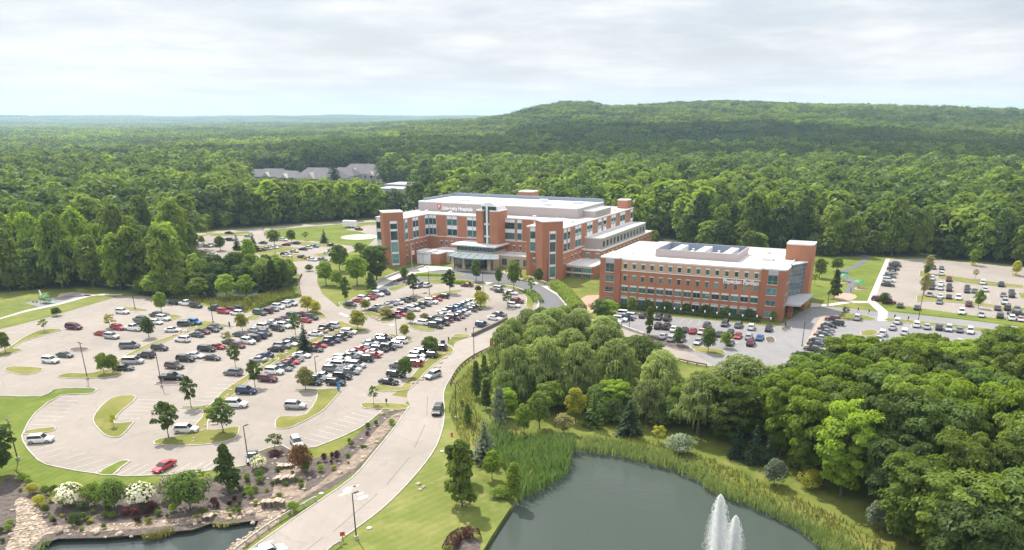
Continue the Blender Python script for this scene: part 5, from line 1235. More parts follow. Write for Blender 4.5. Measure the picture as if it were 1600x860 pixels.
# low hedge along the office building, garden hedge, meadow hedge
def hedge(pts, w, h, mat_, label, seed=5, name='hedge', leaf=.22, dens=26):
    rng = np.random.default_rng(seed); C_, N_ = [], []
    for a, b in zip(pts, pts[1:]):
        d = b-a; ln = d.length; k = int(ln*(w+2*h)*dens)
        t = rng.uniform(0, 1, k); th = rng.uniform(0, math.pi, k); nx = Vector((-d.y, d.x, 0)).normalized()
        o = np.cos(th)*w/2; z = np.sin(th)**.6*h*rng.uniform(.8, 1.08, k)
        C_.append(np.stack([a.x+d.x*t+nx.x*o, a.y+d.y*t+nx.y*o, z+.1], 1)); N_.append(np.stack([nx.x*np.cos(th), nx.y*np.cos(th), np.sin(th)+.2], 1)+rng.normal(size=(k, 3))*.4)
    C_, N_ = np.concatenate(C_), np.concatenate(N_); k = len(C_)
    me = quads_mesh(name, C_, N_, rng.uniform(.6, 1.3, k)*leaf, np.clip(rng.uniform(0, 1, k), 0, 1), mat_, .6, rng)
    return tag(link(name, me), label, 'hedge')
hedge([FP(-1.5, -3.2, 0), FP(20, -3.1, 0), FP(46, -3.4, 0)], 3.0, 1.2, D_, 'long dark clipped hedge under the office building windows')
for i, a in enumerate((10.5, 16.5, 23, 28.8, 35.2, 42.2, 49.5)):
    p = FP(a, -2.6, 0); tree('bush', D_ if i % 2 else G_, p, 3.3, 3.6 if i < 6 else 2.4, f'dark rounded shrub in the office hedge, {ORD[i]} from its plaza end', 'shrub', 'rounded shrubs in the office hedge', 'shrub')
hedge(X((403,482.5),(440,470),(467,464)), 1.6, 1.1, G_, 'trimmed green hedge between meadow and parked cars', 6)
hedge(X((712,443.5),(735,445),(690,442.5)), 1.8, 1.2, B_, 'clipped bright hedge below the entrance garden', 7)
hedge(X((866,449),(880,458),(893,472),(905,488)), 5., 2.6, G_, 'tall loose green hedge outside the curved walkway', 8, leaf=.35, dens=10)
hedge(X((812,437),(828,440)), 3., 1.6, Y_, 'yellow-green planting at the foot of the front tower', 9, leaf=.3, dens=12)
hedge(X((826,457),(836,464),(842,474)), 3.4, 1.2, G_, 'green planting on the inner kerb of the drop-off curve', 19, leaf=.3, dens=12)
hedge(X((652,431),(700,432)), 3., .8, B_, 'bright low planting in the entrance garden', 10)
hedge(X((618,441),(640,435)), 2., .6, 'maroon leaves', 'strip of red flowering plants in the entrance garden', 12)
hedge(X((702,862),(710,846),(722,838),(738,836),(741,846)), 2.2, 1.2, 'maroon leaves', 'curved maroon barberry hedge on the lawn mound', 11, leaf=.12, dens=70)
# willows on the pond island bank
wil = [(1030,640,92,80),(1090,680,100,88),(1010,664,70,60),(960,622,92,80),(905,628,92,76),(850,622,95,78),(805,630,90,76),(790,592,84,64),(842,590,80,74),(890,592,78,74),(945,588,80,76),(1000,606,80,80),(800,560,62,54),(845,556,66,70),(895,556,64,70),(940,558,64,66),(825,535,52,52),(865,530,50,60),(905,532,50,56),(845,514,34,40),(880,512,34,44),(950,548,54,50)]
for i, (x, y, h_, w_) in enumerate(wil):
    p = P(x, y); NTREE.append((p.x, p.y)); tree('willow', 'willow leaves', p, hm(p, h_), w_*pxm(p)*1.02, 'feathery pale green willow in the dense stand between road and pond', 'tree', 'willows between the access road and the pond', 'willow_tree', i % 4)
for (x, y, h_, w_), l_ in zip(((1152,655,98,140),(1203,650,78,80),(985,575,46,56),(1015,580,44,46)), ('great spreading willow right of the stand, before the office drive','smaller willow at the right shoulder of the great spreading one','dark green round tree behind the willow stand by the timber rail','second dark round tree at the timber rail behind the willows')):
    p = P(x, y); NTREE.append((p.x, p.y)); k_ = 'willow' if 'willow ' in l_[:30] and 'dark' not in l_ else 'big'
    tree(k_, 'willow leaves' if k_ == 'willow' else D_, p, hm(p, h_), w_*pxm(p), l_, 'tree', None, 'willow_tree' if k_ == 'willow' else 'tree', 2)
for x, y, h_, w_, m_, l_ in ((790,655,46,44,B_,'bright rounded tree at the left foot of the willows'),(858,648,50,52,G_,'mid-green rounded tree below the middle willows'),(957,650,52,54,B_,'bright rounded tree between pine and spruce'),(1068,662,56,60,B_,'light green rounded tree right of the broad spruce'),(1118,676,60,56,G_,'mid-green rounded tree behind the blue spruces'),(1128,640,44,48,B_,'bright tree at the foot of the great spreading willow'),(1180,690,64,60,B_,'tall bright tree just behind the blue spruces')):
    T('round' if m_ == G_ else 'big', m_, x, y, h_, w_, l_)
ru = random.Random(9)
for i in range(46):
    t = i/45; x = 765+345*t+ru.uniform(-10, 10); y = 622+46*math.sin(min(1, t*1.25)*1.5)+ru.uniform(-34, 2)
    p = P(x, y); tree('bush', ru.choice((D_, D_, G_)), p, ru.uniform(3.5, 6.5), ru.uniform(4.5, 7), 'dark bushy undergrowth shrub at the feet of the willows', 'shrub', 'undergrowth of the willow stand', 'shrub')
# big wood on the right of the pond
wood_poly = [(p.x, p.y) for p in X((1112,688),(1100,665),(1120,640),(1215,625),(1240,600),(1300,580),(1400,566),(1500,570),(1700,585),(1800,930),(1500,940),(1440,872),(1345,812),(1290,768),(1222,735))]
pts = []; rw = random.Random(5)
SKY_ = [(1000,600),(1100,590),(1200,580),(1225,562),(1236,556),(1257,541),(1271,541),(1290,535),(1296,522),(1326,504),(1338,504),(1350,514),(1374,535),(1400,532),(1425,511),(1440,517),(1463,528),(1483,536),(1502,537),(1522,516),(1530,505),(1552,504),(1564,509),(1600,509),(1800,509)]
def skyline(px, half):
    out = 0
    for i in range(-3, 4):
        x = px+half*i/3
        for (a, ya), (b, yb) in zip(SKY_, SKY_[1:]):
            if a <= x < b: out = max(out, ya+(yb-ya)*(x-a)/(b-a)-abs(i)*5)
    return out
xs = [p[0] for p in wood_poly]; ys = [p[1] for p in wood_poly]
for _ in range(9000):
    x, y = rw.uniform(min(xs), max(xs)), rw.uniform(min(ys), max(ys))
    if inside(x, y, wood_poly) and all((x-a)**2+(y-b)**2 > 6.3**2 for a, b in pts): pts.append((x, y))
for i, (x, y) in enumerate(sorted(pts, key=lambda q: q[1])):
    d_ = math.hypot(x, y); hh = rw.uniform(13, 19); w_ = Vector((x, y, -H)); dep = w_.dot(FW); bx, by = CX+FPX*x/dep, CY-FPX*w_.dot(UP)/dep; mx = (by-skyline(bx, 44))*dep/FPX*.97; hh = max(4, min(hh, mx)); sk = hh
    m_ = rw.choice((G_, G_, B_, B_, D_, G_)); NTREE.append((x, y))
    tree('big', m_, (x, y, 0), hh, min(rw.uniform(9.5, 13), hh*1.0), {G_: 'full mid-green broadleaf tree in the big wood right of the pond', B_: 'bright yellow-green broadleaf tree in the big wood right of the pond', D_: 'dark green broadleaf tree in the big wood right of the pond'}[m_], 'tree', {G_: 'mid-green trees of the pond wood', B_: 'bright trees of the pond wood', D_: 'dark trees of the pond wood'}[m_], 'broadleaf_tree', rw.randrange(3))

# ---------------- woods behind: the nearest trees one by one, the rest as one mass
def pix(x, y, z=0):
    w = Vector((x, y, z-H)); d = w.dot(FW); return (CX+FPX*w.x/d, CY-FPX*w.dot(UP)/d) if d > 1 else (-9e9, 9e9)
left_wood = [(p.x, p.y) for p in X((-420,478),(-60,462),(60,453),(150,449.5),(228,463),(300,474),(395,467),(455,449),(462,437),(430,424),(395,424),(330,415),(300,408),(292,372),(230,370),(-900,400))]
back_edge = [(p.x, p.y) for p in X((-1200,380),(200,368),(300,361),(400,354),(470,349),(540,343.5),(600,340),(640,336))]
be2 = [FH(-75, 96, 0), FH(-20, 104, 0), FH(12, 98, 0), FH(60, 75, 0)]
right_edge = [(p.x, p.y) for p in X((1230,392),(1262,398),(1270,392),(1300,402),(1352,399),(1380,402),(1440,402),(1518,408.5),(1600,415),(1720,428),(1900,450))]
edge = back_edge+[(p.x, p.y) for p in be2]+right_edge
def beyond(x, y):
    if x < edge[0][0] or x > edge[-1][0]: return y > 250
    for (x0, y0), (x1, y1) in zip(edge, edge[1:]):
        if min(x0, x1) <= x <= max(x0, x1):
            return y > y0+(y1-y0)*(x-x0)/((x1-x0) or 1e-6)
    return True
clear = [[(p.x, p.y) for p in X(*q)] for q in (((388,314),(388,276),(480,275),(604,270),(604,304),(560,312),(480,314)), ((585,338),(585,294),(690,292),(690,330)), ((1266,392),(1266,366),(1288,366),(1288,392)), ((1100,388),(1010,392),(990,372),(1060,372)))]
rf = random.Random(21); sites = []
def grid(r0, r1, step):
    y = 60
    while y < r1:
        xw = y*.92+80; x = -xw
        while x < xw:
            px_, py_ = x+rf.uniform(-.42, .42)*step, y+rf.uniform(-.42, .42)*step; r = math.hypot(px_, py_)
            x += step
            if not (r0 <= r < r1): continue
            yield px_, py_, r
        y += step
for x, y, r in grid(100, 1150, 7.6):
    if (beyond(x, y) or inside(x, y, left_wood)) and not any(inside(x, y, c) for c in clear): sites.append((x, y, r))
sites.sort(key=lambda q: q[2])
near = sites[:272]; rest = sites[272:]
NWOOD = 6
woodk = [('wood', G_), ('wood', D_), ('wood', B_), ('wood', G_), ('wood', D_), ('wood', G_)]
for i, (x, y, r) in enumerate(near):
    k = rf.choice((0, 0, 1, 2, 3, 4, 5, 1, 2)); kind, m_ = woodk[k]; qx, qy = pix(x, y); hh = rf.choice((rf.uniform(9, 16), rf.uniform(15, 22), rf.uniform(19, 27)))
    if 292 < qx < 475 and qy > 398: hh = max(3.5, min(hh, (qy-(404+.1*abs(qx-390)))*r/FPX*1.02)) if qy > 418 else 3.5
    if 283 < qx < 475 and qy > 398 and (hh < 5 or qy > 441 or (qy < 432 and qx > 330 and rf.random() < .6)): continue
    side = 'left of the big lot' if x < 0 else 'behind the staff lot and office building'
    w_ = {G_: 'mid-green', D_: 'dark green', B_: 'bright green'}[m_]
    tree(kind, m_, (x, y, 0), hh, min(rf.uniform(10, 14.5), hh), f'{w_} leafy tree in the dense wood {side}', 'tree', f'{w_} trees in the wood {side}', 'woodland_tree', k)
re_ = random.Random(77)
grove = [(p.x, p.y) for p in X((300,412),(345,408),(392,420),(430,428),(456,444),(450,452),(400,458),(345,454),(300,462),(288,440))]
gx, gy = [p[0] for p in grove], [p[1] for p in grove]; gp = []
for _ in range(900):
    x, y = re_.uniform(min(gx), max(gx)), re_.uniform(min(gy), max(gy))
    if inside(x, y, grove) and all((x-a)**2+(y-b)**2 > 4.6**2 for a, b in gp) and all((x-a)**2+(y-b)**2 > 9 for a, b in NTREE): gp.append((x, y))
for x, y in gp:
    qx, qy = pix(x, y); hh = max(3., min(re_.uniform(6, 12), (qy-402+re_.uniform(-8, 4))*math.hypot(x, y)/FPX)); k_, m_ = re_.choice((('round', G_), ('round', D_), ('wood', G_), ('bush', G_), ('round', B_), ('cone', D_)))
    w_ = {G_: 'mid-green', D_: 'dark green', B_: 'bright green'}[m_]; lb = f'{w_} {"conical" if k_ == "cone" else "leafy"} tree in the grove between far lot and meadow'
    tree(k_, m_, (x, y, 0), hh, re_.uniform(.8, 1.1)*hh*(1.2 if k_ == 'bush' else .95 if k_ != 'cone' else .6), lb, 'tree', lb.replace(' tree in', ' trees in'), 'grove_tree')
def fringe(pts, n, d0, d1, where):
    L = [(b-a).length for a, b in zip(pts, pts[1:])]; tot = sum(L)
    for i in range(n):
        s = tot*re_.random(); j = 0
        while j < len(L)-1 and s > L[j]: s -= L[j]; j += 1
        p = pts[j].lerp(pts[j+1], s/L[j]); t_ = (pts[j+1]-pts[j]).normalized(); q = p+Vector((-t_.y, t_.x, 0))*re_.uniform(d0, d1); h_ = re_.uniform(3.5, 9)
        k = re_.choice((('round', B_), ('round', G_), ('bush', G_), ('oval', B_), ('round', G_), ('cone', D_)))
        lb = f'young {"bright" if k[1] == B_ else "dark conical" if k[0] == "cone" else "mid-green"} tree in the bushy fringe of the wood {where}'
        tree(*k, (q.x, q.y, 0), h_, re_.uniform(.7, 1.05)*h_ if k[0] != 'bush' else h_*1.2, lb, 'tree', lb.replace(' tree in', ' trees in'), 'young_tree')
fringe(X((1262,397),(1300,401),(1352,397),(1380,400),(1440,400.5),(1518,406.5),(1600,413),(1680,422)), 46, -.5, 6, 'behind the staff lot')
fringe(X((300,361.5),(400,354.5),(470,349.5),(540,344),(600,340.5)), 26, 0, 5, 'behind the perimeter road')
fringe(X((0,458),(60,452),(150,448),(228,462),(268,468)), 22, 0, 5, 'along the playground')
fringe(X((985,398),(1010,392),(1060,385),(1230,393)), 18, 0, 14, 'behind the office building')
arc = [Vector((690*math.sin(a), 690*math.cos(a), 0)) for a in [R(38-76*i/30) for i in range(31)]]
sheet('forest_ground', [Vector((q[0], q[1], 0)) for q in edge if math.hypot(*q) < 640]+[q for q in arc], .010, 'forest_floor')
# prototypes for the mass (kept out of the scene itself)
pc = bpy.data.collections.new('woodland tree kinds')
def pobj(name, me):
    o = bpy.data.objects.new(name, me); pc.objects.link(o); return o
for i in range(6):
    c = crown(500+i, woodk[i][1], 22, 30, .062, ('round', 'broad', 'oval')[i % 3], r=(.40, .42, .30)[i % 3], base=.14, lr=(.09, .17)); pobj(f'kind_{i:02d}', c)
def patch(seed, mats, n, size, h0, h1, per, leaf):
    rng = np.random.default_rng(seed); parts = []
    C_, N_, S_, T_ = [], [], [], []
    for i in range(n):
        cx, cy = rng.uniform(-size/2, size/2, 2); h = rng.uniform(h0, h1); r = h*rng.uniform(.30, .42); k = per
        d = dirs(rng, k); d[:, 2] = np.abs(d[:, 2]); lump = 1+.22*np.sin(d[:, 0]*5+i)*np.cos(d[:, 1]*4+2*i)
        p = np.array([cx, cy, h*.55])+d*np.array([r, r, h*.45])*lump[:, None]*rng.uniform(.85, 1.05, k)[:, None]
        C_.append(p); N_.append(d+rng.normal(size=(k, 3))*.35+np.array([0, 0, .2])); S_.append(leaf*rng.uniform(.6, 1.3, k)); T_.append(np.clip(rng.uniform(0, .75)+rng.uniform(0, .3, k), 0, 1))
    return quads_mesh('patch', np.concatenate(C_), np.concatenate(N_), np.concatenate(S_), np.concatenate(T_), mats, .7, rng)
for i, m_ in enumerate((G_, D_, G_, B_)): pobj(f'kind_{6+i:02d}', patch(700+i, m_, 26, 46, 12, 20, 46, 1.9))
for i, m_ in enumerate((G_, D_, G_)): pobj(f'kind_{10+i:02d}', patch(800+i, m_, 90, 150, 13, 20, 16, 4.2))
pv_, pi_, ps_, pr_ = [], [], [], []
for x, y, r in rest:
    c_n = noise.noise(Vector((x/140, y/140, 5)))+rf.uniform(-.35, .35)
    k = rf.choice((1, 4, 1, 0)) if c_n < -.22 else rf.choice((2, 2, 0, 3)) if c_n > .30 else rf.choice((0, 3, 5, 1)); pv_.append((x, y, terrain_h(x, y)-.3)); pi_.append(k); h_ = rf.choice((rf.uniform(9, 16), rf.uniform(14, 22), rf.uniform(18, 27))); qx, qy = pix(x, y)
    if 378 < qx < 606 and 296 < qy < 352: h_ = max(3., min(h_, (qy-287+rf.uniform(-6, 3))*r/FPX))
    if 606 <= qx < 690 and 296 < qy < 345 and rf.random() < .5: h_ = max(3., min(h_, (qy-301+rf.uniform(-5, 3))*r/FPX))
    ps_.append(h_); pr_.append(rf.uniform(0, 6.28))
for x, y, r in grid(1150, 4200, 38):
    if any(inside(x, y, c) for c in clear): continue
    pv_.append((x, y, terrain_h(x, y)-2)); c_n = noise.noise(Vector((x/420, y/420, 2)))+rf.uniform(-.3, .3); pi_.append(7 if c_n < -.05 else 6 if c_n < .2 else rf.choice((8, 6, 9))); ps_.append(rf.uniform(.8, 1.25)); pr_.append(rf.uniform(0, 6.28))
for x, y, r in grid(4200, 12500, 125):
    pv_.append((x, y, terrain_h(x, y)-3)); pi_.append(10+rf.choice((0, 1, 2))); ps_.append(rf.uniform(.9, 1.15)); pr_.append(rf.uniform(0, 6.28))
me = bpy.data.meshes.new('woodland'); me.from_pydata(pv_, [], [])
for nm, ty, vals in (('kind', 'INT', pi_), ('size', 'FLOAT', ps_), ('turn', 'FLOAT', pr_)):
    a = me.attributes.new(nm, ty, 'POINT'); a.data.foreach_set('value', vals)
wo = tag(link('woodland', me), 'endless mixed green woodland rolling to the far hills', 'woodland', kind='stuff')
ng = bpy.data.node_groups.new('woodland', 'GeometryNodeTree'); ng.interface.new_socket('Geometry', in_out='INPUT', socket_type='NodeSocketGeometry'); ng.interface.new_socket('Geometry', in_out='OUTPUT', socket_type='NodeSocketGeometry')
gi = ng.nodes.new('NodeGroupInput'); go = ng.nodes.new('NodeGroupOutput'); iop = ng.nodes.new('GeometryNodeInstanceOnPoints'); ci = ng.nodes.new('GeometryNodeCollectionInfo')
ci.inputs['Collection'].default_value = pc; ci.inputs['Separate Children'].default_value = True; ci.inputs['Reset Children'].default_value = True
iop.inputs['Pick Instance'].default_value = True
def named(n, ty):
    q = ng.nodes.new('GeometryNodeInputNamedAttribute'); q.data_type = ty; q.inputs['Name'].default_value = n; return q.outputs[0]
cmb = ng.nodes.new('ShaderNodeCombineXYZ'); sc3 = ng.nodes.new('ShaderNodeCombineXYZ'); e2r = ng.nodes.new('FunctionNodeEulerToRotation')
lk = ng.links.new
lk(gi.outputs[0], iop.inputs['Points']); lk(ci.outputs[0], iop.inputs['Instance']); lk(named('kind', 'INT'), iop.inputs['Instance Index'])
lk(named('turn', 'FLOAT'), cmb.inputs[2]); lk(cmb.outputs[0], e2r.inputs[0]); lk(e2r.outputs[0], iop.inputs['Rotation'])
sz = named('size', 'FLOAT')
for i in range(3): lk(sz, sc3.inputs[i])
lk(sc3.outputs[0], iop.inputs['Scale']); lk(iop.outputs[0], go.inputs[0])
md = wo.modifiers.new('trees', 'NODES'); md.node_group = ng
# reeds, meadow and tall grass
def blades(name, poly, dens, h, w, mat_, label, seed, z=0., lean=.25, cat='grass', edge_h=None):
    rng = np.random.default_rng(seed); xs = [p[0] for p in poly]; ys = [p[1] for p in poly]; out = []
    n = int((max(xs)-min(xs))*(max(ys)-min(ys))*dens); V, T_ = [], []
    for x, y in zip(rng.uniform(min(xs), max(xs), n), rng.uniform(min(ys), max(ys), n)):
        if not inside(x, y, poly): continue
        c = noise.noise(Vector((x*.22, y*.22, seed))); hh = h*rng.uniform(.55, 1.15)*(1+.45*c); a = rng.uniform(0, 6.283); b = np.array([x, y, z]); s_ = np.array([math.cos(a), math.sin(a), 0])*w*rng.uniform(.6, 1.3)
        ld = np.array([rng.normal(), rng.normal(), 0])*lean*hh; t_ = min(1, max(0, .45+.6*c+rng.uniform(-.3, .3)))
        m_ = b+ld*.35+np.array([0, 0, hh*.6]); e = b+ld+np.array([0, 0, hh])
        V += [b-s_, b+s_, m_+s_*.8, m_-s_*.8, m_-s_*.8, m_+s_*.8, e+s_*.15, e-s_*.15]; T_ += [t_*.8]*4+[t_]*4
    V = np.array(V); return tag(link(name, raw_mesh(name, V, len(V)//4, np.array(T_), mat_)), label, cat, kind='stuff')
XP = lambda *q: [(p.x, p.y) for p in X(*q)]
blades('reeds', XP((745,690),(770,672),(800,690),(850,690),(875,688),(905,702),(893,708),(886,740),(862,758),(836,770),(812,784),(800,765),(790,735),(765,720)), 9., 2.6, .10, 'reed blades', 'tall green reed bed at the left end of the pond', 31, -.3)
blades('reeds', XP((900,703),(915,688),(960,690),(1010,702),(1055,716),(1095,735),(1125,757),(1160,772),(1215,795),(1265,815),(1330,850),(1400,905),(1330,912),(1292,864),(1250,828),(1212,808),(1172,790),(1145,781),(1114,770),(1089,749),(1047,732),(1005,721),(957,711),(907,704)), 11., 1.9, .085, 'reed blades', 'band of reeds along the right shore of the pond', 32, -.4)
blades('tall_grass', XP((700,640),(712,600),(740,570),(760,575),(740,640),(770,670),(850,680),(1000,690),(1120,720),(1200,760),(1290,800),(1400,860),(1370,880),(1260,812),(1150,770),(1050,712),(930,690),(800,690),(745,700),(720,690)), 5., .9, .09, 'meadow grass', 'rough sunlit grass on the banks around the pond', 33)
blades('meadow_grass', XP((262,466),(288,461),(300,464),(395,466),(455,449),(464,463),(440,469),(402,481),(384,488.5),(352,487),(330,478)), 4., 1.2, .13, 'meadow grass', 'wild brownish meadow between car park and trees', 34)
blades('pond_sedge', XP((222,838),(245,832),(268,824),(275,830),(250,839),(225,842)), 40., 1.0, .06, 'meadow grass', 'rusty sedge on the garden pond shore', 35, -.5)
blades('pond_sedge', XP((330,822),(350,810),(385,806),(380,815),(352,822)), 30., .5, .05, 'meadow grass', 'low sedge by the pond rocks', 36, -.3)
blades('pond_sedge', XP((40,858),(60,848),(86,838),(80,846),(62,862)), 30., .7, .06, 'reed blades', 'green sedge at the left pond corner', 37, -.4)
# ------------------------------------------------------------------ street furniture
M['bronze'] = plain('dark bronze paint', (.05, .042, .038), .5, .3); M['black'] = plain('black paint', (.02, .02, .022), .5)
M['timber'] = plain('weathered brown timber', (.16, .11, .075), .9, var=.3, scale=2.); M['paletimber'] = plain('pale weathered timber', (.36, .33, .28), .9, var=.2, scale=2.)
M['lampglass'] = plain('white lamp glass', (.8, .8, .78), .3, var=.02); M['rock'] = plain('pale sandstone', (.35, .28, .215), .9, var=.45, scale=1.3); M['rock_dark'] = plain('dark wet stone', (.12, .10, .085), .8, var=.4, scale=1.5)
def lamp(x, y, hpx, label, heads=1):
    p = P(x, y); h = hm(p, hpx); r = root('lamp_post', p, rnd.uniform(0, 3), label, 'lamp post', 'lamp posts of the car parks')
    mb = MB(); mb.lathe([(.32, 0), (.32, .55), (.28, .6)], 10); mb.build('base', M['kerb'], r)
    mb = MB(); mb.tube([(0, 0, .5), (0, 0, h)], [.11, .075], 8); mb.build('pole', M['bronze'], r)
    for i in range(heads):
        s = 1 if i == 0 else -1; mb = MB(); mb.box(min(0, s*.35), max(0, s*.35), -.05, .05, h-.12, h-.03); mb.hexa([(s*.3, -.2, h-.12), (s*1.0, -.2, h-.08), (s*1.0, .2, h-.08), (s*.3, .2, h-.12)], [(s*.3, -.16, h+.03), (s*1.0, -.16, h+.03), (s*1.0, .16, h+.03), (s*.3, .16, h+.03)]); mb.build('lamp_head', M['bronze'], r)
    return r
for q in ((28,719,63,'lamp post on the front lawn at the left edge',2),(137,593,57,'lamp post on the boulder median end by the tree pair',2),(253,605,56,'lamp post beside the black pickup',1),(211,483,36,'lamp post at the woods corner of the lot',2),(333,504,34,'lamp post in the aisle near the meadow',1),(388,720,54,'lamp post beside the parked charcoal car',1),(495,591,33,'lamp post at the white sedan of the long double row',1),(620,527,36,'lamp post at the far end of the long double row',1),
  (741,566,52,'lamp post on the timber rail of the access road',1),(713,655,54,'slim dark lamp post on the pond side verge',1),(557,843,70,'nearest lamp post, by the painted arrows of the road',1),(671,461,42,'lamp post on the thin grass median',1),(755,463,38,'lamp post at the white crossing',1),(983,515,42,'lamp post in the office building lot',1),(1253,541,36,'lamp post on the brick walk of the office drive',1),(1293,478,20,'short lamp at the garden path junction',1),
  (1434,505,60,'tall lamp post at the staff lot verge',1),(432,413,30,'tall lamp post at the far lot exit',1),(459,428,34,'lamp post by the entry road fork',1),(855,447,44,'lamp post before the front corner tower',1),(375,423,22,'lamp post in the far lot trees',1),(413,366,14,'lamp post at the perimeter road',1)): lamp(*q)
def walk_lamp(p, h, label, group):
    r = root('walkway_lamp', p, 0, label, 'lamp', group); mb = MB(); mb.tube([(0, 0, 0), (0, 0, h*.72)], .06, 6); mb.build('pole', M['black'], r)
    mb = MB(); mb.lathe([(.08, h*.72), (.20, h*.80), (.20, h*.94), (.05, h)], 8); mb.build('lantern', M['lampglass'], r)
for i, (x, y) in enumerate(((563,135),(628,142),(710,146),(763,150),(865,162),(963,172),(1063,184),(1167,195),(1277,206),(1395,212),(1510,232))):
    px, py = Z(TH, x, y); walk_lamp(P(px, py+6), 2.6, f'white lantern lamp along the office hedge, {ORD[i]} from the plaza', 'lantern lamps along the office hedge')
def rail(pts, label, h=.85, step=2.4, m='timber', name='guard_rail'):
    pts = [Vector((p.x, p.y, 0)) for p in pts]; r = root(name, pts[0], 0, label, 'guard rail'); inv = Matrix.Translation(-pts[0])
    for a, b in zip(pts, pts[1:]):
        mb = MB(); d = (b-a).normalized(); n = Vector((-d.y, d.x, 0))*.09
        mb.hexa([p+Vector((0, 0, h-.32)) for p in (a-n, b-n, b+n, a+n)], [p+Vector((0, 0, h)) for p in (a-n, b-n, b+n, a+n)]); o = mb.build('rail', M[m], r); o.matrix_parent_inverse = inv
    L = [(b-a).length for a, b in zip(pts, pts[1:])]; tot = sum(L); k = int(tot/step)
    for i in range(k+1):
        s = tot*i/k; j = 0
        while j < len(L)-1 and s > L[j]: s -= L[j]; j += 1
        p = pts[j].lerp(pts[j+1], min(1, s/L[j])); d = (pts[j+1]-pts[j]).normalized(); nn = Vector((d.y, -d.x, 0))*.2; q = p+nn
        mb = MB(); mb.box(q.x-.12, q.x+.12, q.y-.12, q.y+.12, 0, h+.05); o = mb.build('post', M[m], r); o.matrix_parent_inverse = inv
off = lambda pts, d: offset(pts, d, False)
rail(smooth(X((703,603),(706,594),(719,575),(741,558.5),(769,545),(790,536)), 3, False), 'brown timber guard rail along the curve of the access road')
rail(smooth(X((1015,551.5),(1045,561),(1078,569),(1104,574)), 3, False), 'brown timber guard rail behind the willows')
rail(smooth(X((366,866),(388,849),(412,831),(440,813),(470,796),(492,783.5)), 2, False), 'pale timber guard rail between garden pond and road', m='paletimber')
rail(X((505,874),(520,860),(531,853)), 'short timber rail end at the lower edge of the lawn', m='paletimber')
rail(smooth(X((470,464.5),(466,443),(471,431)), 3, False), 'timber rail on the bend of the entry road')
# retaining walls
def wall_(pts, h, w, m, label, name='retaining_wall'):
    a, b = off(pts, w/2), off(pts, -w/2); mb = MB()
    for i in range(len(pts)-1):
        mb.hexa([(p.x, p.y, 0) for p in (a[i], a[i+1], b[i+1], b[i])], [(p.x, p.y, h) for p in (a[i], a[i+1], b[i+1], b[i])])
    return tag(mb.build(name, M[m]), label, 'wall')
wall_(smooth(X((588,443),(608,433.5),(632,425),(662,418)), 3, False), .9, .5, 'concrete', 'pale concrete wall beside the ramp up to the entrance')
wall_(smooth(X((826,434),(862,448),(882,463),(889,478),(888,488)), 4, False), .8, .4, 'concrete', 'curved concrete parapet outside the entrance walkway')
wall_(smooth(X((738,526.5),(776,508.5),(792,500)), 2, False), 1.0, .6, 'rock_dark', 'dark stone retaining wall at the lot corner by the willows')
wall_(smooth(X((952,504),(985,517),(1006,524.5)), 2, False), .8, .5, 'concrete', 'grey retaining wall between road and office lot')
# boulders
def rockmesh(seed):
    q = random.Random(seed); bm = bmesh.new(); bmesh.ops.create_icosphere(bm, subdivisions=2, radius=1); o = Vector((q.random()*50, q.random()*50, 0))
    for v in bm.verts:
        d = v.co.copy(); v.co = d*(1+.35*noise.noise(d*1.1+o)+.12*noise.noise(d*3+o)); v.co.z *= .62; v.co.x *= 1.2
        for n in (Vector((1, .3, .2)), Vector((-.6, .8, .1)), Vector((.1, -.9, .4)), Vector((0, .2, 1))):
            e = v.co.dot(n.normalized()); 
            if e > .72: v.co -= n.normalized()*(e-.72)*.85
    me = bpy.data.meshes.new('boulder'); bm.to_mesh(me); bm.free(); return me
RK = [rockmesh(i) for i in range(7)]
for me in RK: me.materials.append(M['rock'])
RKD = [me.copy() for me in RK[:3]]
for me in RKD: me.materials[0] = M['rock_dark']
def boulder(x, y, wpx, group, lab, dark=False):
    p = P(x, y); s = wpx*pxm(p)*.46; o = tag(link('boulder', rnd.choice(RKD if dark else RK)), lab, 'boulder', group); o.location = (p.x, p.y, s*.25); o.rotation_euler = (rnd.uniform(-.2, .2), rnd.uniform(-.2, .2), rnd.uniform(0, 6.28)); o.scale = (s, s, s*rnd.uniform(.75, 1.1)); return o
gA, lA = 'pale boulders of the stream bed', 'pale sandstone boulder lying in the stream bed by the access road'
for x, y, w in ((598,745,9),(597,738,0)): pass
for x, y, w in ((531,740,10),(484,748,8),(475,765,8),(497,747,5),(567,716,9),(551,705,5),(570,702,5),(565,687,7),(588,692,9),(591,661,5),(597,648,9),(612,643,8),(616,658,7),(585,668,6),(587,662,5),(602,655,5),(622,650,6),(629,645,5),(545,734,6),(530,725,5),(560,699,5),(575,676,6),(608,668,5),(600,676,4),(505,745,5),(580,690,5),(573,697,5),
    (430,718,6),(434,725,6),(450,730,7),(452,712,8),(456,720,6),(444,712,7),(426,725,5),(462,742,7),(466,750,6),(428,749,7),(418,749,6),(438,753,6),(447,755,5),(454,752,5),(470,747,5),(440,738,5)): boulder(x, y, w, gA, lA)
gB, lB = 'boulders round the waterfall', 'pale rounded boulder beside the small waterfall of the garden pond'
for x, y, w in ((404,788,10),(412,791,6),(393,788,8),(400,782,6),(420,793,7),(438,793,8),(444,787,8),(452,790,8),(444,800,10),(440,796,7),(455,780,7),(458,783,6),(448,776,7),(430,785,6),(409,799,6),(389,803,11),(374,811,9),(358,812,10),(395,818,9),(415,815,7),(424,812,6),(436,808,7),(402,826,7),(392,834,8),(383,841,7),(376,848,6),(370,852,6),(305,813,8),(312,812,7),(305,820,8),(318,818,7),(326,805,8),(303,807,6),(335,806,6),(357,798,8)): boulder(x, y, w, gB, lB)
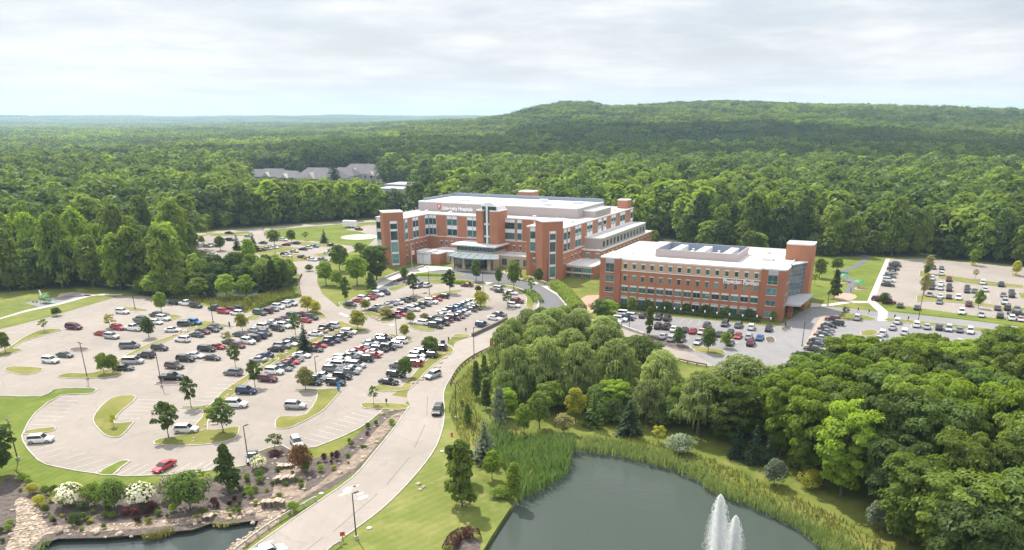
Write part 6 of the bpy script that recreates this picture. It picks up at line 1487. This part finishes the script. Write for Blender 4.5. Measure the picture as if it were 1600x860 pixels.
gC, lC = 'boulders on the pond bank', 'boulder on the near bank of the garden pond'
for x, y, w, d in ((150,833,16,0),(187,835,14,0),(92,834,13,1),(132,836,6,0),(177,829,8,0),(72,808,11,1),(26,790,9,0),(20,798,8,0),(17,836,9,0),(21,843,7,0),(6,812,0,0),(258,782,9,0),(252,785,6,0),(33,852,6,0),(230,840,5,0),(205,839,6,0),(165,840,6,0),(110,836,6,0)):
    if w: boulder(x, y, w, gC, lC, d)
gD, lD = 'boulders of the big lot medians', 'pale boulder lying on a grass median between car rows'
rb_ = random.Random(3)
for (x0, y0), (x1, y1), k in (((268,527),(296,515),8),((150,586),(186,571),7),((318,634),(335,668),10),((300,690),(322,665),10),((350,628),(375,594),12),((410,568),(450,550),10),((512,527),(545,515),8),((585,497),(596,502),4),((668,590),(702,551),16),((640,603),(668,590),8),((626,470),(670,456),6)):
    for i in range(k):
        t = rb_.random(); boulder(x0+(x1-x0)*t+rb_.uniform(-5, 5), y0+(y1-y0)*t+rb_.uniform(-1.5, 1.5), rb_.uniform(4, 8.5), gD, lD)
boulder(654,757,10,None,'large pale boulder standing on the roadside lawn'); boulder(662,762,7,None,'smaller flat stone beside the big lawn boulder'); boulder(657,766,8,None,'reddish flat stone below the big lawn boulder')
for x, y in ((577,826),(502,772),(691,706)):
    p = P(x, y); mb = MB(); mb.lathe([(.42, 0), (.42, .14), (.34, .18)], 14, p); tag(mb.build('manhole_cover', M['concrete']), {577: 'round pale drain cover on the grass by the nearest lamp post', 502: 'round pale drain cover on the bank lawn', 691: 'round pale drain cover near the road bend'}[x], 'drain cover')
# waterfall ledges
def ledge(x0, x1, y, h, label):
    a, b = P(x0, y), P(x1, y); r = root('rock_ledge', (a+b)/2, 0, label, 'waterfall'); inv = Matrix.Translation(-(a+b)/2); d = (b-a).normalized(); n = Vector((-d.y, d.x, 0)); k = 7
    mb = MB(); tp = MB()
    for i in range(k):
        p0, p1 = a.lerp(b, i/k), a.lerp(b, (i+1)/k); o = n*rnd.uniform(-.25, .25); hh = h*rnd.uniform(.85, 1.1)
        mb.hexa([p0+o, p1+o, p1+o+n*.8, p0+o+n*.8], [q+Vector((0, 0, hh)) for q in (p0+o, p1+o, p1+o+n*.8, p0+o+n*.8)])
        tp.hexa([q+Vector((0, 0, hh+.003)) for q in (p0+o-n*.15, p1+o-n*.15, p1+o+n*1.1, p0+o+n*1.1)], [q+Vector((0, 0, hh+.14)) for q in (p0+o-n*.15, p1+o-n*.15, p1+o+n*1.1, p0+o+n*1.1)])
    for q, nm, mm in ((mb, 'stone_face', 'rock_dark'), (tp, 'cap_stone', 'rock')):
        o = q.build(nm, M[mm], r); o.matrix_parent_inverse = inv
ledge(409, 444, 795, 1.2, 'lowest dark stone ledge of the little waterfall'); ledge(430, 460, 756, 1.0, 'middle dark stone ledge of the little waterfall'); ledge(433, 456, 733, .5, 'uppermost thin stone ledge of the little waterfall'); ledge(316, 331, 814, .6, 'flat stone shelf at the pond edge')
# loose stones of the channel and the pond bank
def stones(name, poly, n, s0, s1, label, seed, z=.03, hole=None):
    rng = random.Random(seed); xs = [p[0] for p in poly]; ys = [p[1] for p in poly]; mb = MB(); base = [(v.co.x, v.co.y, v.co.z) for v in RK[0].vertices]; bm = bmesh.new(); bmesh.ops.create_icosphere(bm, subdivisions=1, radius=1); B = [v.co.copy() for v in bm.verts]; F_ = [tuple(v.index for v in f.verts) for f in bm.faces]; bm.free(); c = 0
    while c < n:
        x, y = rng.uniform(min(xs), max(xs)), rng.uniform(min(ys), max(ys))
        if not inside(x, y, poly) or (hole and inside(x, y, hole)): n -= .2; continue
        c += 1; s = rng.uniform(s0, s1); k = len(mb.v); sx, sy, sz = s*rng.uniform(.7, 1.4), s*rng.uniform(.6, 1.1), s*rng.uniform(.3, .6); a = rng.uniform(0, 6.28)
        for v in B:
            j = rng.uniform(.75, 1.2); vx, vy = v.x*sx*j, v.y*sy*j; mb.v.append((x+vx*math.cos(a)-vy*math.sin(a), y+vx*math.sin(a)+vy*math.cos(a), z+v.z*sz*j+sz*.3))
        for f in F_: mb.f.append(tuple(k+i for i in f)); mb.m.append(0)
    return tag(mb.build(name, M['rock']), label, 'stones', kind='stuff')
stones('channel_stones', XP((24,783),(40,778),(58,790),(66,810),(76,826),(62,846),(40,862),(5,868),(18,840),(26,815)), 700, .12, .36, 'pale broken stones filling the drainage channel', 1)
rim2 = offset(pond2, 2.0); pr2 = [(p.x, p.y) for p in offset(pond2, 3.0)]
stones('bank_stones', pr2, 1500, .08, .28, 'small stones lining the bank of the garden pond', 2, .03, [(p.x, p.y) for p in offset(pond2, .7)])
stones('stream_stones', XP((404,812),(400,802),(425,775),(428,755),(440,735),(452,722),(470,735),(480,750),(475,770),(500,755),(530,730),(560,705),(580,680),(605,655),(625,644),(632,645),(612,668),(590,694),(570,718),(545,738),(510,757),(478,776),(455,792),(430,806)), 420, .07, .22, 'small stones scattered along the stream bed', 3)
# signs and small things
def post_sign(name, x, y, hpx, w, m, label, cat, panel=.5):
    p = P(x, y); h = hm(p, hpx); r = root(name, p, R(20), label, cat); mb = MB(); mb.tube([(0, 0, 0), (0, 0, h*(1-panel*.2))], .05, 6); mb.build('post', M['bronze'], r); mb = MB(); mb.box(-w/2, w/2, -.14, -.055, h*(1-panel), h); mb.build('panel', m, r)
M['signblue'] = plain('blue sign paint', (.02, .18, .50), .4); M['signdark'] = plain('dark sign paint', (.05, .035, .04), .5); M['signgreen'] = plain('green sign paint', (.02, .12, .06), .5); M['redpaint'] = plain('red hydrant paint', (.40, .05, .03), .5)
post_sign('pylon_sign', 529, 611, 14, .55, M['signblue'], 'narrow blue pylon sign at the tip of the curved grass island', 'sign', .85)
post_sign('pylon_sign', 768, 546, 17, .9, M['signred'], 'dark red pylon sign at the willows beside the road', 'sign', .7)
post_sign('direction_sign', 692, 541, 9, 1.2, M['signdark'], 'dark box-shaped sign at the tip of the boulder bed', 'sign', .75)
post_sign('direction_sign', 883, 489, 11, 1.6, M['signdark'], 'dark sign panel at the end of the curved walkway', 'sign', .7)
post_sign('pylon_sign', 359, 512, 9, .45, M['signgreen'], 'thin dark green post sign at the aisle end by the meadow', 'sign', .8)
post_sign('road_sign', 604, 633, 10, .4, M['signdark'], 'dark post sign on the teardrop island', 'sign', .5)
post_sign('road_sign', 701, 537, 10, .4, M['signdark'], 'dark post sign on the pavement at the lot exit', 'sign', .5)
post_sign('road_sign', 728, 520, 7, .4, M['signdark'], 'small dark sign on the eye-shaped island', 'sign', .5)
post_sign('road_sign', 536, 846, 15, .7, M['redpaint'], 'small red sign on two legs at the lower road edge', 'sign', .4)
for x, y in ((1357,492),(1340,489),(1397,500),(1418,503)): post_sign('crossing_sign', x, y, 8, .5, M['signdark'], f"dark warning sign, {ORD[[1340,1357,1397,1418].index(x)]} from the building along the office drive", 'sign', .45)
p = P(706, 682); mb = MB(); mb.lathe([(.22, 0), (.22, .1), (.15, .12), (.15, .6), (.2, .62), (.17, .75), (.05, .85)], 10, p); mb.box(p.x-.3, p.x+.3, p.y-.08, p.y+.08, .42, .58); tag(mb.build('fire_hydrant', M['redpaint']), 'rusty red fire hydrant on the verge by the access road', 'hydrant')
def canopy_tent(x, y, label):
    p = P(x, y); r = root('exercise_shelter', p, .4, label, 'shelter')
    for a, b in ((-1, -1), (1, -1), (1, 1), (-1, 1)): mb = MB(); mb.tube([(a, b, 0), (a, b, 2.3)], .06, 6); mb.build('post', M['greypanel'], r)
    mb = MB(); n = 4; mb.lathe([(1.9, 2.25), (1.2, 2.75), (.1, 3.0)], 8); mb.build('canopy', M['tentgreen'], r)
    mb = MB(); mb.box(-.6, .6, -.3, .3, .5, .6); mb.box(-.5, -.4, -.2, .2, 0, .5); mb.box(.4, .5, -.2, .2, 0, .5); mb.build('bench', M['greypanel'], r)
M['tentgreen'] = plain('green canopy fabric', (.02, .22, .12), .6)
canopy_tent(1317, 440, 'green-topped shelter beside the winding garden path'); canopy_tent(1341, 450, 'green-topped shelter on the open lawn right of the path')
for a in ((1316,441),(1342,451)): sheet('gravel_pad', [P(*a)+Vector((2.6*math.cos(i*.52), 2.6*math.sin(i*.52), 0)) for i in range(12)], .04, 'brickpave')
pg = root('playground', P(72, 474), R(-20), 'green climbing frame with white slide on the playground', 'playground'); M['playgreen'] = plain('green play frame', (.04, .20, .06), .5)
pg.scale = (.72, .72, .72)
for a in (-2, 0, 2):
    for b in (-1.2, 1.2): mb = MB(); mb.tube([(a, b, 0), (a, b, 3.6)], .09, 6); mb.build('post', M['playgreen'], pg)
mb = MB(); mb.box(-2.1, 2.1, -1.3, 1.3, 1.5, 1.65); mb.box(-2.1, 2.1, -1.3, -1.2, 1.66, 2.5); mb.build('platform', M['playgreen'], pg)
mb = MB(); mb.hexa([(-.2, -1.3, 3.3), (2.2, -1.3, 3.3), (2.2, 1.3, 3.3), (-.2, 1.3, 3.3)], [(.6, -.1, 4.1), (1.4, -.1, 4.1), (1.4, .1, 4.1), (.6, .1, 4.1)]); mb.build('roof', M['tentgreen'], pg)
mb = MB(); mb.hexa([(2.1, -.5, 1.5), (5.5, -.5, .2), (5.5, .5, .2), (2.1, .5, 1.5)], [(2.1, -.5, 1.62), (5.5, -.5, .32), (5.5, .5, .32), (2.1, .5, 1.62)]); mb.build('slide', M['tentgreen'], pg)
mb = MB(); mb.tube([(-2, 0, 3.6), (-2.6, 0, 6.0)], [.5, .25], 8); mb.build('slide_tube', M['panel'], pg)
b_ = root('garden_bench', P(55, 473), 0, 'small dark bench on the play surface left of the climbing frame', 'bench'); mb = MB(); mb.box(-.9, .9, -.25, .25, .4, .5); mb.build('seat', M['black'], b_)
for s in (-.7, .7): mb = MB(); mb.box(s-.06, s+.06, -.22, .22, 0, .4); mb.build('leg', M['black'], b_)
t_ = root('box_trailer', P(547, 356), R(-20), 'white box trailer parked at the edge of the helipad', 'trailer'); mb = MB(); mb.box(-4, 4, -1.3, 1.3, .9, 3.9); mb.build('body', M['panel'], t_)
for x in (-1.2, 1.2):
    for s in (-1.2, 1.2): o = link('wheel', WHEEL[.36], None, t_); o.location = (x, s, .36); o.scale = (1.25, 1, 1.25)
mb = MB(); mb.box(4, 5.4, -.1, .1, .7, .85); mb.build('drawbar', M['black'], t_)
fl = root('flag_pole', P(644, 418), 0, 'white flag pole with hanging flag beside the vestibule', 'flag pole'); mb = MB(); mb.tube([(0, 0, 0), (0, 0, 10)], [.09, .05], 8); mb.build('pole', M['panel'], fl)
mb = MB(); [mb.face([(.06+.28*i, .06*math.sin(i*1.9), 5.2+i*.0), (.06+.28*(i+1), .06*math.sin((i+1)*1.9), 5.2), (.06+.28*(i+1), .06*math.sin((i+1)*1.9), 7.0), (.06+.28*i, .06*math.sin(i*1.9), 7.0)], i % 2) for i in range(4)]; mb.build('flag', [M['signred'], M['trimwhite']], fl)
def picnic(x, y, label):
    r = root('picnic_table', P(x, y), .3, label, 'table'); mb = MB(); mb.lathe([(.8, .72), (.8, .78)], 10); mb.build('tabletop', M['redpaint'], r); mb = MB(); mb.lathe([(.4, 0), (.06, .05), (.06, .72)], 8); mb.build('pedestal', M['black'], r)
    for a in range(4): mb = MB(); mb.lathe([(.25, .42), (.25, .46)], 8, (1.1*math.cos(a*1.57), 1.1*math.sin(a*1.57), 0)); mb.lathe([(.05, 0), (.05, .42)], 6, (1.1*math.cos(a*1.57), 1.1*math.sin(a*1.57), 0)); mb.build('seat', M['redpaint'], r)
picnic(922, 479, 'reddish round picnic table on the brick plaza')
# people by the office drive
def person(x, y, label, col):
    bm = bmesh.new(); J = [(0, 0, .95), (0, 0, 1.2), (0, 0, 1.42), (0, 0, 1.52), (0, .02, 1.66), (0, .02, 1.75), (.1, 0, .92), (.12, .06, .5), (.13, 0, .08), (-.1, 0, .92), (-.12, -.06, .5), (-.13, -.12, .08), (.2, 0, 1.4), (.26, -.04, 1.12), (.27, .06, .88), (-.2, 0, 1.4), (-.26, .04, 1.12), (-.27, .1, .88), (.13, .14, .05), (-.13, .02, .05)]
    E_ = [(0,1),(1,2),(2,3),(3,4),(4,5),(0,6),(6,7),(7,8),(8,18),(0,9),(9,10),(10,11),(11,19),(2,12),(12,13),(13,14),(2,15),(15,16),(16,17)]
    RR = [.16,.15,.14,.06,.1,.07,.1,.075,.05,.1,.075,.05,.06,.045,.035,.06,.045,.035,.04,.04]
    me = bpy.data.meshes.new('person'); me.from_pydata(J, E_, []); me.materials.append(plain(label[:12]+' clothes', col, .9)); r = root('person', P(x, y), rnd.uniform(0, 6), label, 'person'); o = link('body', me, None, r)
    sk = o.modifiers.new('skin', 'SKIN')
    for v, rr in zip(me.skin_vertices[0].data, RR): v.radius = (rr, rr)
    me.skin_vertices[0].data[0].use_root = True; o.modifiers.new('sub', 'SUBSURF').levels = 1
    return r
person(1227, 512, 'person in dark clothes walking at the office building corner', (.03, .03, .04)); person(1329, 457, 'person in brown clothes standing at the round brick seat', (.12, .07, .05))
# fountain
def watermat():
    m, t, b = newmat('fountain spray'); b.inputs['Base Color'].default_value = (.92, .94, .95, 1); b.inputs['Roughness'].default_value = .4
    out = t.n['Material Output']; tr = t.add('ShaderNodeBsdfTransparent'); tl = t.add('ShaderNodeBsdfTranslucent'); tl.inputs['Color'].default_value = (.95, .96, .97, 1); df = t.add('ShaderNodeBsdfDiffuse'); df.inputs['Color'].default_value = (.95, .96, .97, 1)
    m1 = t.add('ShaderNodeMixShader'); m1.inputs[0].default_value = .55; t.lk(df.outputs[0], m1.inputs[1]); t.lk(tl.outputs[0], m1.inputs[2])
    m2 = t.add('ShaderNodeMixShader'); at = t.add('ShaderNodeAttribute', attribute_name='tint'); t.lk(at.outputs['Fac'], m2.inputs[0]); t.lk(tr.outputs[0], m2.inputs[1]); t.lk(m1.outputs[0], m2.inputs[2]); t.lk(m2.outputs[0], out.inputs['Surface']); t.n.remove(b); return m
M['spray'] = watermat()
ft = root('fountain', P(1130, 885, POND_Z), 0, 'white fountain with two tall water jets in the pond', 'fountain')
mb = MB(); mb.lathe([(1.2, .0), (1.2, .35), (.5, .45), (.4, .7)], 14); mb.build('float', M['black'], ft)
def jet(base, tip, rad, k, seed):
    rng = np.random.default_rng(seed); f = rng.beta(1.0, 1.35, k); a = rng.uniform(0, 6.283, k)
    rr = rad*(1-f)**.62*np.clip(np.abs(rng.normal(size=k))*.52, 0, 1.15)+.04
    ax = np.array(tip)-np.array(base); c = np.array(base)+ax*f[:, None]; c[:, 0] += np.cos(a)*rr; c[:, 1] += np.sin(a)*rr; c[:, 2] -= (rr/rad)**2*.3*ax[2]*(1-f)
    s = rng.uniform(.05, .14, k); n = np.stack([np.cos(a)+rng.normal(size=k)*.6, np.sin(a)+rng.normal(size=k)*.6, rng.normal(size=k)*.3], 1); up = np.tile(np.array([0, 0, 1.]), (k, 1))+rng.normal(size=(k, 3))*.12
    return link('jet', quads_mesh('jet', c, n, s, np.clip(1.25-1.1*rr/rad, .25, 1.), 'spray', .25, rng, up), None, ft)
b0_ = P(1130, 885, POND_Z); 
def toploc(x, y): 
    d = Vector((1, 0, 0))*((x-CX)/FPX)-UP*((y-CY)/FPX)+FW; t = b0_.y/d.y; return Vector((0, 0, H))+d*t
t1, t2 = toploc(1126, 773), toploc(1150, 806)
jet((-.9, 0, .5), t1-b0_, 2.5, 34000, 1); jet((1.4, .2, .5), t2-b0_, 2.0, 22000, 2)
# far buildings beyond the woods
M['shingle'] = plain('grey shingle', (.12, .115, .125), .9, var=.2, scale=.3); M['siding'] = plain('grey siding', (.34, .33, .32), .8, var=.1); M['beige'] = plain('beige siding', (.46, .42, .36), .8, var=.1)
def house(x, y, w, d, h, rh, rz, label, wall='siding', roof='shingle', cat='building', flatroof=False):
    p = P(x, y); r = root('house' if not flatroof else 'warehouse', p, R(rz), label, cat); mb = MB(); mb.box(-w/2, w/2, -d/2, d/2, 0, h); mb.build('wall', M[wall], r); mb = MB()
    if flatroof: mb.box(-w/2-.2, w/2+.2, -d/2-.2, d/2+.2, h+.002, h+.6)
    else: mb.hexa([(-w/2-.7, -d/2-.7, h), (w/2+.7, -d/2-.7, h), (w/2+.7, d/2+.7, h), (-w/2-.7, d/2+.7, h)], [(-w/2+d*.35, -.1, h+rh), (w/2-d*.35, -.1, h+rh), (w/2-d*.35, .1, h+rh), (-w/2+d*.35, .1, h+rh)])
    mb.build('roof', M[roof], r)
    if not flatroof:
        mb = MB(); mb.hexa([(-w*.12-4, -d/2-2.2, h-.05), (-w*.12+4, -d/2-2.2, h-.05), (-w*.12+4, 0, h-.05), (-w*.12-4, 0, h-.05)], [(-w*.12-.1, -d/2-2.2, h+rh*.6), (-w*.12+.1, -d/2-2.2, h+rh*.6), (-w*.12+.1, 0, h+rh*.6), (-w*.12-.1, 0, h+rh*.6)]); mb.build('gable', M['beige'], r)
    for i in range(int(w/6)):
        mb = MB(); x0 = -w/2+2+i*6; mb.box(x0, x0+1.8, -d/2-.06, -d/2+.02, h*.35, h*.75); mb.build('window', M['glass2'], r)
for q in ((402,284,30,18,5,6.5,-8,'leftmost low grey roofed house of the far clearing'),(430,284,32,18,5,7,-8,'grey gabled house second from the left in the far clearing'),(458,286,24,16,5,6,-20,'small pale-walled house in the middle of the far clearing'),(505,289,44,24,6,9,-14,'wide grey roofed building left of the dark lone tree'),(541,284,26,16,6,7,-18,'house with pale gable right of the dark lone tree'),(568,281,40,22,6,9,-12,'large grey roofed house at the right of the far clearing'),(592,282,22,14,5,6,-30,'rightmost small gabled house of the far clearing')): house(*q)
for q in ((652,300,46,26,6,0,-18,'white flat warehouse roof behind the hospital trees','siding','roof_grey'),(628,305,34,20,5,0,-18,'second white flat warehouse left of the first','siding','roof_grey'),(672,302,26,20,6.5,0,-18,'small pale warehouse nearest the penthouse','panel','roof')): house(*q, 'warehouse', True)
for q in ((1252,222,30,16,9,6,10,'pale house among the hill trees'),(1264,223,26,15,9,6,-15,'grey house right of the pale hill house'),(1440,218,34,16,9,6,20,'beige house on the hill at the right'),(1470,222,28,15,9,6,5,'small beige house lower on the right hill')):
    house(*q[:-1], q[-1], 'beige')
for x, y, w, z in ((525,292,60,.06),): sheet('far_car_park', X((505,290),(545,287),(590,284),(588,292),(545,296),(510,296)), .03, 'lot')
sheet('far_clearing', X((380,292),(386,276),(480,275),(600,271),(610,292),(560,298),(480,294)), .015, 'scrub')
tree('spruce', 'spruce needles', P(523, 292), 24, 18, 'lone dark tree standing between the far grey buildings', 'tree')
sheet('access_track', X((1266,392),(1274,378),(1284,364),(1290,364),(1286,380),(1282,392)), .03, 'road')

# ------------------------------------------------------------------ sky, cloud, haze, sun
AZ, EL = R(30), R(54)                      # sun: bearing left of the view axis, height
sd = Vector((-math.sin(AZ)*math.cos(EL), math.cos(AZ)*math.cos(EL), math.sin(EL)))
w = bpy.data.worlds.new('World'); S.world = w; w.use_nodes = True; t = NT(w); bg = t.n['Background']; wo_ = t.n['World Output']
sky = t.add('ShaderNodeTexSky'); sky.sky_type = 'NISHITA'; sky.sun_disc = False; sky.sun_elevation = EL; sky.sun_rotation = -AZ; sky.air_density = 1.; sky.dust_density = 2.5; sky.ozone_density = 1.; sky.altitude = 200
tc = t.add('ShaderNodeTexCoord'); sp = t.add('ShaderNodeSeparateXYZ'); t.lk(tc.outputs['Generated'], sp.inputs[0])
zz_ = t.math('ADD', t.math('MAXIMUM', sp.outputs[2], 0.), .10)
cx_ = t.add('ShaderNodeCombineXYZ'); t.lk(t.math('DIVIDE', sp.outputs[0], zz_), cx_.inputs[0]); t.lk(t.math('DIVIDE', sp.outputs[1], zz_), cx_.inputs[1])
n1 = t.noise(cx_.outputs[0], .42, 6, .55); n2 = t.noise(cx_.outputs[0], 1.25, 6, .58)
cov = t.ramp_bw(t.math('ADD', t.math('MULTIPLY', n1, .7), t.math('MULTIPLY', n2, .3)), .36, .56)
shade = t.ramp_bw(t.math('ADD', t.math('MULTIPLY', n2, .65), t.math('MULTIPLY', n1, .35)), .36, .60)
ccol = t.mix(shade, (7.3, 7.5, 7.8), (9.8, 9.8, 9.8))
blu = t.mix(.55, sky.outputs[0], (6.4, 7.0, 7.8))
fin = t.mix(t.math('MULTIPLY', cov, .92), blu, ccol)
hz = t.ramp_bw(sp.outputs[2], .10, .0); fin = t.mix(t.math('MULTIPLY', hz, .75), fin, (8.5, 8.6, 8.8))
sky_fill = t.math('ADD', t.math('MULTIPLY', t.ramp_bw(sp.outputs[2], .14, .5), .8), 1.)   # upper sky boosted out of frame: added fill for shaded sides and pond
sc_ = t.add('ShaderNodeVectorMath', operation='SCALE'); t.lk(fin, sc_.inputs[0]); t.lk(sky_fill, sc_.inputs['Scale']); fin = sc_.outputs[0]
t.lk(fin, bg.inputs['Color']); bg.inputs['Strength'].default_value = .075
sl = bpy.data.lights.new('sun', 'SUN'); sl.energy = 5.0; sl.angle = R(.55); sl.color = (1., .95, .86); so = bpy.data.objects.new('sun', sl); C.objects.link(so); so.rotation_euler = (-sd).to_track_quat('-Z', 'Y').to_euler(); so.location = (0, 0, 300)
# a cloud over the middle woods, above the picture: its shadow is the dark band on the trees
bm = bmesh.new(); rc = random.Random(4)
for i in range(64):
    c = Vector((rc.uniform(-800, 900), rc.uniform(-420, 380), rc.uniform(-15, 25))); r_ = rc.uniform(90, 190)
    ret = bmesh.ops.create_icosphere(bm, subdivisions=3, radius=1)
    for v in ret['verts']:
        d = v.co.copy(); k_ = 1+.35*noise.noise(d*1.6+Vector((i*3., 0, 0)))+.15*noise.noise(d*4+Vector((i, 0, 0))); v.co = Vector((d.x*r_*1.3*k_, d.y*r_*.8*k_, d.z*r_*(.42 if d.z > 0 else .15)*k_))+c
me = bpy.data.meshes.new('cloud'); bm.to_mesh(me); bm.free(); mcl = bpy.data.materials.new('cloud vapour'); mcl.use_nodes = True; t = NT(mcl); t.n.remove(t.n['Principled BSDF'])
df = t.add('ShaderNodeBsdfDiffuse'); df.inputs[0].default_value = (.95, .95, .95, 1); tl = t.add('ShaderNodeBsdfTranslucent'); tl.inputs[0].default_value = (.95, .95, .95, 1); ms = t.add('ShaderNodeMixShader'); ms.inputs[0].default_value = .5; t.lk(df.outputs[0], ms.inputs[1]); t.lk(tl.outputs[0], ms.inputs[2]); t.lk(ms.outputs[0], t.n['Material Output'].inputs['Surface']); me.materials.append(mcl)
me.polygons.foreach_set('use_smooth', [True]*len(me.polygons)); cl = link('cloud', me); CLZ = 900.; cl.location = (480+sd.x/sd.z*CLZ, 1230+sd.y/sd.z*CLZ, CLZ); cl.rotation_euler = (0, 0, R(-6)); tag(cl, 'white cumulus cloud drifting above the middle woods', 'cloud', kind='stuff')
# haze
m = bpy.data.materials.new('air'); m.use_nodes = True; t = NT(m); t.n.remove(t.n['Principled BSDF']); pvn = t.add('ShaderNodeVolumePrincipled'); pvn.inputs['Color'].default_value = (.56, .76, 1., 1); pvn.inputs['Density'].default_value = HAZE; pvn.inputs['Anisotropy'].default_value = .2; t.lk(pvn.outputs[0], t.n['Material Output'].inputs['Volume'])
mb = MB(); mb.box(-13800, 13800, -13800, 13800, -12, 190); hz_ = mb.build('haze', m); tag(hz_, kind='stuff'); hz_.display_type = 'BOUNDS'
# camera
cd = bpy.data.cameras.new('camera'); cam = bpy.data.objects.new('camera', cd); C.objects.link(cam); S.camera = cam
cd.sensor_width = 36; cd.lens = FPX/1600*36; cd.shift_x = -(CX-800)/1600; cd.shift_y = (CY-430)/1600; cd.clip_start = 1; cd.clip_end = 40000
cam.location = (0, 0, H); cam.rotation_euler = (math.pi/2-PIT, 0, 0)
S.view_settings.view_transform = 'Standard'; S.view_settings.look = 'None'; S.view_settings.gamma = 1; S.view_settings.use_curve_mapping = False; S.view_settings.exposure = EXPO
S.render.resolution_x = 1024; S.render.resolution_y = 550
cy_ = S.cycles; cy_.max_bounces = 8; cy_.diffuse_bounces = 3; cy_.glossy_bounces = 3; cy_.transmission_bounces = 4; cy_.transparent_max_bounces = 24; cy_.volume_bounces = 1; cy_.use_denoising = True; cy_.use_adaptive_sampling = True; cy_.adaptive_threshold = .015
cy_.sample_clamp_indirect = 6
